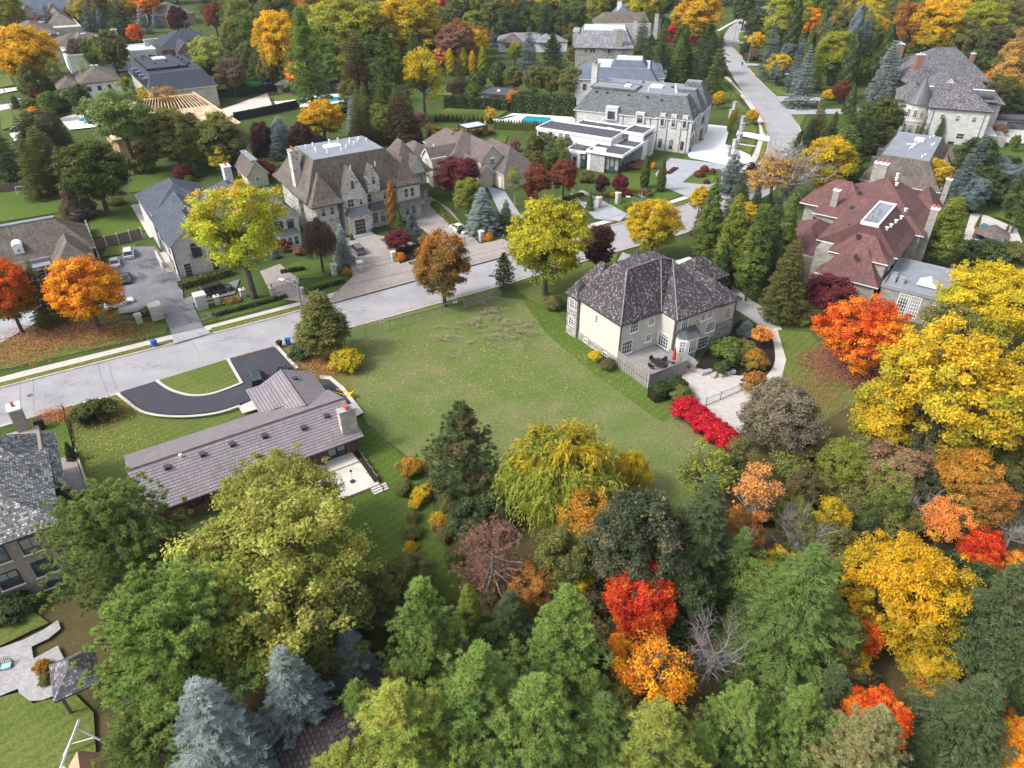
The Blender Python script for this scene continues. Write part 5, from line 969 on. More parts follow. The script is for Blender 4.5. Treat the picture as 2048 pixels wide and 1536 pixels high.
# --- timber frame house under construction
h = House('timber_frame_house', 'unfinished house of raw plywood and timber rafters behind the olive trees', 'house', (31, 220))
h.wall((16, 44, 209.5, 232), 0, 4.9, 'ply'); q = lambda s_, t_, z_: (s_ - 31, t_ - 220, z_)
m = h.m('roof_sheathing', 'ply'); A_, B_, C_, D_ = q(15, 208, 4.9), q(46.6, 207, 4.9), q(43.5, 240, 4.9), q(15, 240, 4.9); r0, r1 = q(25, 224, 10.2), q(40, 224, 10.2)
mid = lambda a, b, f: tuple(np.array(a) * (1 - f) + np.array(b) * f)
m.poly([A_, B_, mid(B_, r1, .62), mid(A_, r0, .62)]); m.poly([C_, D_, r0, r1]); m.poly([D_, A_, r0])
m = h.m('rafter', 'timber')
for i in range(24): f = i / 23; a0 = np.array(mid(A_, B_, f)); a1 = np.array(mid(r0, r1, f)); m.tube([tuple(a0 + (a1 - a0) * .55 + (0, 0, .1)), tuple(a1 + (0, 0, .12))], .11, 4)
for i in range(20): f = i / 19; m.tube([tuple(np.array(mid(B_, r1, f)) + (0, 0, .1)), tuple(np.array(mid(C_, r1, f)) + (0, 0, .1))], .1, 4)
m.tube([tuple(np.array(B_) + (0, 0, .1)), r1], .18, 4); m.tube([r0, r1], .18, 4); m.tube([tuple(np.array(B_) + (-1.2, .6, 0.8)), tuple(np.array(r1) + (-.6, 0, .6))], .15, 4)
m = h.m('stud_frame', 'timber')
for i in range(16): m.bar(q(15.3, 210 + i * 1.3, 0), q(15.3, 210 + i * 1.3, 5), .09)
m.bar(q(15.3, 210, 5), q(15.3, 230, 5), .12); m.bar(q(15.3, 210, 2.6), q(15.3, 230, 2.6), .1); h.done()
# --- remaining houses of the left distance
h = House('grey_hip_house', 'white house with grey brown hip roof left of the navy mansard', 'house', (20, 288))
h.wall((16, 27.6, 279, 296), 0, 6.2, 'stucco_white'); h.hip((16, 27.6, 279, 298), 6.2, 9.4, 'shingle_brown', .6); h.wall((9.6, 16.6, 281, 297), 0, 5, 'stucco_white'); h.hip((9.6, 16.6, 281, 299), 5, 7.2, 'shingle_brown', .6); h.wins('-t', 279, (18, 21, 24), 3.6, w=1.1, h=1.4, col='black'); h.wins('-t', 281, (11, 13.5), 3, w=1.6, h=1.3, col='black'); h.vents([(21.6, 291, 9), (23, 291, 8.9)], .3, r=.4); h.done()
h = House('white_flat_house', 'white modern flat roofed house in the far left with a tall grey chimney wall', 'house', (33, 342))
h.wall((17.4, 40, 331, 352), 0, 6.6, 'stucco_white'); h.flat((17.2, 40.2, 330.8, 352), 6.8, 'flat_light', rim=.4); h.wall((38, 48, 329, 345), 0, 6.4, 'stucco_white'); h.flat((38, 48.2, 328.8, 345), 6.7, 'flat_light', rim=.4); h.box('chimney_wall', 'stone_grey', (46, 51.6, 338.6, 340), 0, 9.2); h.wins('-s', 17.4, (334, 338), 1, w=1.6, h=4.4, col='black', g=(1, 3)); h.wins('-t', 329, (43, 45.6), 3.6, w=1.6, h=1.5, col='black'); h.done()
h = House('brown_complex', 'sprawling grey brown roofed house in the far left behind the white flat roofed house', 'house', (26, 368))
h.wall((13, 40, 360, 378), 0, 5.5, 'stucco_tan'); h.hip((13, 40, 360, 382), 5.5, 9.6, 'shingle_brown', .6); h.hip((22, 30, 357, 372), 5.6, 10.4, 'shingle_brown', .5); h.hip((33, 41, 358, 378), 5.7, 9.4, 'shingle_brown', .5); h.chimney(27, 357.6, 4, 10.6, 1.5, 1.3, 'brick', 1, 'white'); h.chimney(39, 364, 5, 10.4, 2, 1.4, 'stone_cream', 1, 'white'); h.vents([(31.6, 362, 8.6), (33.8, 363, 8.6), (16, 371, 9.4), (19, 371, 9.5)], .3, r=.35); h.done()
h = House('steep_grey_house', 'house with steep grey brown roofs and a lit gable at the far left', 'house', (20, 440))
h.wall((4, 32, 420, 450), 0, 6, 'stone_cream'); h.hip((3, 20, 402, 430), 6, 10, 'shingle_brown', .6); h.gable((18, 32, 428, 455), 5.5, 11, 't', 'shingle_brown', 'stone_cream'); h.chimney(15, 430, 5, 12, 1.4, 1.2, 'brick_red', 2); h.done()
h = House('top_left_mansion', 'large mansion with grey roofs at the top left edge', 'house', (22, 472))
h.wall((8, 38, 462, 490), 0, 7, 'stone_cream'); h.hip((8, 38, 462, 494), 7, 13.5, 'shingle_blue', .6, top=(11, 36, 470, 486)); h.hip((10, 17, 456, 470), 7, 12.5, 'shingle_brown', .5); h.hip((21, 28, 456, 470), 7, 12.5, 'shingle_brown', .5); h.wins('-t', 462, (12, 17, 24, 30), 3, w=2., h=2.6, col='black', arch=True); h.done()
h = House('navy_hip_house', 'house with plain dark navy hip roof at the top left centre', 'house', (64, 352))
h.wall((51, 77, 342, 364), 0, 4.6, 'brick_red'); h.hip((51, 77, 342, 366), 4.7, 10.2, 'shingle_navy', .6, trim='white'); h.gable((57, 63.6, 336, 345), 4.4, 7.6, 't', 'shingle_navy', 'brick_red', trim='white'); h.wall((57, 63.6, 336, 345), 0, 4.4, 'brick_red'); h.win('-t', 336, 60.2, 1.5, 2.4, 1.6, 'white', (3, 2)); h.boxvents([(57, 352, 9), (62, 353, 9.9), (67, 353, 9.9), (71, 352, 9)], 'black'); h.done()
h = House('small_brown_house', 'tan brick house with brown hip roof at the top left centre', 'house', (78, 460))
h.wall((68, 89, 448, 470), 0, 5, 'brick'); h.hip((68, 89, 448, 472), 5, 10, 'shingle_brown', .6); h.gable((74, 81, 444, 455), 5, 9, 't', 'shingle_brown', 'brick'); h.wall((74, 81, 444, 455), 0, 5, 'brick'); h.win('-t', 444, 77.5, 2, 2.4, 2.4, 'white', (3, 3), arch=True); h.done()
for nm, lb, c_, r_, mt in (('low_slate_house', 'low grey roofed house behind the yellow green trees at the top', (-90, 425), (-105, -74, 417, 436), 'shingle_blue'), ('pale_roofed_house', 'pale grey roofed house beside the magenta maple at the top', (-56, 427), (-68, -41, 421, 438), 'slate_mix')):
    h = House(nm, lb, 'house', c_, 0); h.wall(r_, 0, 5, 'stone_cream'); h.hip(r_, 5, 9.5, mt, .6, top=(r_[0] + 6, r_[1] - 6, r_[2] + 6, r_[3] - 6)); h.chimney(c_[0], c_[1] - 2, 6, 11.5, 1.5, 1.2, 'brick_red', 1); h.vents([(c_[0] - 6, c_[1] - 1, 9.4), (c_[0] + 5, c_[1], 9.4)], .4); h.wins('-t', r_[2], (r_[0] + 5, r_[0] + 12, r_[0] + 20), 1.5, w=1.6, h=1.6); h.done()
h = House('low_grey_house', 'low pale grey house in the upper middle', 'house', (8, 346), 0)
h.wall((-6, 24, 338, 352), 0, 4.2, 'stucco_white'); h.hip((-6, 24, 338, 353), 4.2, 6.6, 'slate_mix', .5, top=(0, 18, 345, 346)); h.hip((11, 19, 335, 346), 4.3, 7, 'slate_mix', .5); h.hip((-4, 4, 335, 346), 4.3, 7, 'shingle_taupe', .5); h.wins('-t', 338, (-2, 6, 9, 21), 1.6, w=1.4, h=1.4); h.done()
h = House('garden_shed', 'small brown shed with a grey roof ridge beside the stone mansion', 'shed', (38, 172))
h.wall((36.8, 41.4, 167.8, 177), 0, 3.2, 'stucco_tan'); h.gable((36.8, 41.4, 167.8, 177), 3.2, 6., 't', 'shingle_taupe', 'stucco_tan', trim='white'); h.m('ridge_flat', 'flat_grey').box(.4, 1.8, -4.4, 5.2, 5.85, 6.1); h.win('-t', 167.8, 39, 1.2, .9, 1.1); h.vents([(39.1, 174, 6)], .4); h.done()
h = House('pool_cabana', 'small dark flat roofed cabana behind the cedar hedge', 'cabana', (-89, 230), -20)
h.wall((-93, -84.6, 225.5, 235.5), 0, 2.9, 'stone_grey'); h.flat((-93.6, -84, 225, 236), 3, 'flat_dark', rim=.25, rimmat='darktrim'); h.skylight((-89, -88, 230, 231), 3.05); h.win('-t', 225.5, -88, .8, 3, 1.6, 'darktrim', (3, 1)); h.done()
h = House('long_cabana', 'long low pool house with old grey shake roof behind the feathery pine', 'pool house', (-55, 266), 12)
x0_, y0_ = -12, 271; h.c = (x0_, y0_); h.root.location = (*ST(x0_, y0_, radians(12)), 0)
h.wall((x0_ - 13, x0_ + 16, y0_ - 2, y0_ + 4), 0, 2.8, 'stone_taupe'); h.hip((x0_ - 13, x0_ + 16, y0_ - 3, y0_ + 5), 2.9, 5, 'cedar_old', .6); h.wins('-t', y0_ - 2, (x0_ - 10, x0_ - 6, x0_, x0_ + 8), .3, w=2.4, h=2.2, col='black'); h.done()
h = House('backyard_garage', 'small grey garage with a dark roof at the right edge', 'garage', (145, 216), -12)
q0 = (96.5, 240); h.c = (98, 240.5); h.root.location = (*W(2020, 255), 0)
h.wall((92.5, 104, 237, 243), 0, 2.8, 'stone_grey'); h.flat((92, 104.5, 236.5, 243.5), 3, 'flat_dark', rim=.2, rimmat='darktrim'); h.win('-t', 237, 98.5, .3, 6, 2., 'black', (3, 1), name='glass_door'); h.done()
# roofs glimpsed near the bottom
h = House('tiled_cottage', 'dark tiled roof glimpsed between the blue spruces and the pines', 'house', (6, 31))
h.wall((1.6, 9.4, 27.6, 34), 0, 3, 'wood_panel'); h.hip((1.2, 9.8, 27.2, 34.6), 3, 5.4, 'roof_dark_tile', .6); h.win('-t', 27.6, 4, 1, 1.2, 1.2); h.door('-t', 27.6, 7, 0, 1, 2.1); h.done()
h = House('shingle_pergola', 'square garden pavilion with pyramid shake roof on the grey paved terrace', 'pavilion', (-11.2, 48.4))
h.hip((-12.4, -9.8, 46.8, 50), 2.9, 4.3, 'cedar_old', .4)
for a_ in (-12.3, -9.9):
    for b_ in (46.9, 49.9): h.sep('post', 'wood_fence', (a_ - .1, a_ + .1, b_ - .1, b_ + .1), 0, 2.85)
h.done()
h = House('play_house', 'small wooden play house with salmon pink roof at the bottom left edge', 'playhouse', (-11.6, 39.6))
h.wall((-12.3, -10.9, 38.6, 40.2), 0, 2.2, 'wood_fence')
M['salmon'] = plain('salmon_canvas', (.48, .27, .19)); h.gable((-12.5, -10.7, 38.4, 40.5), 2.2, 3.3, 't', 'salmon', 'wood_fence', trim='timber'); h.door('-t', 38.6, -11.6, 0, .6, 1.5, 'darktrim'); h.done()
h = House('hexagon_pavilion', 'brown hipped pool pavilion beside the round pool', 'pavilion', (0, 0), 0)
x, y = W(1985, 466, 2.5); h.root.location = (x, y, 0); m = h.m('roof', 'shingle_taupe'); P6 = [(3.4 * cos(radians(60 * i)), 3.4 * sin(radians(60 * i))) for i in range(6)]
for i in range(6): j = (i + 1) % 6; m.poly([(*P6[i], 2.5), (*P6[j], 2.5), (0, 0, 4.2)])
for p in P6: h.sep('post', 'wood_fence', (p[0] * .92 - .1, p[0] * .92 + .1, p[1] * .92 - .1, p[1] * .92 + .1), 0, 2.5)
h.done()
h = House('garden_canopy', 'white topped garden canopy on dark posts behind the tan gabled house', 'canopy', (102, 177.5), 33)
h.flat((98.8, 105.6, 175.0, 180.2), 3., 'flat_light', part='canopy_roof', rim=.15, rimmat='darktrim')
for a_ in (99, 105.4):
    for b_ in (175.2, 180): h.sep('post', 'darktrim', (a_ - .12, a_ + .12, b_ - .12, b_ + .12), 0, 2.8)
h.done()
# ================================================================ trees: (kind, u, v, w, palette, label, height/width, options)
TREES = [
# --- near woods, left to right
('scots', 248, 1110, 290, 'pine', 'big dark green pine covering the end of the pale brick house wall'),
('scots', 362, 1310, 350, 'pinelight', 'wide light green pine with rounded tufts above the two blue spruces'),
('scots', 292, 1490, 180, 'pine', 'low dark pine left of the bottom blue spruce'),
('spruce', 116, 1002, 92, 'olivebrown', 'narrow bronze and olive conifer by the grey shake roof corner', 1.5),
('broad', 560, 1000, 225, 'silvergreen', 'yellow green maple top leaning over the back eave of the brown bungalow', 1.15),
('broad', 540, 1165, 390, 'silvergreen', 'huge yellow green silver maple behind the brown bungalow', .95),
('oval', 650, 1230, 200, 'olive', 'olive green tree between the silver maple and the small blue spruce'),
('spruce', 440, 1490, 230, 'blue', 'large silvery blue spruce at the bottom edge', 1.75),
('spruce', 588, 1400, 175, 'blue', 'tall blue spruce beside the dark tiled roof', 1.8),
('spruce', 704, 1312, 96, 'blue', 'slim small blue spruce right of the dark tiled roof', 2.2),
('pine', 850, 1270, 213, 'pinelight', 'bright green pine behind the dark tiled roof', 1.6),
('poplar', 938, 1220, 53, 'lime', 'narrow bright yellow green tree left of the dying rust pine', 3.4),
('pine', 960, 1400, 286, 'pinelight', 'broad light green pine in the bottom centre', 1.25),
('pine', 800, 1470, 305, 'pineyellow', 'yellowish green pine at the bottom edge right of the dark tiled roof', 1.1),
('pine', 690, 1550, 207, 'pineyellow', 'low yellow green pine at the bottom edge right of the big blue spruce', 1.),
('pine', 1130, 1290, 237, 'pinelight', 'tall light green pine left of the scarlet maple', 1.55),
('pine', 1075, 1450, 280, 'pinelight', 'light green pine with brown tips at the bottom centre', 1.2),
('pine', 1310, 1500, 274, 'pineyellow', 'pale green pine in front of the orange birch', 1.1),
('pine', 1475, 1440, 183, 'pinelight', 'pale green pine in front of the leafless grey tree', 1.4),
('pine', 1590, 1450, 183, 'pinelight', 'small pale green pine below the big dark green spruce', 1.5),
('pine', 1720, 1510, 256, 'pinetan', 'tan tipped pine in front of the red maple at the bottom edge', 1.3),
('fir', 1200, 1470, 183, 'sprucelight', 'mid green fir between two pale pines at the bottom edge', 1.4),
('pine', 925, 900, 205, 'pinebrown', 'dark pine with brown cones standing alone at the edge of the vacant lot', 1.2),
('shrub', 985, 1015, 110, 'dark', 'dark green bush under the lone dark pine'),
('oval', 935, 1040, 90, 'dark', 'dark evergreen below the lone dark pine', 1.2),
('spruce', 1010, 985, 75, 'sprucelight', 'small light green spruce left of the golden willow', 1.6),
('willow', 1130, 965, 255, 'willowc', 'golden topped weeping willow at the edge of the vacant lot', .95),
('willow', 1262, 950, 90, 'yellow', 'yellow side crown beside the weeping willow', 1.2),
('deadpine', 985, 1125, 180, 'rust', 'dying pine with rust brown needles and bare grey twigs', 1.05),
('oval', 1180, 1050, 150, 'orangegreen', 'orange tinged green oak below the willow', 1.3),
('oval', 1120, 1120, 120, 'olive', 'olive oak beside the dying rust pine'),
('maple', 1280, 1095, 215, 'darkoak', 'large dark grey green oak above the scarlet maple'),
('oval', 1155, 1165, 72, 'yellow', 'small yellow maple left of the scarlet maple', 1.35),
('maple', 1283, 1205, 150, 'red', 'scarlet red maple in the middle of the near woods', 1.15),
('sparse', 1305, 1350, 160, 'orange', 'thinning orange yellow birch below the scarlet maple', 1.05),
('sparse', 1240, 1300, 62, 'orange', 'small thinning orange tree between the pale pine and the scarlet maple', 1.4),
('bare', 1432, 1300, 140, 'brown', 'leafless silver grey tree right of the scarlet maple', 1.25),
('fir', 1400, 1075, 180, 'spruce', 'tall dark green fir right of the dark oak', 1.7),
('fir', 1475, 1130, 110, 'sprucelight', 'green fir with hanging boughs between the dark fir and the orange birch', 1.8),
('thin', 1415, 950, 140, 'lime', 'airy light green larch at the corner of the vacant lot', 1.2),
('thin', 1512, 1010, 115, 'peach', 'tall thinning birch with peach orange leaves', 1.9),
('bare_tall', 1480, 1100, 90, 'brown', 'leafless slender tree in front of the peach birch'),
('bare', 1600, 1075, 130, 'brown', 'leafless arching tree right of the peach birch', 1.2),
('fir', 1590, 1230, 256, 'sprucelight', 'massive green spruce left of the golden maple', 1.45),
('broad', 1820, 1180, 240, 'gold', 'big golden yellow maple in the near woods', 1.2),
('oval', 1860, 1320, 120, 'goldgreen', 'yellow green lower maple beneath the big golden maple', 1.15),
('oval', 1735, 1270, 76, 'redorange', 'orange red sapling in the gap left of the golden maple', 1.7),
('sparse', 1705, 1330, 70, 'goldgreen', 'yellow understory tree below the orange red sapling', 1.2),
('maple', 1745, 1440, 130, 'redorange', 'flame red maple behind the tan tipped pine', 1.3),
('oval', 1965, 1100, 85, 'red', 'red maple at the right of the near woods', 1.4),
('sparse', 1890, 1050, 100, 'orangepeach', 'half bare tree with salmon orange leaves', 1.5),
('fir', 1975, 1260, 201, 'spruce', 'dark green spruce right of the golden maple', 1.8),
('fir', 2040, 1330, 183, 'spruce', 'dark green spruce at the right edge', 1.8),
('fir', 1925, 1450, 213, 'spruce', 'dark spruce below the golden maple near the bottom edge', 1.4),
('maple', 2040, 1500, 115, 'orange', 'bright orange maple in the bottom right corner'),
('sparse', 2030, 1140, 70, 'orange', 'thinning orange tree at the right edge above the dark spruce'),
('bare', 2030, 1060, 90, 'brown', 'bare grey tree at the right edge', 1.2),
('broad', 1905, 780, 300, 'goldgreen', 'very large golden maple beside the flat roofed stone wing', 1.),
('maple', 1775, 830, 150, 'goldgreen', 'yellow green maple beside the orange leaf litter', 1.15),
('broad', 1985, 605, 210, 'yellow', 'bright yellow maple at the right edge beyond the flat roofed wing', .95),
('sparse', 1895, 660, 130, 'olive', 'olive half bare tree beside the tall gridded window', 1.1),
('broad', 1725, 668, 175, 'redorange', 'orange red maple beside the tan stone wing', .95),
('maple', 1930, 955, 140, 'orangegreen', 'orange maple below the very large golden maple', 1.05),
('oval', 1690, 925, 110, 'lime', 'light green tree in the hollow beside the hazel brown tree', 1.), ('oval', 1790, 945, 130, 'pinkgreen', 'pink tinged green tree in the hollow', 1.1),
('shrub', 1640, 985, 100, 'olive', 'olive bush in the hollow'), ('shrub', 1590, 945, 70, 'lime', 'lime green bush left in the hollow'), ('sparse', 1660, 1040, 80, 'goldgreen', 'small yellow flecked tree in the hollow'),
('spruce', 1735, 1060, 80, 'dark', 'small dark green spruce above the golden maple', 1.3), ('bare', 1840, 1020, 110, 'brown', 'bare grey thicket tree beside the salmon tree', 1.1), ('bare', 1735, 890, 80, 'brown', 'bare grey tree behind the pink tinged tree', .9),
('oval', 1845, 975, 80, 'darkoak', 'dark green tree right of the pink tinged tree'), ('maple', 2030, 915, 110, 'olive', 'olive tree at the right edge below the golden maple'), ('oval', 1975, 1010, 100, 'brownorange', 'brown orange tree at the right side of the woods'), ('shrub', 2020, 980, 90, 'olivebrown', 'brown green bush at the right edge of the woods'),
('maple', 1560, 838, 160, 'hazel', 'silvery hazel brown tree beside the gravel yard', .95),
('shrub', 1510, 765, 55, 'brownorange', 'bronze bush at the end of the garden path'), ('shrub', 1362, 790, 50, 'olive', 'grey green bush between clipped hedge and red bushes'), 
('shrub', 1455, 700, 70, 'green', 'leafy green shrub in the garden bed beside the beige house'), ('shrub', 1490, 700, 60, 'olive', 'olive shrub in the middle of the garden bed'), ('shrub', 1510, 720, 55, 'orangegreen', 'orange tinged shrub in the garden bed'), ('thin', 1525, 670, 55, 'orangepeach', 'salmon leaved Japanese maple by the curved garden path', .8),
('cedar', 1493, 657, 36, 'bluedark', 'small blue conifer beside the beige house wing', .9), ('shrub', 1448, 735, 40, 'dark', 'low dark shrub behind the garden boulders'), ('ball', 1366, 712, 14, 'green', 'round topiary beside the deck stairs'),
('shrub', 1190, 712, 30, 'yellow', 'small yellow shrub against the side wall of the beige house'), ('shrub', 1217, 728, 34, 'olivebrown', 'brown green shrub at the corner of the deck'),
('shrub', 820, 935, 52, 'orangegreen', 'orange flecked bush on the lawn left of the lone dark pine'), ('shrub', 850, 985, 48, 'goldgreen', 'yellow green bush on the lawn left of the lone dark pine'), ('shrub', 880, 1050, 40, 'orangegreen', 'small orange bush by the lawn edge'), ('shrub', 905, 1120, 40, 'green', 'green bush at the lawn edge beside the rust pine'), ('shrub', 895, 1010, 36, 'olive', 'olive bush at the lawn edge below the yellow green bush'),
# --- around the street
('maple', 1092, 485, 170, 'limegold', 'big lime yellow maple left of the beige house', 1.2), ('ball', 1107, 605, 38, 'olive', 'round olive bush beneath the big lime yellow maple'),
('pine', 1008, 540, 60, 'dark', 'dark pine left of the big lime yellow maple', 1.3), ('oval', 1198, 490, 70, 'plum', 'dark plum tree behind the beige house', 1.5), ('maple', 1308, 455, 112, 'goldgreen', 'orange and green maple behind the beige house roof', 1.1),
('maple', 885, 535, 112, 'brownorange', 'bronze orange maple beside the road gate', 1.35), ('poplar', 643, 645, 108, 'olive', 'broad olive cedar at the corner of the vacant lot', 1.5), ('shrub', 690, 718, 66, 'yellow', 'yellow green bush at the bungalow corner', .7), ('shrub', 600, 706, 46, 'dark', 'dark green bush beside the bungalow driveway'),
('shrub', 192, 822, 84, 'greentops', 'large wide yew bush on the bungalow front lawn', .55), ('cone', 140, 905, 22, 'dark', 'clipped dark hedge bush along the black fence'),
('vase', 478, 462, 185, 'locust', 'tall yellow topped honey locust in front of the limestone house', 1.35), ('maple', 170, 582, 148, 'orange', 'round bright orange maple on the leaf strewn front lawn', 1.05), ('maple', 12, 590, 110, 'redgreen', 'red and green maple at the left edge', 1.45), ('fir', 82, 592, 66, 'olive', 'drooping grey green spruce between the orange and red maples', 2.2),
('spruce', 965, 425, 76, 'blue', 'blue spruce beside the gated paver driveway', 1.25), ('oval', 936, 392, 62, 'lime', 'bright green tree behind the driveway blue spruce', 1.5), ('maple', 916, 352, 92, 'burgundy', 'spreading burgundy Japanese maple before the tan gabled house', .8), ('spruce', 1012, 435, 40, 'spruce', 'small green spruce right of the driveway blue spruce', 1.7),
('thin', 1030, 370, 44, 'lime', 'slim yellow and green birch in front of the tan garage', 1.9), ('oval', 1075, 365, 60, 'russet', 'dark red tree left of the white modern house', 1.5), ('oval', 1128, 352, 52, 'russet', 'second dark red tree nearest the white modern house', 1.7),
('willow', 638, 490, 68, 'purplebrown', 'weeping purple brown beech in front of the stone mansion', 1.8), ('spruce', 685, 492, 46, 'blue', 'pale blue spruce in front of the stone mansion porch', 1.85), ('maple', 795, 480, 58, 'burgundy', 'low burgundy Japanese maple beside the stone mansion court', .8), ('pine', 824, 455, 46, 'bluedark', 'grey blue pine at the stone mansion corner', 1.4),
('column', 644, 418, 30, 'greentops', 'leftmost columnar evergreen against the stone mansion', 3.3), ('column', 675, 412, 30, 'greentops', 'columnar evergreen left of the stone mansion porch', 3.4), ('column', 784, 412, 27, 'brownorange', 'columnar evergreen with bronze leaves right of the stone mansion porch', 3.6), ('cone', 797, 440, 20, 'green', 'slender green conifer at the foot of the bronze column tree', 2.4),
('shrub', 566, 490, 30, 'russet', 'red brown bush at the limestone house bay window', .9), ('shrub', 595, 502, 30, 'rust', 'salmon bush in the raised planter', .5), ('cone', 548, 507, 18, 'bluedark', 'small blue green conifer by the limestone house steps', 1.3),
('ball', 800, 514, 22, 'orange', 'orange bush beside the mansion gate pillar', .8), ('ball', 852, 495, 24, 'tanbare', 'amber bush in the mulch bed'), ('ball', 976, 474, 20, 'orange', 'orange bush beside the driveway gate pillar', .8), ('cone', 745, 462, 8, 'green', 'little cone shrub right of the mansion porch', 1.8), ('cone', 703, 475, 9, 'green', 'little cone shrub left of the mansion porch', 1.8),
('shrub', 695, 545, 18, 'orangegreen', 'small orange shrub beside the mansion gate', 1.), ('cone', 1180, 405, 16, 'green', 'slim conical cedar left of the stone gate pillar', 2.6), ('oval', 1205, 368, 32, 'plum', 'small dark plum tree in front of the glass entrance', 1.4), ('oval', 1240, 365, 34, 'burgundy', 'small crimson tree in front of the glass entrance', 1.2), ('shrub', 1250, 385, 26, 'burgundy', 'low purple red bush beside the gate pillar'), ('shrub', 1226, 388, 18, 'yellow', 'small yellow bush beside the purple red bush'), ('shrub', 1270, 380, 14, 'yellow', 'small yellow bush near the columnar hornbeams'),
('column', 1291, 345, 21, 'greentops', 'left columnar hornbeam before the white modern house', 3.2), ('column', 1324, 352, 20, 'greentops', 'right columnar hornbeam before the white modern house', 3.3), ('shrub', 1292, 385, 24, 'brown', 'brown bush under the left columnar hornbeam'), ('ball', 1307, 331, 10, 'orange', 'small orange ball shrub on the modern house lawn', 1.3), ('shrub', 1258, 415, 28, 'lime', 'pale lime bush by the driveway gate'),
('ball', 1399, 348, 22, 'russet', 'clipped dark red mound in the island', .6), ('ball', 1409, 338, 17, 'russet', 'clipped dark red ball behind the mound in the island', .8), ('ball', 1425, 342, 14, 'russet', 'smaller dark red ball in the island', .7), ('ball', 1413, 364, 12, 'burgundy', 'purple dwarf shrub at the front of the island', .7),
('oval', 1400, 400, 42, 'goldgreen', 'yellow orange tree beside the forecourt exit', 1.5),
('poplar', 1420, 444, 58, 'green', 'leftmost tall green poplar behind the beige house', 3.5), ('poplar', 1466, 474, 61, 'lime', 'second tall light green poplar behind the beige house', 3.5), ('poplar', 1512, 499, 66, 'green', 'middle tall green poplar behind the beige house', 3.5), ('poplar', 1540, 484, 58, 'dark', 'dark green poplar behind the beige house', 3.5), ('poplar', 1570, 464, 54, 'green', 'rightmost green poplar near the oxblood roof', 3.5), ('cedar', 1574, 565, 84, 'olive', 'big olive spruce at the end of the cobbled drive', 2.1),
('fir', 1478, 400, 66, 'spruce', 'weeping spruce near the road bend', 1.7), ('spruce', 1466, 345, 62, 'bluedark', 'dark blue spruce near the road bend', 1.4), ('maple', 1492, 428, 44, 'goldgreen', 'yellow green tree among the poplars'), ('fir', 1404, 440, 40, 'purplebrown', 'drooping dark conifer beside the poplars', 1.8), ('spruce', 1515, 395, 28, 'dark', 'small dark conifer beside the weeping spruce', 1.8),
('bare', 1585, 345, 165, 'brown', 'wide bare grey tree beside the oxblood roof', .8), ('sparse', 1550, 350, 110, 'tanbare', 'thinning amber tree at the road bend', .95), ('maple', 1655, 330, 110, 'goldgreen', 'golden tree beside the bare grey tree', 1.), ('oval', 1505, 345, 36, 'plum', 'purple brown tree at the road bend', 1.3),
('pine', 1600, 290, 60, 'dark', 'dark pine at the bend of the road', 1.), ('cedar', 1685, 310, 90, 'sprucelight', 'big rounded cedar left of the flat grey roof', 1.25), ('spruce', 1655, 285, 42, 'blue', 'pale blue spruce at the road bend', 1.2), ('spruce', 1636, 250, 52, 'olive', 'olive conifer at the side street corner', 1.5), ('spruce', 1620, 262, 40, 'spruce', 'green conifer nearest the road at the side street corner', 1.4), ('cedar', 1705, 265, 46, 'green', 'green cedar near the turreted house', 1.4), ('cedar', 1745, 270, 50, 'brown', 'brownish cedar near the turreted house', 1.4), ('cedar', 1775, 280, 40, 'olive', 'olive cedar at the foot of the turret', 1.3),
('maple', 1765, 235, 92, 'greentops', 'dense dark green maple left of the turret', .9), ('spruce', 1850, 255, 26, 'olive', 'slim conifer against the turreted house wall', 2.2), ('spruce', 1880, 262, 24, 'green', 'second slim conifer against the turreted house wall', 2.2), ('oval', 1682, 180, 30, 'russet', 'russet tree across the street', 1.2), ('shrub', 1660, 190, 28, 'gold', 'orange yellow shrub across the street'), ('cone', 1702, 200, 26, 'dark', 'dark clipped shrub on the side street'),
('cedar', 1775, 150, 48, 'blue', 'big silvery blue spruce beside the old shake roof', 2.1), ('spruce', 1705, 135, 28, 'blue', 'blue spruce standing before the tall columns', 1.8), ('spruce', 1608, 160, 44, 'blue', 'tall blue spruce by the street lamp', 2.2), ('spruce', 1595, 135, 34, 'bluedark', 'blue spruce behind the tall one by the street lamp', 2.4), ('maple', 1557, 135, 46, 'goldgreen', 'amber tree on the street lawn', 1.), ('spruce', 1542, 100, 30, 'bluedark', 'tall narrow dark blue spruce across the street', 3.2), ('shrub', 1505, 110, 34, 'brown', 'brown shrub beside the street'), 
('column', 1618, 95, 18, 'green', 'first narrow green column tree across the street', 4.), ('column', 1640, 105, 18, 'green', 'second narrow green column tree across the street', 4.2), ('column', 1662, 110, 18, 'green', 'third narrow green column tree across the street', 4.2), ('column', 1690, 108, 20, 'green', 'fourth narrow green column tree across the street', 4.2), ('column', 1712, 96, 20, 'green', 'fifth narrow green column tree across the street', 4.), ('column', 1742, 110, 22, 'greentops', 'last narrow green column tree nearest the old shake roof', 3.8), ('spruce', 1650, 90, 34, 'bluedark', 'blue spruce between the column trees', 2.4), ('spruce', 1727, 90, 44, 'bluedark', 'large blue green spruce behind the column trees', 2.), ('maple', 1690, 60, 60, 'olive', 'olive tree rising behind the column trees'),
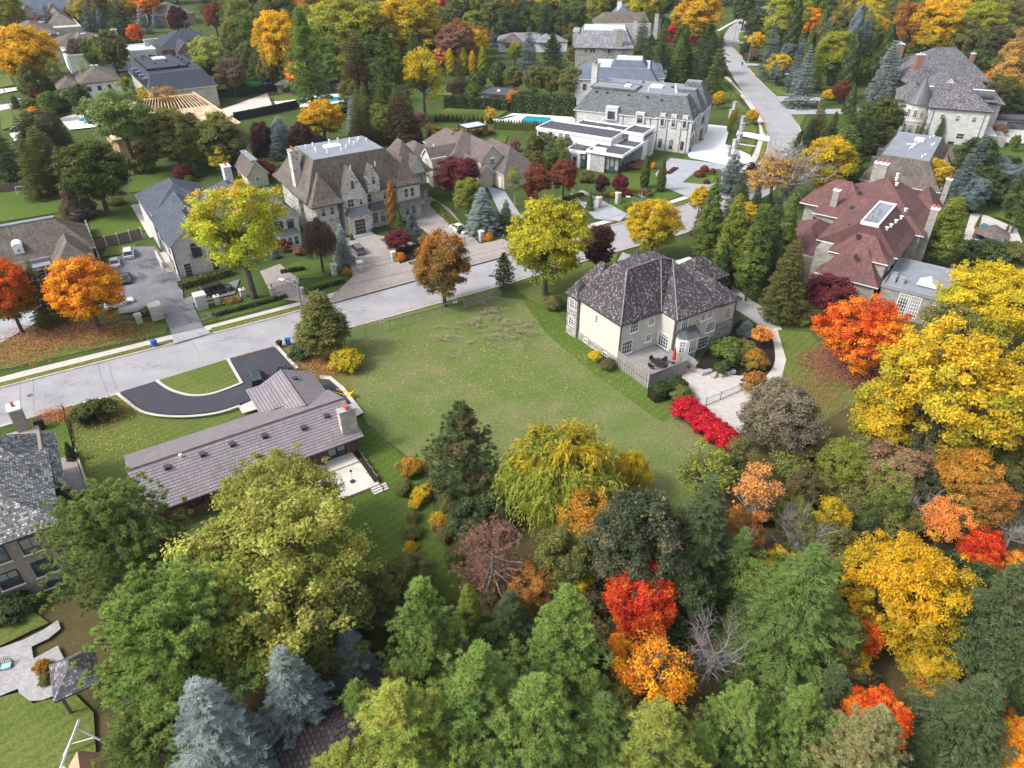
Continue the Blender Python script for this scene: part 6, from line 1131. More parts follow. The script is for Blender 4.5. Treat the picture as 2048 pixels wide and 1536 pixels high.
('maple', 1862, 352, 82, 'goldgreen', 'amber maple between the oxblood and flat grey roofs', .95), ('poplar', 1895, 460, 78, 'lime', 'tall light green poplar beside the oxblood roof', 2.1), ('maple', 1955, 325, 90, 'dark', 'dark green tree above the round pool terrace'), ('spruce', 1975, 370, 40, 'bluedark', 'dark blue spruce behind the lawn with the round pool', 1.4), ('spruce', 2015, 375, 44, 'bluedark', 'dark blue spruce right of its twin behind the pool lawn', 1.4), ('maple', 2050, 400, 70, 'dark', 'dark tree at the right edge by the pool lawn', 1.8), ('spruce', 1960, 465, 22, 'bluedark', 'small blue conifer by the hexagonal pavilion', 1.4), ('cone', 1957, 445, 9, 'green', 'thin cypress left of the pavilion', 4.), ('cone', 2012, 465, 9, 'green', 'thin cypress right of the pavilion', 4.), ('shrub', 1970, 505, 100, 'dark', 'dark tangled shrubbery below the pavilion', .35), ('shrub', 2030, 505, 60, 'olive', 'olive shrubbery at the right edge below the pavilion'),
('oval', 1660, 585, 105, 'burgundy', 'crimson purple maple beside the tan stone wing', .8), ('shrub', 1625, 630, 50, 'olivebrown', 'brown green shrub under the big olive spruce'), ('shrub', 1605, 640, 30, 'lime', 'lime shrub at the foot of the olive spruce'),
# --- left gardens
('maple', 190, 348, 140, 'greentops', 'large round dark green maple left of the limestone house', 1.05), ('cedar', 88, 320, 84, 'olive', 'broad olive cedar beside the dark green maple', 1.5), ('cedar', 110, 265, 60, 'olivebrown', 'bronze cedar behind the broad olive cedar', 1.4), ('spruce', 5, 310, 70, 'spruce', 'grey green spruce at the left edge', 1.7), ('cedar', 150, 400, 70, 'brown', 'brown green conifer behind the dormered roof', 1.1), ('shrub', 165, 420, 50, 'bluedark', 'pale blue green shrub behind the dormered roof'), ('shrub', -5, 370, 30, 'lime', 'bright green bush at the left edge'),
('vase', 243, 245, 140, 'pine', 'airy grey green willow beside the timber frame house', 1.25), ('maple', 345, 275, 120, 'olive', 'olive yellow tree in front of the timber frame house', .95), ('maple', 440, 285, 105, 'olive', 'olive tree right of the timber frame house', .9), ('sparse', 335, 215, 74, 'tanbare', 'thinning amber tree in front of the timber roof', 1.2), ('bare', 390, 225, 60, 'brown', 'small bare tree in front of the timber roof', 1.1), ('thin', 438, 325, 44, 'yellow', 'bright yellow larch behind the limestone house', 1.3), ('shrub', 280, 325, 60, 'olive', 'low olive hedge shrub behind the lawn'),
('ball', 364, 347, 34, 'burgundy', 'round burgundy shrub on the back lawn', .9), ('ball', 378, 358, 20, 'green', 'small green shrub beside the round burgundy shrub'), ('cone', 392, 340, 26, 'dark', 'dark layered conifer behind the limestone house', 1.1), ('shrub', 522, 342, 50, 'burgundy', 'burgundy shrub between the shed and the mansion', .8), ('shrub', 490, 352, 26, 'green', 'green shrub beside the shed'),
('oval', 522, 272, 46, 'plum', 'dark plum tree right of the olive tree', 1.4), ('cedar', 560, 265, 50, 'blue', 'blue spruce pair behind the mansion roof', 1.2), ('oval', 600, 275, 44, 'plum', 'dark purple tree right of the blue spruce pair'), ('maple', 645, 240, 95, 'gold', 'amber yellow tree behind the mansion flat roof', .9), ('oval', 630, 285, 50, 'plum', 'low plum shrub tree behind the mansion roof', .8),
('spruce', 705, 235, 34, 'blue', 'narrow pale blue spruce behind the mansion roof', 2.3), ('cedar', 735, 235, 40, 'olivebrown', 'bronze narrow conifer behind the mansion roof', 2.), ('oval', 762, 240, 44, 'lime', 'light green narrow tree behind the mansion', 1.8), ('cedar', 795, 235, 56, 'olivebrown', 'brown green conifer behind the mansion', 1.9), ('pine', 775, 150, 90, 'sprucelight', 'soft green pine behind the bronze conifers', 1.6), ('cedar', 715, 140, 66, 'olivebrown', 'brown tipped spruce beside the soft green pine', 1.7),
('sparse', 845, 155, 88, 'yellow', 'bright yellow ash rising behind the mansion garage', 1.7), ('sparse', 880, 120, 40, 'orangepeach', 'peach orange tree beside the bright yellow ash', 1.2), ('sparse', 838, 240, 34, 'rust', 'pinkish bare tree beside the yellow ash', 1.3), ('thin', 860, 262, 30, 'tanbare', 'small thin tree before the garden lawn', 1.2), ('shrub', 835, 275, 26, 'plum', 'purple brown shrub behind the tan gabled roof', 1.1), ('cone', 858, 273, 12, 'green', 'little green cone shrubs behind the tan gabled roof', 1.5),
('pine', 612, 120, 96, 'pinelight', 'tall feathery green pine rising beside the pool', 1.7), ('maple', 556, 90, 78, 'gold', 'amber orange maple left of the feathery pine', 1.5), ('oval', 595, 150, 40, 'orange', 'small orange tree between amber maple and feathery pine', 1.3),
('maple', 505, 80, 60, 'green', 'green tree left of the amber maple', 1.5), ('maple', 470, 90, 50, 'olive', 'grey green willow like tree by the sports court', 1.6), ('maple', 462, 150, 54, 'brown', 'bronze round tree by the sports court', 1.1), ('maple', 420, 115, 60, 'pineyellow', 'pale yellow green tree behind the navy roofed house', 1.1), ('oval', 418, 140, 26, 'plum', 'dark purple tree beside the pale yellow green tree'),
('maple', 52, 112, 100, 'gold', 'large golden tree beside the left street', 1.05), ('maple', 15, 25, 56, 'yellowgreen', 'yellow green tree in the top left corner'), ('oval', 60, 160, 36, 'olive', 'slim olive tree below the large golden tree', 1.6), ('thin', 170, 150, 24, 'pineyellow', 'thin birch in front of the grey hip roof', 3.), ('thin', 110, 155, 30, 'pineyellow', 'thin birch left of the grey hip roof', 2.4), ('shrub', 78, 192, 34, 'burgundy', 'dark red shrub under the thin birches', .7), ('maple', 135, 198, 40, 'green', 'round green tree in the hedge row', .8), ('maple', 100, 205, 40, 'olive', 'olive tree at the left of the hedge row', .9), ('shrub', 66, 220, 20, 'orange', 'small orange shrub by the far lawn'), ('oval', 160, 195, 36, 'dark', 'dark green tree at the right of the hedge row'),
('maple', 155, 105, 40, 'brown', 'bronze green tree before the white flat roofed house'), ('maple', 190, 108, 40, 'green', 'green tree before the white flat roofed house'), ('maple', 222, 100, 56, 'olive', 'rounded olive tree before the white flat roofed house'), ('shrub', 240, 128, 36, 'olive', 'yellow olive bush beside the navy mansard house'), ('shrub', 252, 165, 18, 'yellow', 'small yellow tree at the navy mansard corner', 1.2),
('spruce', 98, 42, 32, 'bluedark', 'dark blue conifer among the brown roofs', 1.6), ('spruce', 180, 45, 36, 'bluedark', 'blue conifer right of the brown roofs', 1.6), ('spruce', 205, 48, 30, 'bluedark', 'second blue conifer right of the brown roofs', 1.5), ('spruce', 240, 40, 50, 'spruce', 'large dark green conifer right of the brown roofs', 1.6), ('maple', 165, 20, 44, 'goldgreen', 'yellow tree above the brown roofs'), ('maple', 200, 22, 44, 'olive', 'olive tree above the blue conifers'), ('maple', 290, 10, 50, 'orange', 'orange tree at the top edge left', 1.), ('spruce', 285, 42, 26, 'blue', 'blue spruce beside the small brown roof', 1.6), ('spruce', 312, 38, 24, 'blue', 'blue spruce in front of the small brown roof', 1.5), ('maple', 270, 68, 26, 'redorange', 'small red orange tree beside the navy roof'), ('oval', 355, 40, 34, 'plum', 'plum tree before the small brown roof'), ('oval', 428, 32, 36, 'russet', 'dark red tree at the top left'), ('maple', 145, 35, 26, 'russet', 'rust red tree by the brown roofs'), ('spruce', 382, 100, 22, 'spruce', 'narrow spruce beside the navy roof', 2.), ('shrub', 345, 100, 44, 'goldgreen', 'yellow green shrubs before the navy roof'),
('maple', 700, 60, 120, 'yellowgreen', 'wide yellow green tree in the upper middle', .95), ('maple', 640, 55, 80, 'yellowgreen', 'yellow green tree left of the wide one in the upper middle', 1.), ('maple', 815, 58, 110, 'goldgreen', 'orange topped yellow green tree in the upper middle', .95), ('maple', 905, 90, 64, 'rust', 'pinkish brown bare topped tree in the upper middle', 1.1), ('spruce', 930, 40, 60, 'dark', 'dark evergreen behind the pinkish brown tree', 1.2), ('shrub', 882, 12, 24, 'magenta', 'bright magenta maple at the top edge', 1.2), ('shrub', 862, 25, 18, 'crimson', 'crimson shrub beside the magenta maple'), ('maple', 950, 12, 56, 'yellowgreen', 'yellow green tree at the top edge centre', 1.4), ('maple', 1005, 30, 26, 'orange', 'narrow orange tree at the top edge centre', 1.8),
('column', 900, 125, 22, 'yellow', 'first yellow column tree of the back row', 2.3), ('column', 926, 122, 22, 'yellow', 'second yellow column tree of the back row', 2.3), ('column', 945, 126, 19, 'gold', 'orange gold column tree of the back row', 2.4), ('column', 966, 124, 24, 'yellowgreen', 'last yellow green column tree of the back row', 2.4), ('fir', 920, 158, 30, 'olivebrown', 'grey brown spruce in front of the yellow column trees', 2.4), ('ball', 955, 162, 34, 'dark', 'round dark tree left of the small flat roof', .95), ('ball', 996, 148, 34, 'dark', 'round dark green tree behind the small flat roof', 1.3), ('ball', 943, 182, 40, 'green', 'round green shrub left of the small flat roof', .8),
('maple', 1028, 157, 36, 'olive', 'first olive clipped tree of the row', 1.2), ('maple', 1068, 160, 38, 'olive', 'second olive clipped tree of the row', 1.3), ('maple', 1102, 162, 36, 'olive', 'third olive clipped tree of the row', 1.3), ('maple', 1140, 165, 42, 'olive', 'fourth olive clipped tree beside the white chateau', 1.3), ('sparse', 1026, 198, 30, 'orangepeach', 'thin amber tree in front of the hedge', 1.3), ('sparse', 981, 228, 26, 'gold', 'thin yellow tree at the pool terrace', 1.3), ('cone', 971, 255, 12, 'gold', 'narrow golden cypress beside the canopy', 2.6), ('cone', 931, 250, 10, 'lime', 'narrow green cypress beside the canopy', 2.4),
('spruce', 986, 75, 24, 'blue', 'blue spruce beyond the back garden', 1.6), ('spruce', 968, 85, 22, 'blue', 'small blue spruce left of its twin beyond the back garden', 1.4), ('spruce', 1058, 100, 36, 'bluedark', 'dark blue spruce in front of the low grey house', 1.8), ('pine', 1105, 110, 58, 'dark', 'wide dark green pine in front of the low grey house', 1.1), ('maple', 1030, 105, 28, 'yellowgreen', 'yellow tree in front of the low grey house'), ('maple', 1050, 35, 44, 'dark', 'dark round tree at the top centre'), ('maple', 1103, 38, 42, 'plum', 'deep purple tree at the top centre'), ('maple', 1150, 35, 44, 'green', 'green tree left of the far mansards'), ('maple', 1140, 70, 30, 'olive', 'olive tree left of the slate roofed stone house'), ('shrub', 1143, 88, 18, 'burgundy', 'small pink red tree at the corner of the slate roofed stone house'),
('maple', 1195, 15, 40, 'yellowgreen', 'yellow tree behind the far mansards'), ('column', 1222, 12, 18, 'green', 'green column tree behind the far mansards', 2.2), ('maple', 1290, 15, 60, 'limegold', 'yellow willow behind the far mansards'), ('column', 1350, 30, 16, 'dark', 'dark column tree beside the pink maple', 3.2), ('maple', 1395, 35, 80, 'gold', 'large bright yellow tree behind the pink maple', .9), ('shrub', 1388, 68, 40, 'magenta', 'vivid pink red maple beside the far street', 1.1), ('shrub', 1350, 68, 34, 'magenta', 'smaller vivid pink red maple left of the larger one', 1.2), ('spruce', 1386, 38, 18, 'bluedark', 'blue spruce in front of the bright yellow tree', 1.6),
('pine', 1300, 110, 50, 'spruce', 'green pine left in the clump behind the white chateau', 1.3), ('pine', 1355, 108, 60, 'sprucelight', 'tall green pine in the middle of the clump behind the chateau', 1.4), ('pine', 1415, 110, 74, 'dark', 'large dark pine beside the road', 1.3), ('pine', 1330, 140, 46, 'sprucelight', 'light green pine directly behind the chateau roof', 1.2), ('pine', 1375, 150, 60, 'dark', 'dark pine at the right corner of the chateau roof', 1.2), ('spruce', 1285, 75, 34, 'dark', 'dark spruce beside the stone house', 1.8), ('fir', 1437, 110, 40, 'brown', 'brownish spruce at the road edge', 1.7), ('spruce', 1320, 35, 30, 'dark', 'dark spruce beside the yellow willow', 1.9),
('sparse', 1438, 198, 26, 'gold', 'amber tree beside the chateau gate', 1.3), ('maple', 1506, 232, 26, 'gold', 'small golden street tree on the sidewalk lawn', 1.1), ('column', 1461, 245, 12, 'lime', 'lime green column shrub by the chateau gate', 3.2), ('column', 1470, 232, 9, 'orangegreen', 'orange tinted column shrub by the chateau gate', 3.2), ('shrub', 1396, 278, 18, 'goldgreen', 'yellow shrub by the chateau steps'), ('shrub', 1407, 262, 12, 'goldgreen', 'small yellow shrub by the chateau corner'),
('maple', 1490, 22, 40, 'dark', 'dark green tree beyond the far street'), ('maple', 1570, 42, 80, 'yellowgreen', 'big yellow green tree across the far street', 1.), ('maple', 1640, 20, 60, 'green', 'green tree at the top right'), ('maple', 1620, 45, 40, 'orange', 'orange flecked tree across the far street'), ('maple', 1515, 50, 44, 'dark', 'dark round tree beside the far street bend'), ('maple', 1512, 85, 30, 'gold', 'amber leafed tree beside the far street lawn', 1.2), ('spruce', 1690, 15, 40, 'bluedark', 'blue green spruce at the top right', 1.5), ('spruce', 1720, 20, 44, 'bluedark', 'large blue green spruce at the top right', 1.5), ('spruce', 1760, 25, 44, 'bluedark', 'blue green spruce right of the large one', 1.5),
('maple', 1868, 55, 80, 'gold', 'golden tree behind the old shake roof'), ('maple', 1820, 60, 70, 'brownorange', 'bronze tree behind the old shake roof'), ('maple', 1925, 80, 60, 'olive', 'olive tree behind the old shake roof'), ('cone', 1825, 90, 30, 'green', 'rounded green cedar at the old shake roof ridge', 1.), ('cone', 1845, 85, 34, 'green', 'second rounded green cedar at the old shake roof ridge', 1.), ('maple', 1995, 170, 54, 'orange', 'orange maple right of the turreted house', .95), ('maple', 2035, 140, 80, 'tanbare', 'amber brown tree at the right edge top', 1.3), ('maple', 1955, 125, 50, 'green', 'green tree right of the old shake roof', .9), ('maple', 1980, 200, 50, 'olivebrown', 'brown olive tree below the orange maple'), ('maple', 2020, 215, 60, 'dark', 'dark hedge tree behind the grey garage', .6),
('maple', 1905, 25, 60, 'orange', 'orange tree at the top right edge'), ('maple', 1960, 55, 70, 'yellowgreen', 'yellow green tree near the top right corner'), ('maple', 2010, 50, 60, 'olive', 'olive tree near the top right corner'), ('maple', 1975, 15, 40, 'redorange', 'red orange tree near the top right corner'), ('maple', 2035, 15, 50, 'orange', 'orange tree in the top right corner'), ('maple', 1990, 100, 60, 'darkoak', 'dark tree below the top right corner'), ('maple', 1800, 20, 60, 'green', 'green tree between the blue spruces and the golden tree'), ('maple', 1930, 140, 50, 'dark', 'dark green tree behind the brick chimney'),
('shrub', 2000, 262, 30, 'rust', 'brown pink hydrangea bank beside the terrace', .8), ('shrub', 1405, 250, 8, 'green', 'small shrub at the chateau front'),
('oval', 2030, 285, 22, 'green', 'leafy green tree on the right terrace', 1.6), ('oval', 1085, 290, 36, 'olive', 'olive shrub tree left of the white modern house', 1.5), ('cedar', 1065, 295, 40, 'olive', 'green cedar behind the dark red trees', 1.6), ('cedar', 1120, 305, 34, 'lime', 'light green tree against the white modern house', 2.1), ('oval', 1100, 320, 30, 'green', 'green shrub tree between the dark red tree and the modern house', 1.4), ('shrub', 1030, 290, 22, 'rust', 'salmon shrub behind the tan gabled roof', 1.2), ('shrub', 1170, 352, 34, 'olive', 'grey green bushes below the white modern house wall', .7),
('cedar', 30, 205, 20, 'dark', 'small dark conifer by the left street', 1.4), ('shrub', 140, 380, 30, 'russet', 'brown red shrub at the maple foot'), ('shrub', 230, 400, 40, 'olive', 'low clipped bush at the maple foot', .35),
('shrub', 20, 1215, 90, 'dark', 'dark green shrub under the brick house windows', .5), ('shrub', 5, 1212, 30, 'green', 'bright green shrub at the brick house corner'), ('shrub', 85, 1335, 34, 'orangegreen', 'orange and yellow shrub beside the shingled pergola roof', .9), ('shrub', 90, 1360, 34, 'olive', 'olive shrub below the orange and yellow shrub', .7),
('fir', 760, 1200, 134, 'olive', 'shadowed olive fir left of the bright green pine', 1.5), ('oval', 1060, 1180, 90, 'brownorange', 'dim bronze tree behind the dying pine'), ('oval', 1375, 1190, 110, 'dark', 'dark evergreen between the scarlet maple and the fir'), ('fir', 1660, 1390, 134, 'spruce', 'dark fir beneath the orange red sapling', 1.3), ('oval', 1560, 1150, 90, 'goldgreen', 'yellow flecked tree left of the massive green spruce'), ('fir', 1850, 1500, 134, 'spruce', 'dark fir right of the flame red maple', 1.3),
('sparse', 1700, 1120, 70, 'goldgreen', 'thinning yellow tree between the green spruce and golden maple', 1.2), ('bare', 1540, 1320, 90, 'brown', 'bare grey sapling below the massive green spruce', 1.2), ('oval', 1930, 1180, 80, 'redorange', 'orange red tree behind the golden maple'), ('oval', 2010, 1200, 60, 'orange', 'orange tree between the two right edge spruces'),
]
for t_ in TREES:
    k_, u_, v_, w_, p_, l_ = t_[:6]; asp_ = t_[6] if len(t_) > 6 else None
    if v_ < 225 and k_ in ('maple', 'oval', 'pine', 'cedar', 'spruce', 'fir', 'broad') and w_ > 24: w_ = w_ * 1.22
    kw_ = {'bark': 'bark_grey'} if k_ in ('bare', 'bare_tall', 'deadpine') or 'birch' in l_ else {}
    T(k_, u_, v_, w_, p_, l_, asp_, **kw_)
for t_ in [
 ('pine', 720, 1420, 150, 'pinelight', 'mid green pine touching the right side of the dark tiled roof', 1.3), ('oval', 905, 1330, 110, 'olive', 'shadowed olive tree between the bright green pine and the broad light green pine', 1.2), ('fir', 1020, 1240, 110, 'spruce', 'dark fir directly below the dying rust pine', 1.5), ('pine', 1180, 1400, 150, 'pinelight', 'small light green pine left of the orange birch', 1.3),
 ('pine', 1400, 1500, 150, 'pinelight', 'light green pine at the bottom edge below the leafless grey tree', 1.2), ('oval', 1500, 1240, 100, 'dark', 'dark evergreen behind the leafless grey tree', 1.3), ('fir', 1660, 1180, 110, 'sprucelight', 'green fir in the gap beside the golden maple', 1.6), ('oval', 1640, 1090, 90, 'olive', 'olive tree right of the leafless arching tree', 1.1),
 ('oval', 1790, 1040, 100, 'olive', 'olive green tree above the golden maple top', 1.), ('shrub', 1560, 1010, 80, 'olivebrown', 'brown green bush below the peach birch'), ('shrub', 1700, 990, 90, 'olive', 'grey olive bush in the middle of the hollow'), ('oval', 1760, 1120, 80, 'goldgreen', 'yellow green tree at the shoulder of the golden maple', 1.1),
 ('oval', 820, 1150, 100, 'olive', 'olive tree at the lawn corner beside the silver maple', 1.1), ('oval', 430, 1240, 160, 'olive', 'shaded olive tree under the silver maple', 1.), 
 ('fir', 2030, 1180, 100, 'spruce', 'dark spruce top at the right edge among the orange trees', 1.6), ('oval', 1880, 1400, 120, 'orangegreen', 'bronze orange tree below the yellow green lower maple', 1.), ('oval', 1990, 1440, 100, 'brownorange', 'brown orange tree above the corner orange maple', 1.), ('maple', 1860, 880, 140, 'darkoak', 'dark green tree in the shade below the very large golden maple', 1.),
 ('maple', 1150, 110, 40, 'olive', 'olive tree at the left wall of the slate roofed house', 1.), ('oval', 905, 175, 30, 'brown', 'brown thin tree beside the garden lawn', 1.2), ('maple', 1490, 100, 26, 'dark', 'small dark tree on the far street lawn'), ('spruce', 1570, 75, 30, 'bluedark', 'blue green spruce behind the amber leafed tree', 1.8), ('oval', 700, 190, 50, 'olive', 'olive tree beside the long pool house', 1.4), ('maple', 520, 140, 50, 'dark', 'dark tree behind the sports court', 1.2), ('maple', 20, 95, 40, 'olive', 'olive tree left of the large golden tree'), ('oval', 295, 190, 40, 'yellow', 'small yellow tree behind the grey green willow', 1.1)]: TREES.append(t_); T(*t_)
# red burning bushes in a row along the gravel yard
for i, (u_, v_) in enumerate(((1372, 818), (1392, 832), (1413, 848), (1433, 862), (1452, 880))):
    T('shrub', u_, v_, 62, 'crimson', 'crimson burning bush in the row beside the gravel yard', .62, 'crimson burning bushes beside the gravel yard')
def belt(n, box, kinds, pals, w0, w1, label, group, seed):
    r = np.random.default_rng(seed); m = int(math.ceil(math.sqrt(n * (box[1] - box[0]) / max(8, (box[3] - box[2]) * 2.5)))) or 1; k = int(math.ceil(n / m))
    for i in range(n):
        u = box[0] + (box[1] - box[0]) * ((i % m) + .2 + .6 * r.random()) / m; v = box[2] + (box[3] - box[2]) * ((i // m) + .2 + .6 * r.random()) / k
        T(kinds[r.integers(len(kinds))], u, v, w0 + (w1 - w0) * r.random(), pals[r.integers(len(pals))], label, None, group)
MX = ('maple', 'oval', 'maple', 'cedar')
belt(12, (450, 610, 55, 150), MX, ('green', 'olive', 'dark'), 46, 62, 'green tree of the dense belt around the sports court', 'green trees around the sports court', 1)
belt(13, (625, 850, 80, 150), ('maple', 'pine', 'oval'), ('green', 'olive', 'yellowgreen', 'sprucelight'), 46, 66, 'green tree of the belt behind the long pool house', 'trees behind the long pool house', 2)
belt(12, (640, 1000, 20, 60), ('maple', 'maple', 'oval'), ('yellowgreen', 'olive', 'limegold', 'green'), 48, 66, 'yellow green or dark tree in the far belt at the top centre', 'far belt trees at the top centre', 3)
belt(12, (985, 1145, 12, 60), ('maple', 'spruce', 'oval'), ('dark', 'green', 'dark'), 36, 50, 'dark tree of the grove left of the far mansards', 'dark grove left of the far mansards', 4)
belt(16, (1545, 1790, 40, 150), ('spruce', 'column', 'spruce', 'maple'), ('bluedark', 'green', 'dark', 'olive'), 28, 40, 'tall evergreen of the dense grove across the curved street', 'evergreen grove across the curved street', 5)
belt(14, (1990, 2048, 60, 200), ('maple', 'oval'), ('olive', 'dark', 'tanbare'), 46, 60, 'olive tree of the belt beyond the garage at the right edge', 'trees beyond the garage', 6)
belt(8, (1640, 1760, 250, 320), ('cedar', 'pine'), ('green', 'dark', 'olive'), 44, 60, 'green cedar of the screen left of the brown mansard house', 'cedars left of the brown mansard house', 7)
belt(9, (1430, 1600, 520, 560), ('cone', 'shrub'), ('dark', 'hedge'), 36, 50, 'low dark cedar at the feet of the tall poplars', 'low cedars under the poplars', 8)
belt(8, (1915, 2048, 330, 395), ('spruce', 'maple'), ('dark', 'bluedark'), 46, 66, 'dark tree of the screen behind the round pool lawn', 'dark screen behind the pool lawn', 9)
belt(9, (690, 840, 205, 265), ('cedar', 'spruce'), ('olivebrown', 'dark', 'sprucelight'), 38, 52, 'green brown conifer of the screen behind the stone mansion', 'conifers behind the stone mansion', 10)
belt(6, (500, 650, 262, 290), ('cedar', 'oval'), ('plum', 'dark', 'bluedark'), 34, 46, 'dark shrub tree along the fence behind the stone mansion', 'dark shrub trees behind the mansion', 12)
belt(7, (30, 130, 250, 345), ('cedar', 'spruce'), ('olive', 'olivebrown', 'dark'), 52, 70, 'tall olive conifer of the cluster beside the dark green maple', 'olive conifers beside the dark green maple', 13)
belt(9, (1290, 1440, 90, 165), ('pine', 'spruce'), ('dark', 'spruce', 'sprucelight'), 44, 60, 'green pine of the grove between the white chateau and the road', 'pine grove beside the road', 14)
belt(6, (1055, 1150, 275, 330), ('cedar', 'oval'), ('olive', 'green'), 28, 38, 'green garden tree screening the white modern house', 'garden trees left of the modern house', 15)
belt(8, (250, 480, 255, 310), ('maple', 'shrub'), ('olive', 'olivebrown', 'lime'), 56, 84, 'olive yellow tree of the thicket in front of the timber frame house', 'thicket before the timber frame house', 16)
belt(8, (20, 130, 110, 215), ('oval', 'shrub', 'cedar'), ('olive', 'green', 'dark'), 28, 40, 'small green tree of the garden belt under the large golden tree', 'garden belt under the golden tree', 17)
belt(9, (1200, 1340, 2, 12), ('maple',), ('yellowgreen', 'limegold', 'dark'), 44, 60, 'yellow green willow like tree behind the distant hip house', 'willows behind the distant hip house', 18)
belt(26, (760, 1980, 1130, 1480), ('shrub', 'oval', 'shrub'), ('olive', 'dark', 'green', 'olivebrown'), 80, 120, 'shaded undergrowth bush between the crowns of the near woods', 'undergrowth of the near woods', 19)
belt(18, (1440, 1950, 900, 1110), ('shrub', 'oval', 'sparse'), ('olive', 'green', 'olivebrown', 'lime', 'brownorange'), 70, 100, 'understorey bush in the hollow right of the vacant lot', 'understorey of the hollow', 20)
belt(11, (795, 905, 915, 1120), ('shrub',), ('olive', 'goldgreen', 'green', 'olive'), 30, 46, 'loose mixed shrub of the border along the bungalow back lawn', 'shrub border of the bungalow back lawn', 21)
# rows of young cedars
def row(kind, a, b, n, w, pal_, label, group, asp=None, h0=1.2):
    A = np.array(W(*a)); B = np.array(W(*b))
    for i in range(n):
        p = A + (B - A) * (i + .5) / n; plant(kind, p[0], p[1], w / 2 * (.9 + .2 * rng.random()), asp, label, pal_, group)
row('cone', (988, 258), (1085, 262), 18, 1.3, 'green', 'little pointed cedar in the row before the pool terrace', 'pointed cedars before the pool terrace', 2.2)
row('cone', (868, 243), (985, 247), 14, 1.3, 'hedge', 'little cedar along the edge of the garden lawn', 'cedars along the garden lawn', 1.6)
# far woods: every crown its own tree, alike at this distance
CAND = ['maple', 'oval', 'broad', 'spruce', 'maple', 'pine', 'cedar', 'maple']
PAL2 = ['green', 'olive', 'yellowgreen', 'goldgreen', 'orange', 'yellowgreen', 'olive', 'lime', 'brownorange', 'green', 'yellow', 'gold']
nf = 0; r2 = np.random.default_rng(3)
def clear_far(x, y):
    for (px, py, rr) in KEEP_CLEAR:
        if hypot(x - px, y - py) < rr: return False
    return True
ZONES = [(1175, 1325, 0, 62), (1140, 1292, 38, 104), (1330, 1412, 42, 92), (1436, 1620, 0, 135), (-20, 175, 0, 104), (70, 322, 52, 165), (296, 450, 45, 112), (285, 390, 0, 48), (615, 755, 2, 36), (765, 875, 2, 36), (868, 900, 0, 30), (990, 1140, 58, 104), (1785, 2000, 80, 200), (1350, 1440, 0, 75)]
KEEP_CLEAR = [(*W(u, v), r) for u, v, r in ((1220, 90, 26), (1250, 30, 34), (345, 70, 24), (320, 20, 22), (210, 80, 30), (150, 75, 30), (80, 30, 34), (1065, 80, 24), (680, 18, 28), (820, 20, 26), (1480, 60, 16), (1540, 20, 18), (1460, 110, 14), (640, 130, 14), (1880, 140, 30), (900, 60, 4), (500, 170, 12))]
gy_ = 262.
while gy_ < 900:
    st_ = 10.5 + max(0, gy_ - 300) * .04; gy_ += st_; gy = gy_
    for gx in np.arange(-gy * .8, gy * .8, st_):
        x = gx + r2.normal() * st_ * .25; y = gy + r2.normal() * st_ * .25
        if abs(x) > y * .78 + 12: continue
        px = 1024 + FPX * x / depth(x, y, 8)
        if y < 330 and 560 > px > -50: continue
        if px < -30 or px > 2080: continue
        if y < 300 and px < 1560: continue
        py = 768 - FPX * (y * SP + (5 - CH) * CP) / depth(x, y, 5); rp = 4.5 * FPX / depth(x, y, 5)
        if any(a_ - rp < px < b_ + rp and c_ - rp * .3 < py < d_ + rp for a_, b_, c_, d_ in ZONES): continue
        if nf >= 298 or not clear_far(x, y): continue
        k = CAND[r2.integers(len(CAND))]; pz = PAL2[r2.integers(len(PAL2))]
        if k in ('spruce', 'pine', 'cedar'): pz = ['bluedark', 'dark', 'spruce'][r2.integers(3)]
        R_ = (4.4 + 2.4 * r2.random() if k not in ('spruce', 'pine', 'cedar') else 3. + r2.random()) * (1 + max(0, gy - 300) * .0025)
        plant(k, x, y, R_, None, 'one of the many far autumn trees filling the distance along the top edge', pz, 'far trees along the top edge', name='far_tree'); nf += 1
print('far trees', nf)
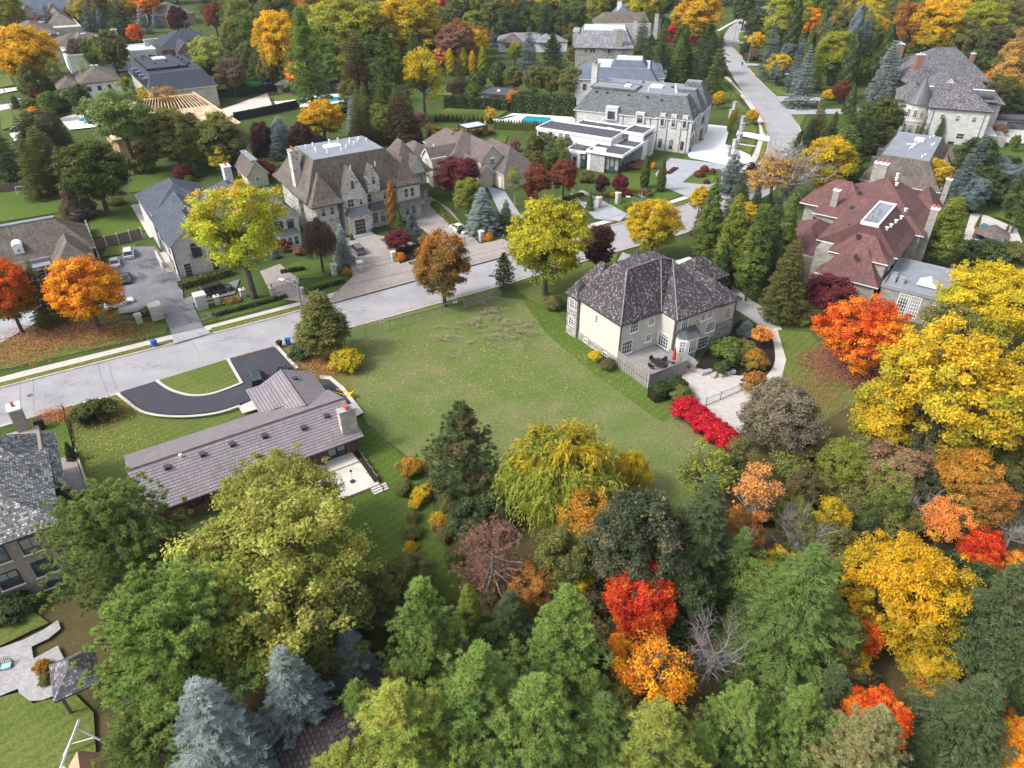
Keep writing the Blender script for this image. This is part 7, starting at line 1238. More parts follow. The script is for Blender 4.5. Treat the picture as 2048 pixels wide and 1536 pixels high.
# ================================================================ vehicles
def loft(m, S):
    """S: list of sections, each a list of (x,y,z) points of equal count"""
    b = len(m.v); k = len(S[0])
    for s in S: m.v += [tuple(p) for p in s]
    for i in range(len(S) - 1):
        for j in range(k): q = (j + 1) % k; m.f.append((b + i*k + j, b + i*k + q, b + (i+1)*k + q, b + (i+1)*k + j))
    m.f.append(tuple(b + j for j in range(k))[::-1]); m.f.append(tuple(b + (len(S)-1)*k + j for j in range(k)))
def carproto(kind):
    L, Wd, Hh = {'suv': (4.75, 1.92, 1.72), 'sedan': (4.7, 1.84, 1.43), 'van': (5.5, 2.0, 1.9)}[kind]; l, w = L / 2, Wd / 2
    hb = {'suv': .98, 'sedan': .86, 'van': 1.08}[kind]; P = {}
    b = MB(); S = []
    for x, ws, zl, zt in ((-l, .8, .42, .78 * hb), (-l + .12, .93, .28, .97 * hb), (-l + .6, 1, .24, hb), (-.3, 1, .22, hb), (l * .42, 1, .22, hb * .98), (l - .55, .97, .24, hb * .88), (l - .15, .88, .3, hb * .72), (l, .74, .4, hb * .58)):
        y = w * ws; S.append([(x, -y * .96, zl), (x, -y, zl + .22), (x, -y, zt * .72), (x, -y * .9, zt), (x, 0, zt + .05), (x, y * .9, zt), (x, y, zt * .72), (x, y, zl + .22), (x, y * .96, zl)])
    loft(b, S); P['body'] = (b, 'paint')
    r0, r1, f1, f0 = {'suv': (-l + .12, -l + .45, .35, 1.05), 'sedan': (-l + .55, -l + 1.25, .25, 1.1), 'van': (-l + .1, -l + .35, .9, 1.5)}[kind]
    g = MB(); loft(g, [[(r0, -w*.84, hb - .02), (r0, w*.84, hb - .02), (f0, w*.84, hb - .02), (f0, -w*.84, hb - .02)], [(r1, -w*.68, Hh - .06), (r1, w*.68, Hh - .06), (f1, w*.68, Hh - .06), (f1, -w*.68, Hh - .06)]]); P['windows'] = (g, 'car_glass')
    rf = MB(); loft(rf, [[(r1 - .04, -w*.7, Hh - .075), (r1 - .04, w*.7, Hh - .075), (f1 + .04, w*.7, Hh - .075), (f1 + .04, -w*.7, Hh - .075)], [(r1 + .15, -w*.58, Hh), (r1 + .15, w*.58, Hh), (f1 - .2, w*.58, Hh), (f1 - .2, -w*.58, Hh)]])
    for sx in (-1, 1):
        rf.tube([(r1, sx*w*.69, Hh - .06), (r0 + .02, sx*w*.85, hb)], .045, 4); rf.tube([(f1, sx*w*.69, Hh - .06), (f0, sx*w*.85, hb)], .04, 4); rf.tube([((r1 + f1)/2 , sx*w*.69, Hh - .06), ((r0 + f0)/2 - .1, sx*w*.86, hb)], .04, 4)
    P['roof'] = (rf, 'paint')
    me = {k: (lambda q: (q, q.materials.append(M[m_]))[0])(mb.mesh('car_' + k)) for k, (mb, m_) in P.items()}
    wh = MB(); wh.tube([(0, -.11, 0), (0, .11, 0)], .34, 16); whm = wh.mesh('wheel'); whm.materials.append(M['tyre'])
    rm = MB(); rm.tube([(0, -.125, 0), (0, .125, 0)], .2, 10); rmm = rm.mesh('rim'); rmm.materials.append(M['chrome'])
    hl = MB(); hl.box(-.06, .03, -.2, .2, -.06, .07); hlm = hl.mesh('headlight'); hlm.materials.append(M['white'])
    tl = MB(); tl.box(-.03, .05, -.18, .18, -.08, .1); tlm = tl.mesh('taillight'); tlm.materials.append(plain('tail_red_' + kind, (.35, .01, .01), .3))
    mi = MB(); mi.box(-.1, .1, -.1, .1, -.06, .08); mim = mi.mesh('side_mirror'); mim.materials.append(M['paint'])
    def make(u, v, a, col, label):
        x, y = W(u, v); r = empty('parked_car', (x, y, .03), radians(a), label, 'car', None)
        for k in ('body', 'windows', 'roof'): o = link(k, me[k], r); o.color = (*col, 1)
        for sx in (-1, 1):
            for sy in (-1, 1):
                o = link('wheel', whm, r); o.location = (sx * l * .61 , sy * (w - .1), .34); q = link('rim', rmm, o)
            o = link('headlight', hlm, r); o.location = (l - .16, sx * w * .62, hb * .62); o = link('taillight', tlm, r); o.location = (-l + .02, sx * w * .62, hb * .72); o = link('side_mirror', mim, r); o.location = (f0 - .35, sx * (w + .08), hb + .02); o.color = (*col, 1)
        return r
    return make
SUV, SED, VAN = carproto('suv'), carproto('sedan'), carproto('van')
WHT, BLK, SIL, GRY = (.75, .76, .78), (.015, .016, .02), (.5, .51, .53), (.14, .13, .14)
SUV(259, 512, 116, (.62, .64, .68), 'silver white wagon parked beside the small lawn at the back of the parking court'); SED(231, 530, 118, (.6, .62, .66), 'silver car with dark soft top left of the silver white wagon'); SED(252, 562, 118, BLK, 'black coupe behind the orange maple in the parking court'); SED(238, 612, 40, WHT, 'white car half hidden by the orange maple')
VAN(434, 588, 38, BLK, 'long black van parked beside the clipped hedge'); SED(919, 463, -50, WHT, 'white car on the paver driveway inside the gate'); SUV(715, 505, 122, GRY, 'grey wagon in front of the stone mansion porch'); SUV(515, 766, 115, (.03, .04, .06), 'dark blue pickup style car on the bungalow driveway'); SED(572, 757, 115, BLK, 'black car half under the bungalow roof edge')
SED(43, 207, 33, (.25, .36, .45), 'pale blue car on the far left street'); SUV(66, 250, 125, BLK, 'dark car beside the far left lawn'); SED(40, 262, 33, BLK, 'black car at the end of the far left lawn')
# ================================================================ street furniture
def simple(name, mb, mat, x, y, z=0, rz=0, label=None, cat=None, group=None):
    o = mb.build(name, mat); o.location = (x, y, z); o.rotation_euler.z = rz; return tag(o, label, cat, group)
def bin_(u, v, col, label):
    x, y = W(u, v); r = empty('recycling_bin', (x, y, .02), rng.random() * 3, label, 'bin', None)
    m = MB(); m.frus((-.24, .24, -.28, .28), .06, (-.32, .32, -.36, .36), .95, bottom=True); m.build('bin_body', M[col], r); m = MB(); m.box(-.35, .35, -.4, .4, .95, 1.02); m.build('lid', M[col], r)
    for sx in (-1, 1): m = MB(); m.tube([(sx * .26 - .04, -.3, .1), (sx * .26 + .04, -.3, .1)], .1, 10); m.build('wheel', M['tyre'], r)
bin_(310, 693, 'blue', 'blue bin on the verge beside the driveway apron'); bin_(577, 689, 'blue', 'blue bin at the roadside by the dark bush'); bin_(560, 694, 'black', 'black bin at the roadside end of the bungalow driveway'); bin_(1484, 130, 'blue', 'blue bin beside the far curved street'); bin_(1378, 305, 'blue', 'blue bin at the chateau corner')
POLES = {}
def pole(key, u, v, h, label, lamp=None, can=False, arms=True, r=.15, mat='bark_grey'):
    x, y = W(u, v, h); o = empty('utility_pole', (x, y, 0), ANG, label, 'utility pole'); m = MB(); m.tube([(0, 0, 0), (0, 0, h)], [r, r * .6], 8); m.build('pole', M[mat], o); POLES[key] = (x, y, h)
    if arms: m = MB(); m.box(-.06, .06, -1., 1., h - .9, h - .78); m.build('crossarm', M['bark_grey'], o)
    if can: m = MB(); m.cyl(.45, 0, .32, h - 3.2, h - 2.1, 12); m.build('transformer', M['grey_metal'], o)
    if lamp is not None:
        m = MB(); a = radians(lamp) - ANG; c, s_ = cos(a), sin(a); m.tube([(0, 0, h - 2), (c * .9, s_ * .9, h - 1.3), (c * 2.3, s_ * 2.3, h - 1.1)], .05, 5); q = m.build('lamp_arm', M['grey_metal'], o)
        m = MB(); m.rbox(c * 2.6, s_ * 2.6, .8, .28, h - 1.22, h - 1.05, a); m.build('lamp_head', M['white'], q)
pole('a', 591, 550, 11, 'wooden utility pole with transformer can beside the broad olive cedar', 160, True); pole('b', 1285, 384, 9.5, 'pole with curved street lamp behind the orange and green maple', 165, False)
pole('c', 1506, 68, 11, 'utility pole beside the far curved street lawn', 160); pole('d', 1473, 50, 9, 'lamp pole farthest along the curved street', 160, arms=False); pole('e', 1467, 152, 9, 'thin dark pole on the lawn strip by the sidewalk', None, arms=False, r=.1, mat='darktrim'); pole('f', 1591, 140, 11, 'pale pole with street lamp before the tall blue spruce', 185); pole('g', 2, 165, 11, 'utility pole at the far left street', None); pole('h', 1643, 190, 10, 'leaning utility pole top above the olive conifer at the bend', 190)
pole('z', -120, 690, 11, 'wooden utility pole beyond the left edge of the photo', None)
def wires(a, b, group_, n=3, sag=.9):
    (x0, y0, h0), (x1, y1, h1) = POLES[a], POLES[b]
    for i in range(n):
        off = (i - (n - 1) / 2) * .8; z_ = .85 if n == 3 else 3; P = []
        for t in np.linspace(0, 1, 14): P.append((x0 + (x1 - x0) * t - sin(ANG) * off, y0 + (y1 - y0) * t + cos(ANG) * off, h0 + (h1 - h0) * t - .75 - sag * 4 * t * (1 - t) - (i == 1) * 2.4))
        m = MB(); m.tube(P, .022, 4); o = m.build('power_line', M['darktrim']); tag(o, group_, 'power line', group_)
wires('z', 'a', 'overhead power lines along the left of the street'); wires('a', 'b', 'overhead power lines in front of the stone mansion'); wires('f', 'c', 'overhead power lines along the far curved street', 2); wires('h', 'f', 'overhead power lines above the road bend', 2)
def pillar(u, v, label, w=.7, h=1.9, mat='stone_cream', cap='cream', lantern=False, z=0):
    x, y = W(u, v); o = empty('gate_pillar', (x, y, z), ANG, label, 'gate pillar'); m = MB(); m.box(-w/2, w/2, -w/2, w/2, 0, h); m.build('shaft', M[mat], o); m = MB(); m.box(-w/2 - .1, w/2 + .1, -w/2 - .1, w/2 + .1, h, h + .14); m.box(-w/2 - .03, w/2 + .03, -w/2 - .03, w/2 + .03, h + .14, h + .24); m.build('cap', M[cap], o)
    if lantern: m = MB(); m.box(-.1, .1, -.1, .1, h + .26, h + .6); m.frus((-.14, .14, -.14, .14), h + .6, (0, 0, 0, 0), h + .75); m.build('lantern', M['black'], o)
pillar(405, 615, 'large pale block pillar right of the parking court entrance', 1.7, 2.3); pillar(316, 636, 'large pale block pillar left of the parking court entrance', 1.7, 2.3)
pillar(436, 608, 'small pale pillar beside the bronze flower bed', .8, 1.3, lantern=True); pillar(487, 594, 'small pale pillar in front of the honey locust', .8, 1.3, lantern=True); pillar(280, 646, 'small pale pillar beside the yellow bushes left of the entrance', .9, 1.4)
pillar(547, 590, 'pale pillar left of the limestone house entrance court', .9, 1.3, lantern=True); pillar(592, 573, 'pale pillar right of the limestone house entrance court', .9, 1.3)
pillar(722, 545, 'rubble stone pillar right of the mansion gate', .9, 2.0, 'stone_white'); pillar(670, 550, 'rubble stone pillar left of the mansion gate', .9, 2., 'stone_white'); pillar(788, 524, 'stone pillar beside the mansion mulch bed', .7, 1.9); pillar(963, 483, 'stone pillar at the driveway gate by the blue spruce', .8, 2.)
pillar(1197, 417, 'left white stone pillar of the concrete driveway gate', .9, 2.4, lantern=True); pillar(1235, 408, 'right white stone pillar of the concrete driveway gate', .9, 2.4, lantern=True); pillar(1319, 376, 'small dark pillar on the lawn beside the grey forecourt', .5, 1.6, 'wood_fence', 'black')
for i, (u_, v_) in enumerate(((1468, 222), (1461, 238), (1484, 252), (1482, 266), (1477, 288), (1468, 300), (1455, 314))): pillar(u_, v_, ('grey stone pillar %s in the chateau boundary' % ('farthest up the street', 'second along from the far end', 'just above the pale path', 'just below the pale path', 'beside the stepping stones', 'next to the lime column shrub', 'nearest the road bend')[i]), 1., 2.6, 'stone_grey', 'stone_grey')
def railing(name, pts, h, label, cat='fence', mat='black', step=.22, z=0., top=True, post=2.4):
    """iron fence: pickets, rails and posts between world points"""
    cx, cy = pts[0]; o = empty(name, (cx, cy, z), 0, label, cat); m = MB(); r = MB()
    for (x0, y0), (x1, y1) in zip(pts[:-1], pts[1:]):
        x0 -= cx; x1 -= cx; y0 -= cy; y1 -= cy; L = hypot(x1 - x0, y1 - y0); n = max(2, int(L / step))
        for i in range(n + 1): f = i / n; m.bar((x0 + (x1 - x0) * f, y0 + (y1 - y0) * f, .05), (x0 + (x1 - x0) * f, y0 + (y1 - y0) * f, h - .05), .014)
        for zz in (.12, h - .12): r.bar((x0, y0, zz), (x1, y1, zz), .028)
        k = max(1, int(L / post))
        for i in range(k + 1): f = i / k; p = MB(); p.bar((0, 0, 0), (0, 0, h + .12), .05); q = p.build('post', M[mat], o); q.location = (x0 + (x1 - x0) * f, y0 + (y1 - y0) * f, 0)
    m.build('pickets', M[mat], o); r.build('rails', M[mat], o); return o
railing('iron_fence', PW([(-20, 893), (42, 868), (129, 845)]), 1.7, 'black ornamental iron fence by the brick house chimney'); railing('iron_fence', PW([(130, 824), (152, 908), (178, 990)]), 1.3, 'black iron fence on the low wall beside the bungalow lawn', post=3.2)
m = MB(); A_ = W(151, 905); B_ = W(186, 1002); L_ = hypot(B_[0]-A_[0], B_[1]-A_[1]); m.box(0, L_, -.15, .15, 0, .5); simple('garden_wall', m, M['stone_cream'], *A_, 0, atan2(B_[1]-A_[1], B_[0]-A_[0]), 'low pale wall under the iron fence beside the bungalow lawn', 'wall')
x, y = W(85, 862); m = MB(); m.box(-.5, .5, -.4, .4, 0, 1.8); simple('gate_cabinet', m, M['black'], x, y, 0, ANG, 'black boxy gate housing in the ornamental fence', 'gate box')
railing('iron_fence', PW([(1411, 812), (1440, 800), (1482, 782), (1520, 768)]), 1.3, 'black iron fence across the gravel yard', step=.3); railing('iron_gate', PW([(897, 499), (930, 490), (962, 482)]), 1.6, 'black iron gate across the paver driveway', 'gate'); railing('iron_gate', PW([(1199, 414), (1233, 404)]), 1.8, 'black iron gate between the white stone pillars', 'gate'); railing('iron_fence', PW([(1100, 440), (1140, 430), (1193, 415)]), 1.5, 'black iron fence left of the white stone pillars')
railing('iron_fence', PW([(1370, 318), (1410, 322), (1455, 330)]), 1.8, 'thin black fence beside the white forecourt', step=.6, post=3.5); railing('iron_fence', PW([(1237, 405), (1290, 392), (1330, 381)]), 1.4, 'black iron fence right of the white stone pillars'); railing('iron_fence', PW([(676, 552), (700, 548), (719, 545)]), 1.7, 'black iron fence between the mansion gate pillars')
# chain link fence and farm gate along the vacant lot
def chain():
    P = PW([(683, 690), (780, 659), (886, 629), (928, 617)]); o = empty('chain_link_fence', (*P[0], 0), 0, 'galvanised chain link fence along the roadside of the vacant lot', 'fence'); c = P[0]; m = MB(); r = MB()
    for (x0, y0), (x1, y1) in zip(P[:-1], P[1:]):
        x0 -= c[0]; x1 -= c[0]; y0 -= c[1]; y1 -= c[1]; L = hypot(x1 - x0, y1 - y0); n = int(L / .11); d = ((x1 - x0) / L, (y1 - y0) / L)
        for i in range(n):
            for s_ in (1, -1):
                a0 = i * .11; a1 = a0 + s_ * 1.7
                if a1 < 0 or a1 > L: continue
                m.poly([(x0 + d[0]*a0, y0 + d[1]*a0, .05), (x0 + d[0]*(a0+.012), y0 + d[1]*(a0+.012), .05), (x0 + d[0]*(a1+.012), y0 + d[1]*(a1+.012), 1.75), (x0 + d[0]*a1, y0 + d[1]*a1, 1.75)])
        r.bar((x0, y0, 1.78), (x1, y1, 1.78), .035); k = int(L / 3)
        for i in range(k + 1): f = i / k; p = MB(); p.bar((0, 0, 0), (0, 0, 1.85), .04); q = p.build('post', M['grey_metal'], o); q.location = (x0 + (x1-x0)*f, y0 + (y1-y0)*f, 0)
    m.build('mesh', M['grey_metal'], o); r.build('top_rail', M['grey_metal'], o)
chain()
A_ = np.array(W(930, 616)); B_ = np.array(W(1000, 597)); o = empty('farm_gate', (*A_, 0), 0, 'tubular farm gate closing the vacant lot', 'gate'); d = B_ - A_; m = MB()
for k in range(6): m.bar((0, 0, .25 + k * .24), (d[0], d[1], .25 + k * .24), .035)
m.build('bars', M['grey_metal'], o); m = MB()
for f in (0, .33, .66, 1): m.bar((d[0]*f, d[1]*f, 0.05), (d[0]*f, d[1]*f, 1.5), .045)
m.build('gate_frame', M['grey_metal'], o)
for u_, v_, lb in ((765, 657, 'small white and red notice on the middle of the chain link fence'), (911, 617, 'small white and red notice beside the farm gate')):
    x, y = W(u_, v_); m = MB(); m.box(-.4, .4, -.02, .02, 1., 1.5); o = simple('notice_board', m, M['white'], x, y, 0, ANG - .15, lb, 'sign'); m = MB(); m.box(-.34, .34, -.03, -.022, 1.3, 1.44); m.build('red_band', M['red'], o)
def boards(name, P, h, label, mat='wood_fence', posts='cream', step=2.2):
    c = P[0]; o = empty(name, (*c, 0), 0, label, 'fence')
    for (x0, y0), (x1, y1) in zip(P[:-1], P[1:]):
        L = hypot(x1-x0, y1-y0); a = atan2(y1-y0, x1-x0); m = MB(); m.box(0, L, -.03, .03, .05, h); q = m.build('boards', M[mat], o); q.location = (x0-c[0], y0-c[1], 0); q.rotation_euler.z = a
        for i in range(int(L / step) + 1): p = MB(); p.box(-.08, .08, -.08, .08, 0, h + .12); p.box(-.12, .12, -.12, .12, h + .12, h + .2); q = p.build('post', M[posts], o); q.location = (x0-c[0] + cos(a) * i * step, y0-c[1] + sin(a) * i * step, 0)
boards('board_fence', PW([(190, 500), (288, 476)]), 2., 'weathered board fence at the back of the parking court'); boards('board_fence', PW([(178, 462), (205, 535)]), 2., 'board fence with pale post caps beside the dormered house'); boards('board_fence', PW([(0, 385), (100, 372), (118, 368)]), 1.8, 'brown board fence behind the soccer goal lawn', posts='wood_fence')
boards('windscreen_fence', PW([(435, 196), (500, 190), (590, 176)]), 2.6, 'black mesh fence along the sports court', mat='black', posts='black', step=5); boards('windscreen_fence', PW([(470, 243), (545, 228), (600, 216)]), 2.6, 'black mesh fence below the play terrace', mat='black', posts='black', step=5); boards('windscreen_fence', PW([(88, 232), (180, 218)]), 1.8, 'dark fence under the thin birches', mat='black', posts='black', step=4)
# soccer goal
x, y = W(36, 392); m = MB(); a_ = W(80, 384); dx, dy = a_[0] - x, a_[1] - y
for p, q in (((0, 0, 0), (0, 0, 2)), ((dx, dy, 0), (dx, dy, 2)), ((0, 0, 2), (dx, dy, 2)), ((0, 0, 2), (-.4, 1.4, .8)), ((dx, dy, 2), (dx - .4, dy + 1.4, .8)), ((-.4, 1.4, .8), (-.6, 1.8, 0)), ((dx - .4, dy + 1.4, .8), (dx - .6, dy + 1.8, 0))): m.bar(p, q, .06)
simple('soccer_goal', m, M['white'], x, y, 0, 0, 'white soccer goal at the far end of the back lawn', 'goal')
# ---------------- hedges
def hedge(a, b, w_, h_, label, pal_='hedge', curve=None, leaf=.16, dens=55):
    P = [np.array(p) for p in (curve or PW([a, b]))]; c = P[0].copy(); C = []; N = []; core = MB()
    for p, q in zip(P[:-1], P[1:]):
        L = np.linalg.norm(q - p); d = (q - p) / L; nr = np.array((-d[1], d[0])); area = L * (w_ + 2 * h_); n = int(min(9000, area * dens)); u_ = rng.random(n) * L; s_ = rng.random(n) * (w_ + 2 * h_)
        side = np.where(s_ < h_, -1, np.where(s_ > h_ + w_, 1, 0)); lat = np.where(side == 0, s_ - h_ - w_/2, side * w_/2); z = np.where(side == -1, s_, np.where(side == 1, 2*h_ + w_ - s_, h_)); jit = rng.normal(size=n) * .07
        pos = (p - c) + d * u_[:, None] + nr * (lat + jit)[:, None]; C.append(np.column_stack([pos, z + rng.normal(size=n) * .05])); N.append(np.column_stack([nr[0] * side, nr[1] * side, np.where(side == 0, 1., .35)]) + rng.normal(size=(n, 3)) * .45)
        a_ = atan2(d[1], d[0]); m = (p + q) / 2 - c; core.rbox(m[0], m[1], L, w_ * .86, 0, h_ * .95, a_)
    C = np.concatenate(C); N = np.concatenate(N); me = leafmesh('hedge_leaves', C, N, leaf, .5 + .5 * np.sin(C[:, 0] * 2 + C[:, 1]), np.clip(C[:, 2] / h_, 0, 1), 1.2)
    o = empty('clipped_hedge', (*c, 0), 0, label, 'hedge'); q = link('foliage', me, o); A, B, m3 = PALETTE[pal_]; q['tint_a'] = list(A); q['tint_b'] = list(B); q['mixing'] = list(m3); core.build('dark_core', M['soil'], o)  # solid core in mulch colour, added inside the leaves to block light
hedge((1302, 800), (1366, 780), 2., 1.7, 'clipped green box hedge in front of the deck', dens=140, leaf=.12); hedge((360, 578), (464, 548), 1.5, 1.2, 'clipped hedge with a red tip under the limestone house wall', 'olive'); hedge((425, 650 - 14), (575, 596), .7, .7, 'low clipped hedge behind the front lawn', 'hedge'); hedge((620, 585), (690, 566), .7, .7, 'low clipped hedge beside the mansion gate', 'hedge')
hedge((562, 548), (610, 540), .8, .7, 'low curved hedge by the planter', 'hedge'); hedge((890, 216), (1020, 222), 2.4, 3.6, 'tall dark cedar hedge behind the garden lawn', 'hedge', dens=14, leaf=.3); hedge((1024, 226), (1150, 234), 2.6, 5.5, 'tall dark hedge behind the pool terrace', 'hedge', dens=14, leaf=.32); hedge((868, 412), (925, 470), 1.6, 1.2, 'green hedge bank along the curved paver drive', 'lime', dens=40)
hedge((620, 232), (700, 226), 1.5, 1.5, 'dark hedge beside the swimming pool', 'dark', dens=14, leaf=.3); hedge((85, 222), (185, 210), 2.5, 2.5, 'dark hedge beneath the thin birches', 'dark', dens=16, leaf=.3); hedge((1400, 350), (1445, 352), .5, .4, 'low box edging in the island', 'hedge'); hedge((445, 608), (480, 600), 1.8, .5, 'bronze flower bed between the small pale pillars', 'tanbare', dens=60); hedge((285, 632), (305, 622), 1.6, .8, 'yellow bushes left of the entrance pillar', 'lime', dens=60); hedge((820, 530), (880, 512), 1.2, .4, 'white and green flower border by the mansion lawn', 'silvergreen', dens=50)
hedge((960, 190), (1000, 196), 1.6, 2.6, 'hedge beside the cabana', 'hedge', dens=16, leaf=.3); hedge((1130, 402), (1165, 392), 1, .8, 'low hedge beside the concrete drive', 'olive', dens=40); hedge((1335, 350), (1352, 338), 1.2, .5, 'purple red bedding strip beside the forecourt', 'burgundy', dens=60); hedge((870, 262), (990, 268), 1.2, .8, 'mixed low shrub border in the garden', 'orangegreen', dens=24, leaf=.25)
# ---------------- bungalow yard
asph = PW([(241, 789), (258, 803), (280, 820), (305, 830), (345, 834), (390, 833), (440, 826), (480, 813), (520, 800), (560, 775), (600, 762), (590, 742), (549, 697), (461, 721), (490, 772), (450, 787), (415, 797), (380, 798), (348, 790), (325, 778), (312, 767)])
sheet('new_driveway', asph, M['asphalt_new']); C_ = smooth(PW([(238, 790), (256, 804), (278, 821), (303, 831), (345, 836), (392, 835), (440, 828), (480, 815)])); strip('driveway_edging', offset(C_, .0), offset(C_, -.4), M['kerb'], .06)
C_ = smooth(PW([(312, 766), (325, 777), (348, 789), (380, 797), (415, 796), (450, 786), (488, 771)])); strip('driveway_edging', offset(C_, .4), offset(C_, 0), M['kerb'], .06); C_ = PW([(488, 771), (459, 721)]); strip('driveway_edging', offset(C_, .4), offset(C_, 0), M['kerb'], .06); C_ = PW([(549, 696), (592, 743)]); strip('driveway_edging', offset(C_, .5), offset(C_, 0), M['kerb'], .06)
sheet('island_lawn', PW([(316, 766), (328, 776), (350, 788), (381, 795), (414, 794), (450, 784), (484, 771), (457, 723)]), M['lawn']); sheet('bungalow_walk', PW([(478, 818), (505, 806), (520, 822), (486, 832)]), M['patio'])
sheet('side_pad', PW([(640, 755), (662, 757), (690, 780), (728, 830), (700, 845), (650, 790)]), M['patio']); sheet('side_pad_paving', PW([(640, 762), (660, 764), (684, 786), (712, 822), (690, 830), (650, 790)]), M['asphalt_new'])
x, y = W(690, 792); m = MB(); m.box(-1.6, 1.2, -.35, .35, .3, .38); m.box(-1.6, 1.2, -.4, -.33, .3, .55); m.box(-1.6, 1.2, .33, .4, .3, .55); m.box(1.1, 1.3, -.4, .4, 0, .9); simple('plastic_slide', m, M['yellow'], x, y, 0, -.4, 'yellow plastic slide on the pad beside the bungalow', 'slide')
o = sheet('patio', PW([(609, 930), (655, 935), (690, 922), (712, 918), (760, 972), (684, 1002), (640, 975), (600, 985)]), M['patio'], h=.35, z=0)
m = MB(); m.box(-1.7, 1.7, -1, 1, 0, .55); x, y = ST(17.9, 64.3); simple('patio_step', m, M['patio'], x, y, 0, ANG, 'concrete step outside the bungalow sliding doors', 'step'); m = MB()
for i in range(3): m.box(-.9, .9, -.3 - i * .32, -i * .32, 0, .34 - i * .1)
x, y = W(757, 975); simple('garden_steps', m, M['patio'], x, y, 0, ANG, 'three stone steps down from the bungalow patio', 'steps'); railing('hand_rail', [(W(752, 966)[0], W(752, 966)[1]), (W(768, 985)[0], W(768, 985)[1])], .9, 'black hand rail beside the patio steps', 'railing')
boards('wood_edging', PW([(716, 903), (757, 962)]), .6, 'low wooden edging fence beside the patio flower bed', posts='wood_fence', step=1.5); sheet('flower_bed', PW([(712, 915), (720, 908), (762, 965), (750, 970)]), M['soil'], z=.36)
hedge(None, None, .9, .3, 'mixed planting in the narrow patio bed', 'olive', curve=[W(718, 916), W(752, 966)]); x, y = W(701, 905); m = MB(); m.frus((-.35, .35, -.35, .35), 0, (-.5, .5, -.5, .5), .9); o = simple('planter', m, M['stone_grey'], x, y, .35, ANG, 'tall grey planter beside the sliding doors', 'planter')
x, y = W(706, 968); m = MB(); m.cyl(0, 0, .3, .36, .46, 14); m.cyl(0, 0, .02, .46, 2.1, 6); m.tube([(0, 0, 1.9), (0, 0, 2.15)], [.16, .04], 8); simple('patio_heater', m, M['darktrim'], x, y, 0, 0, 'slim dark pole stand in the middle of the patio', 'stand')
# ---------------- deck furniture
x, y = ST(62.3, 58.7); o = empty('patio_table', (x, y, 1.3), ANG, 'black square patio table on the deck', 'table'); m = MB(); m.box(-.8, .8, -.7, .7, .7, .75); m.build('table_top', M['black'], o)
for sx in (-.7, .7):
    for sy in (-.6, .6): m = MB(); m.bar((sx, sy, 0), (sx, sy, .7), .03); m.build('leg', M['black'], o)
for i, (dx, dy, a, lb) in enumerate(((-1.3, 0, 0, 'left'), (1.3, .1, pi, 'right'), (0, 1.2, -pi/2, 'house'), (.1, -1.2, pi/2, 'lawn'))):
    xx, yy = ST(62.3 + dx, 58.7 + dy); c = empty('patio_chair', (xx, yy, 1.3), ANG + a, 'black patio chair on the %s side of the deck table' % lb, 'chair', 'black chairs around the deck table'); m = MB(); m.box(-.28, .28, -.28, .28, .42, .5); m.build('seat', M['black'], c); m = MB(); m.box(-.3, -.24, -.28, .28, .5, 1.0); m.build('backrest', M['black'], c); m = MB(); m.box(-.28, .28, -.32, -.26, .5, .68); m.box(-.28, .28, .26, .32, .5, .68); m.build('armrests', M['black'], c)
    for sx in (-.25, .25):
        for sy in (-.25, .25): m = MB(); m.bar((sx, sy, 0), (sx, sy, .42), .025); m.build('leg', M['black'], c)
x, y = ST(64.6, 58.); o = empty('closed_umbrella', (x, y, 1.3), 0, 'closed red patio umbrella on the deck', 'umbrella'); m = MB(); m.cyl(0, 0, .3, 0, .1, 12); m.build('base', M['black'], o); m = MB(); m.cyl(0, 0, .03, .1, 2.75, 6); m.build('pole', M['black'], o); m = MB(); m.tube([(0, 0, .75), (0, 0, 1.2), (0, 0, 2.2), (0, 0, 2.75)], [.3, .22, .15, .03], 10); m.build('canopy', M['red'], o)
for i, (u_, v_) in enumerate(((1392, 743), (1412, 748), (1430, 752), (1447, 751), (1460, 748))):
    x, y = W(u_, v_); m = MB(); m.rbox(0, 0, 1.5 + .3 * rng.random(), .7, 0, .5 + .15 * rng.random(), .3 * rng.normal()); me_ = m; o = simple('garden_boulder', m, M['stone_block'], x, y, 0, ANG * .3, 'long grey boulder in the curved row beside the gravel yard', 'boulder', 'boulders edging the garden bed')
    o.modifiers.new('bevel', 'BEVEL').width = .1
# ---------------- bottom left yard
x, y = W(18, 1338); o = empty('garden_chair', (x, y, .05), .4, 'round metal garden chair with pale teal cushion on the grey terrace', 'chair'); m = MB()
for k in range(12): t0, t1 = 2*pi*k/12, 2*pi*(k+1)/12; m.bar((.55*cos(t0), .5*sin(t0), .45 + .25*sin(t0)), (.55*cos(t1), .5*sin(t1), .45 + .25*sin(t1)), .03)
for k in range(7): m.bar((-.45 + .15*k, .1, .42), (-.4 + .13*k, .55, 1.), .018)
m.build('frame', M['darktrim'], o)
for sx in (-.45, .45):
    for sy in (-.4, .4): m = MB(); m.bar((sx*.7, sy*.7, .45), (sx, sy, 0), .025); m.build('leg', M['darktrim'], o)
m = MB(); m.box(-.33, .33, -.35, .2, .44, .54); m.build('cushion', plain('teal_cushion', (.3, .55, .55)), o)
x, y = W(150, 1470, 2.5); o = empty('swing_frame', (x, y, 0), 0, 'white metal A frame of a swing on the lawn at the bottom left', 'swing frame'); m = MB(); m.bar((-.3, 1.2, 2.5), (.2, -2.4, 2.5), .1); m.build('top_bar', M['white'], o)
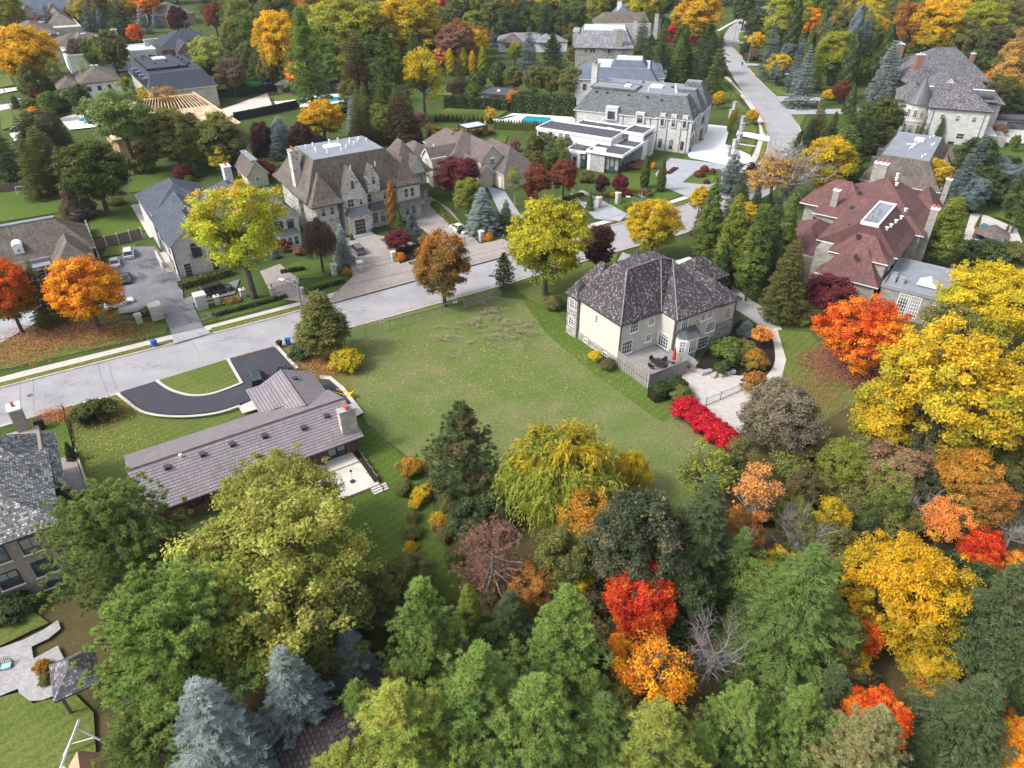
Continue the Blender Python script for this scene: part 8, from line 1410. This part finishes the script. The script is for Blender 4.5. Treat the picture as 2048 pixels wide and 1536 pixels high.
for a_, b_ in (((-.2, .6, 2.45), (-1.6, -.6, 0)), ((-.2, .6, 2.45), (1.8, .5, 0)), ((.15, -2.2, 2.45), (-1.2, -3., 0)), ((.15, -2.2, 2.45), (1.5, -3., 0))): m = MB(); m.bar(a_, b_, .09); m.build('leg', M['white'], o)
m = MB(); m.bar((-.9, 0, 1.2), (.8, .55, 1.2), .05); m.build('brace', M['white'], o)
# ---------------- pools
def pool(P, label, h=0.02):
    Q = PW(P); cx = sum(p[0] for p in Q)/len(Q); cy = sum(p[1] for p in Q)/len(Q); LZ[0] += .006; o = empty('swimming_pool', (cx, cy, LZ[0] + .02), 0, label, 'pool'); a = sum(Q[i][0]*Q[(i+1)%len(Q)][1]-Q[(i+1)%len(Q)][0]*Q[i][1] for i in range(len(Q)))
    if a < 0: Q = Q[::-1]
    L = [(x - cx, y - cy) for x, y in Q]; m = MB(); m.poly([(x, y, .01) for x, y in L]); m.build('water', M['water'], o); m = MB(); n = len(L)
    for i in range(n): j = (i+1) % n; p, q = L[i], L[j]; m.poly([(p[0], p[1], .03), (p[0]*1.05, p[1]*1.05, .03), (q[0]*1.05, q[1]*1.05, .03), (q[0], q[1], .03)][::-1])
    m.build('coping', M['drive_pale'], o)
pool([(1045, 241), (1054, 235), (1100, 238), (1110, 248), (1075, 251), (1046, 249)], 'turquoise pool behind the cedars on the pale terrace'); pool([(583, 207), (602, 203), (615, 206), (597, 213)], 'small turquoise pool left of the feathery pine trunk'); pool([(622, 203), (655, 197), (680, 196), (684, 201), (640, 210)], 'long turquoise pool right of the feathery pine trunk')
pool([(1957, 455), (1965, 450), (1976, 453), (1974, 461), (1962, 463)], 'pale round pool left of the brown pavilion'); pool([(1994, 463), (2008, 464), (2012, 471), (2000, 473)], 'small round pool right of the brown pavilion'); pool([(1978, 265), (1990, 266), (1990, 271), (1978, 270)], 'little spa pool on the balcony terrace')
x, y = W(172, 243); o = empty('garden_fountain', (x, y, .05), 0, 'white tiered fountain in a round blue basin at the far left', 'fountain'); m = MB(); m.tube([(0, 0, 0), (0, 0, .5)], 2.2, 20); m.build('basin', M['white'], o); m = MB(); m.tube([(0, 0, .5), (0, 0, .53)], 1.9, 20); m.build('water', M['water'], o); m = MB(); m.tube([(0, 0, .5), (0, 0, 1.4), (0, 0, 1.5), (0, 0, 1.6), (0, 0, 2.4), (0, 0, 2.5)], [.3, .2, 1.1, .2, .12, .5], 12); m.build('tiers', M['white'], o)
# stepping stones
for i in range(6):
    x, y = W(1482 + i * 5, 290 + i * .8); m = MB(); m.box(-.4, .4, -.35, .35, 0, .08); simple('stepping_stone', m, M['drive_pale'], x, y, .2, 0, 'pale square stepping stone on the lawn below the pale path', 'paving slab', 'stepping stones on the chateau lawn')
for i in range(5):
    x, y = W(1000 + i * 7, 240 - i * 1.6); m = MB(); m.box(-2.2, 2.2, -.6, .6, 0, .06); simple('paving_plank', m, M['white'], x, y, .25, .6, 'long white paving slab at the left end of the pool terrace', 'paving slab', 'white slabs beside the pool')
# ---------------- fallen leaves and worn ground
def litter(name, label, centre, rx, ry, n, cols, s_=.16, poly=None):
    cx, cy = centre; r = np.sqrt(rng.random(n)) * (.35 + .65 * rng.random(n) ** .5); a = rng.random(n) * 2 * pi; P = np.column_stack([np.cos(a) * r * rx, np.sin(a) * r * ry, .0 + .05 * rng.random(n)])
    if poly is not None: P = np.array(poly)[rng.integers(0, len(poly), n)] + rng.normal(size=(n, 2)) * .25; P = np.column_stack([P[:, 0] - cx, P[:, 1] - cy, .03 + .05 * rng.random(n)])
    me = leafmesh('fallen_leaves', P, np.array((0, 0, 1.)) + rng.normal(size=(n, 3)) * .25, s_, rng.random(n), rng.random(n), 1.1); o = link(name, me); o.location = (cx, cy, LZ[0] + .03); A, B, m3 = PALETTE[cols]; o['tint_a'] = list(A); o['tint_b'] = list(B); o['mixing'] = [0, .2, 1]; tag(o, label, 'fallen leaves', None, 'stuff'); return o
pal('litter', (.5, .2, .09), (.38, .16, .08)); pal('litter2', (.42, .14, .1), (.3, .1, .08)); pal('litter3', (.55, .42, .1), (.4, .28, .1))
litter('fallen_leaves', 'orange brown fallen leaves on the lawn under the orange maple', W(150, 670), 13, 5.5, 6500, 'litter'); litter('fallen_leaves', 'orange fallen leaves on the lawn at the left edge', W(20, 710), 9, 5, 3000, 'litter'); litter('fallen_leaves', 'red brown fallen leaves under the orange red maple', W(1690, 735), 7.5, 6.5, 7000, 'litter2', .15); litter('fallen_leaves', 'few orange leaves around the wide yew bush', W(200, 830), 6, 4, 900, 'litter', .15); litter('fallen_leaves', 'brown leaves at the foot of the olive cedar', W(645, 735), 5, 4, 1800, 'litter', .15)
litter('fallen_leaves', 'scattered pale leaves over the vacant lot', W(980, 720), 26, 18, 2600, 'litter3', .12); litter('fallen_leaves', 'brown leaves on the lawn beside the garden path', W(1620, 790), 6, 6, 1500, 'litter2', .14); litter('fallen_leaves', 'orange leaves behind the ornamental iron fence', W(110, 835), 3, 2.2, 1200, 'litter', .15); litter('fallen_leaves', 'pale leaves on the bungalow lawn', W(230, 890), 7, 5, 700, 'litter3', .12)
kp = [p for p in offset(resample(NC, 900), .15)[:380]]; litter('fallen_leaves', 'line of orange leaves drifted against the kerb', kp[0], 1, 1, 3800, 'litter', .13, kp); kp = [p for p in offset(resample(SC, 900), -.5)[60:230]]; litter('fallen_leaves', 'orange leaves along the road edge before the bungalow', kp[0], 1, 1, 1600, 'litter', .13, kp)
def patches(name, P, mat): 
    for (u_, v_, ru, rv) in P:
        c = W(u_, v_); R1 = ru * depth(*c, 0) / FPX; R2 = rv * depth(*c, 0) / FPX * 1.6; Q = []
        for k in range(26): t = 2*pi*k/26; r = .55 + .5 * rng.random(); Q.append((c[0] + R1 * r * cos(t), c[1] + R2 * r * sin(t)))
        sheet(name, Q, M[mat])
M['roadstain'] = decal('faint_road_wear', (.2, .2, .21), (.25, .25, .26), .52, .45, 1.6)
for k_ in range(30):
    c0 = ((960, 640), (1000, 665), (900, 650), (940, 660), (930, 680), (1020, 650), (1000, 690), (760, 690), (1010, 640))[k_ % 9]; patches('bare_soil', [(c0[0] + rng.normal() * 26, c0[1] + rng.normal() * 13, 12 + 22 * rng.random(), 5 + 9 * rng.random())], 'worn')
for A_, B_ in (((945, 612), (1045, 705)), ((960, 610), (1062, 700))):
    C_ = smooth(PW([A_, ((A_[0]+B_[0])/2 + 4, (A_[1]+B_[1])/2 - 4), B_])); C_ = [(x + rng.normal() * .1, y + rng.normal() * .1) for x, y in C_]; strip('wheel_track', offset(C_, .6), offset(C_, -.6), M['worn'])
for (u_, v_, ru, rv) in ((400, 640, 40, 14), (380, 620, 34, 12), (330, 560, 26, 22), (300, 530, 30, 20), (350, 600, 26, 14), (270, 560, 24, 16)): patches('driveway_stain', [(u_, v_, ru, rv)], 'stain')
for (u_, v_, ru, rv) in ((90, 800, 60, 12), (300, 735, 50, 10), (480, 680, 60, 10), (700, 625, 50, 9), (860, 580, 40, 8), (150, 770, 70, 8), (1540, 270, 20, 12), (1555, 310, 18, 10), (1530, 215, 16, 8), (1480, 150, 12, 7), (990, 385, 16, 8), (600, 650, 60, 8)): patches('road_stain', [(u_, v_, ru, rv)], 'roadstain')
# ================================================================ thin air haze over the whole place
m = MB(); m.box(-640, 640, -60, 960, -1., 57.); hz = bpy.data.materials.new('haze'); hz.use_nodes = True; n_ = hz.node_tree.nodes; n_.clear(); pv = n_.new('ShaderNodeVolumePrincipled'); ou = n_.new('ShaderNodeOutputMaterial')
pv.inputs['Color'].default_value = (.82, .88, .95, 1); pv.inputs['Density'].default_value = .00008; hz.node_tree.links.new(pv.outputs[0], ou.inputs['Volume'])
tag(m.build('haze', hz), kind='stuff')
sc.cycles.volume_bounces = 0
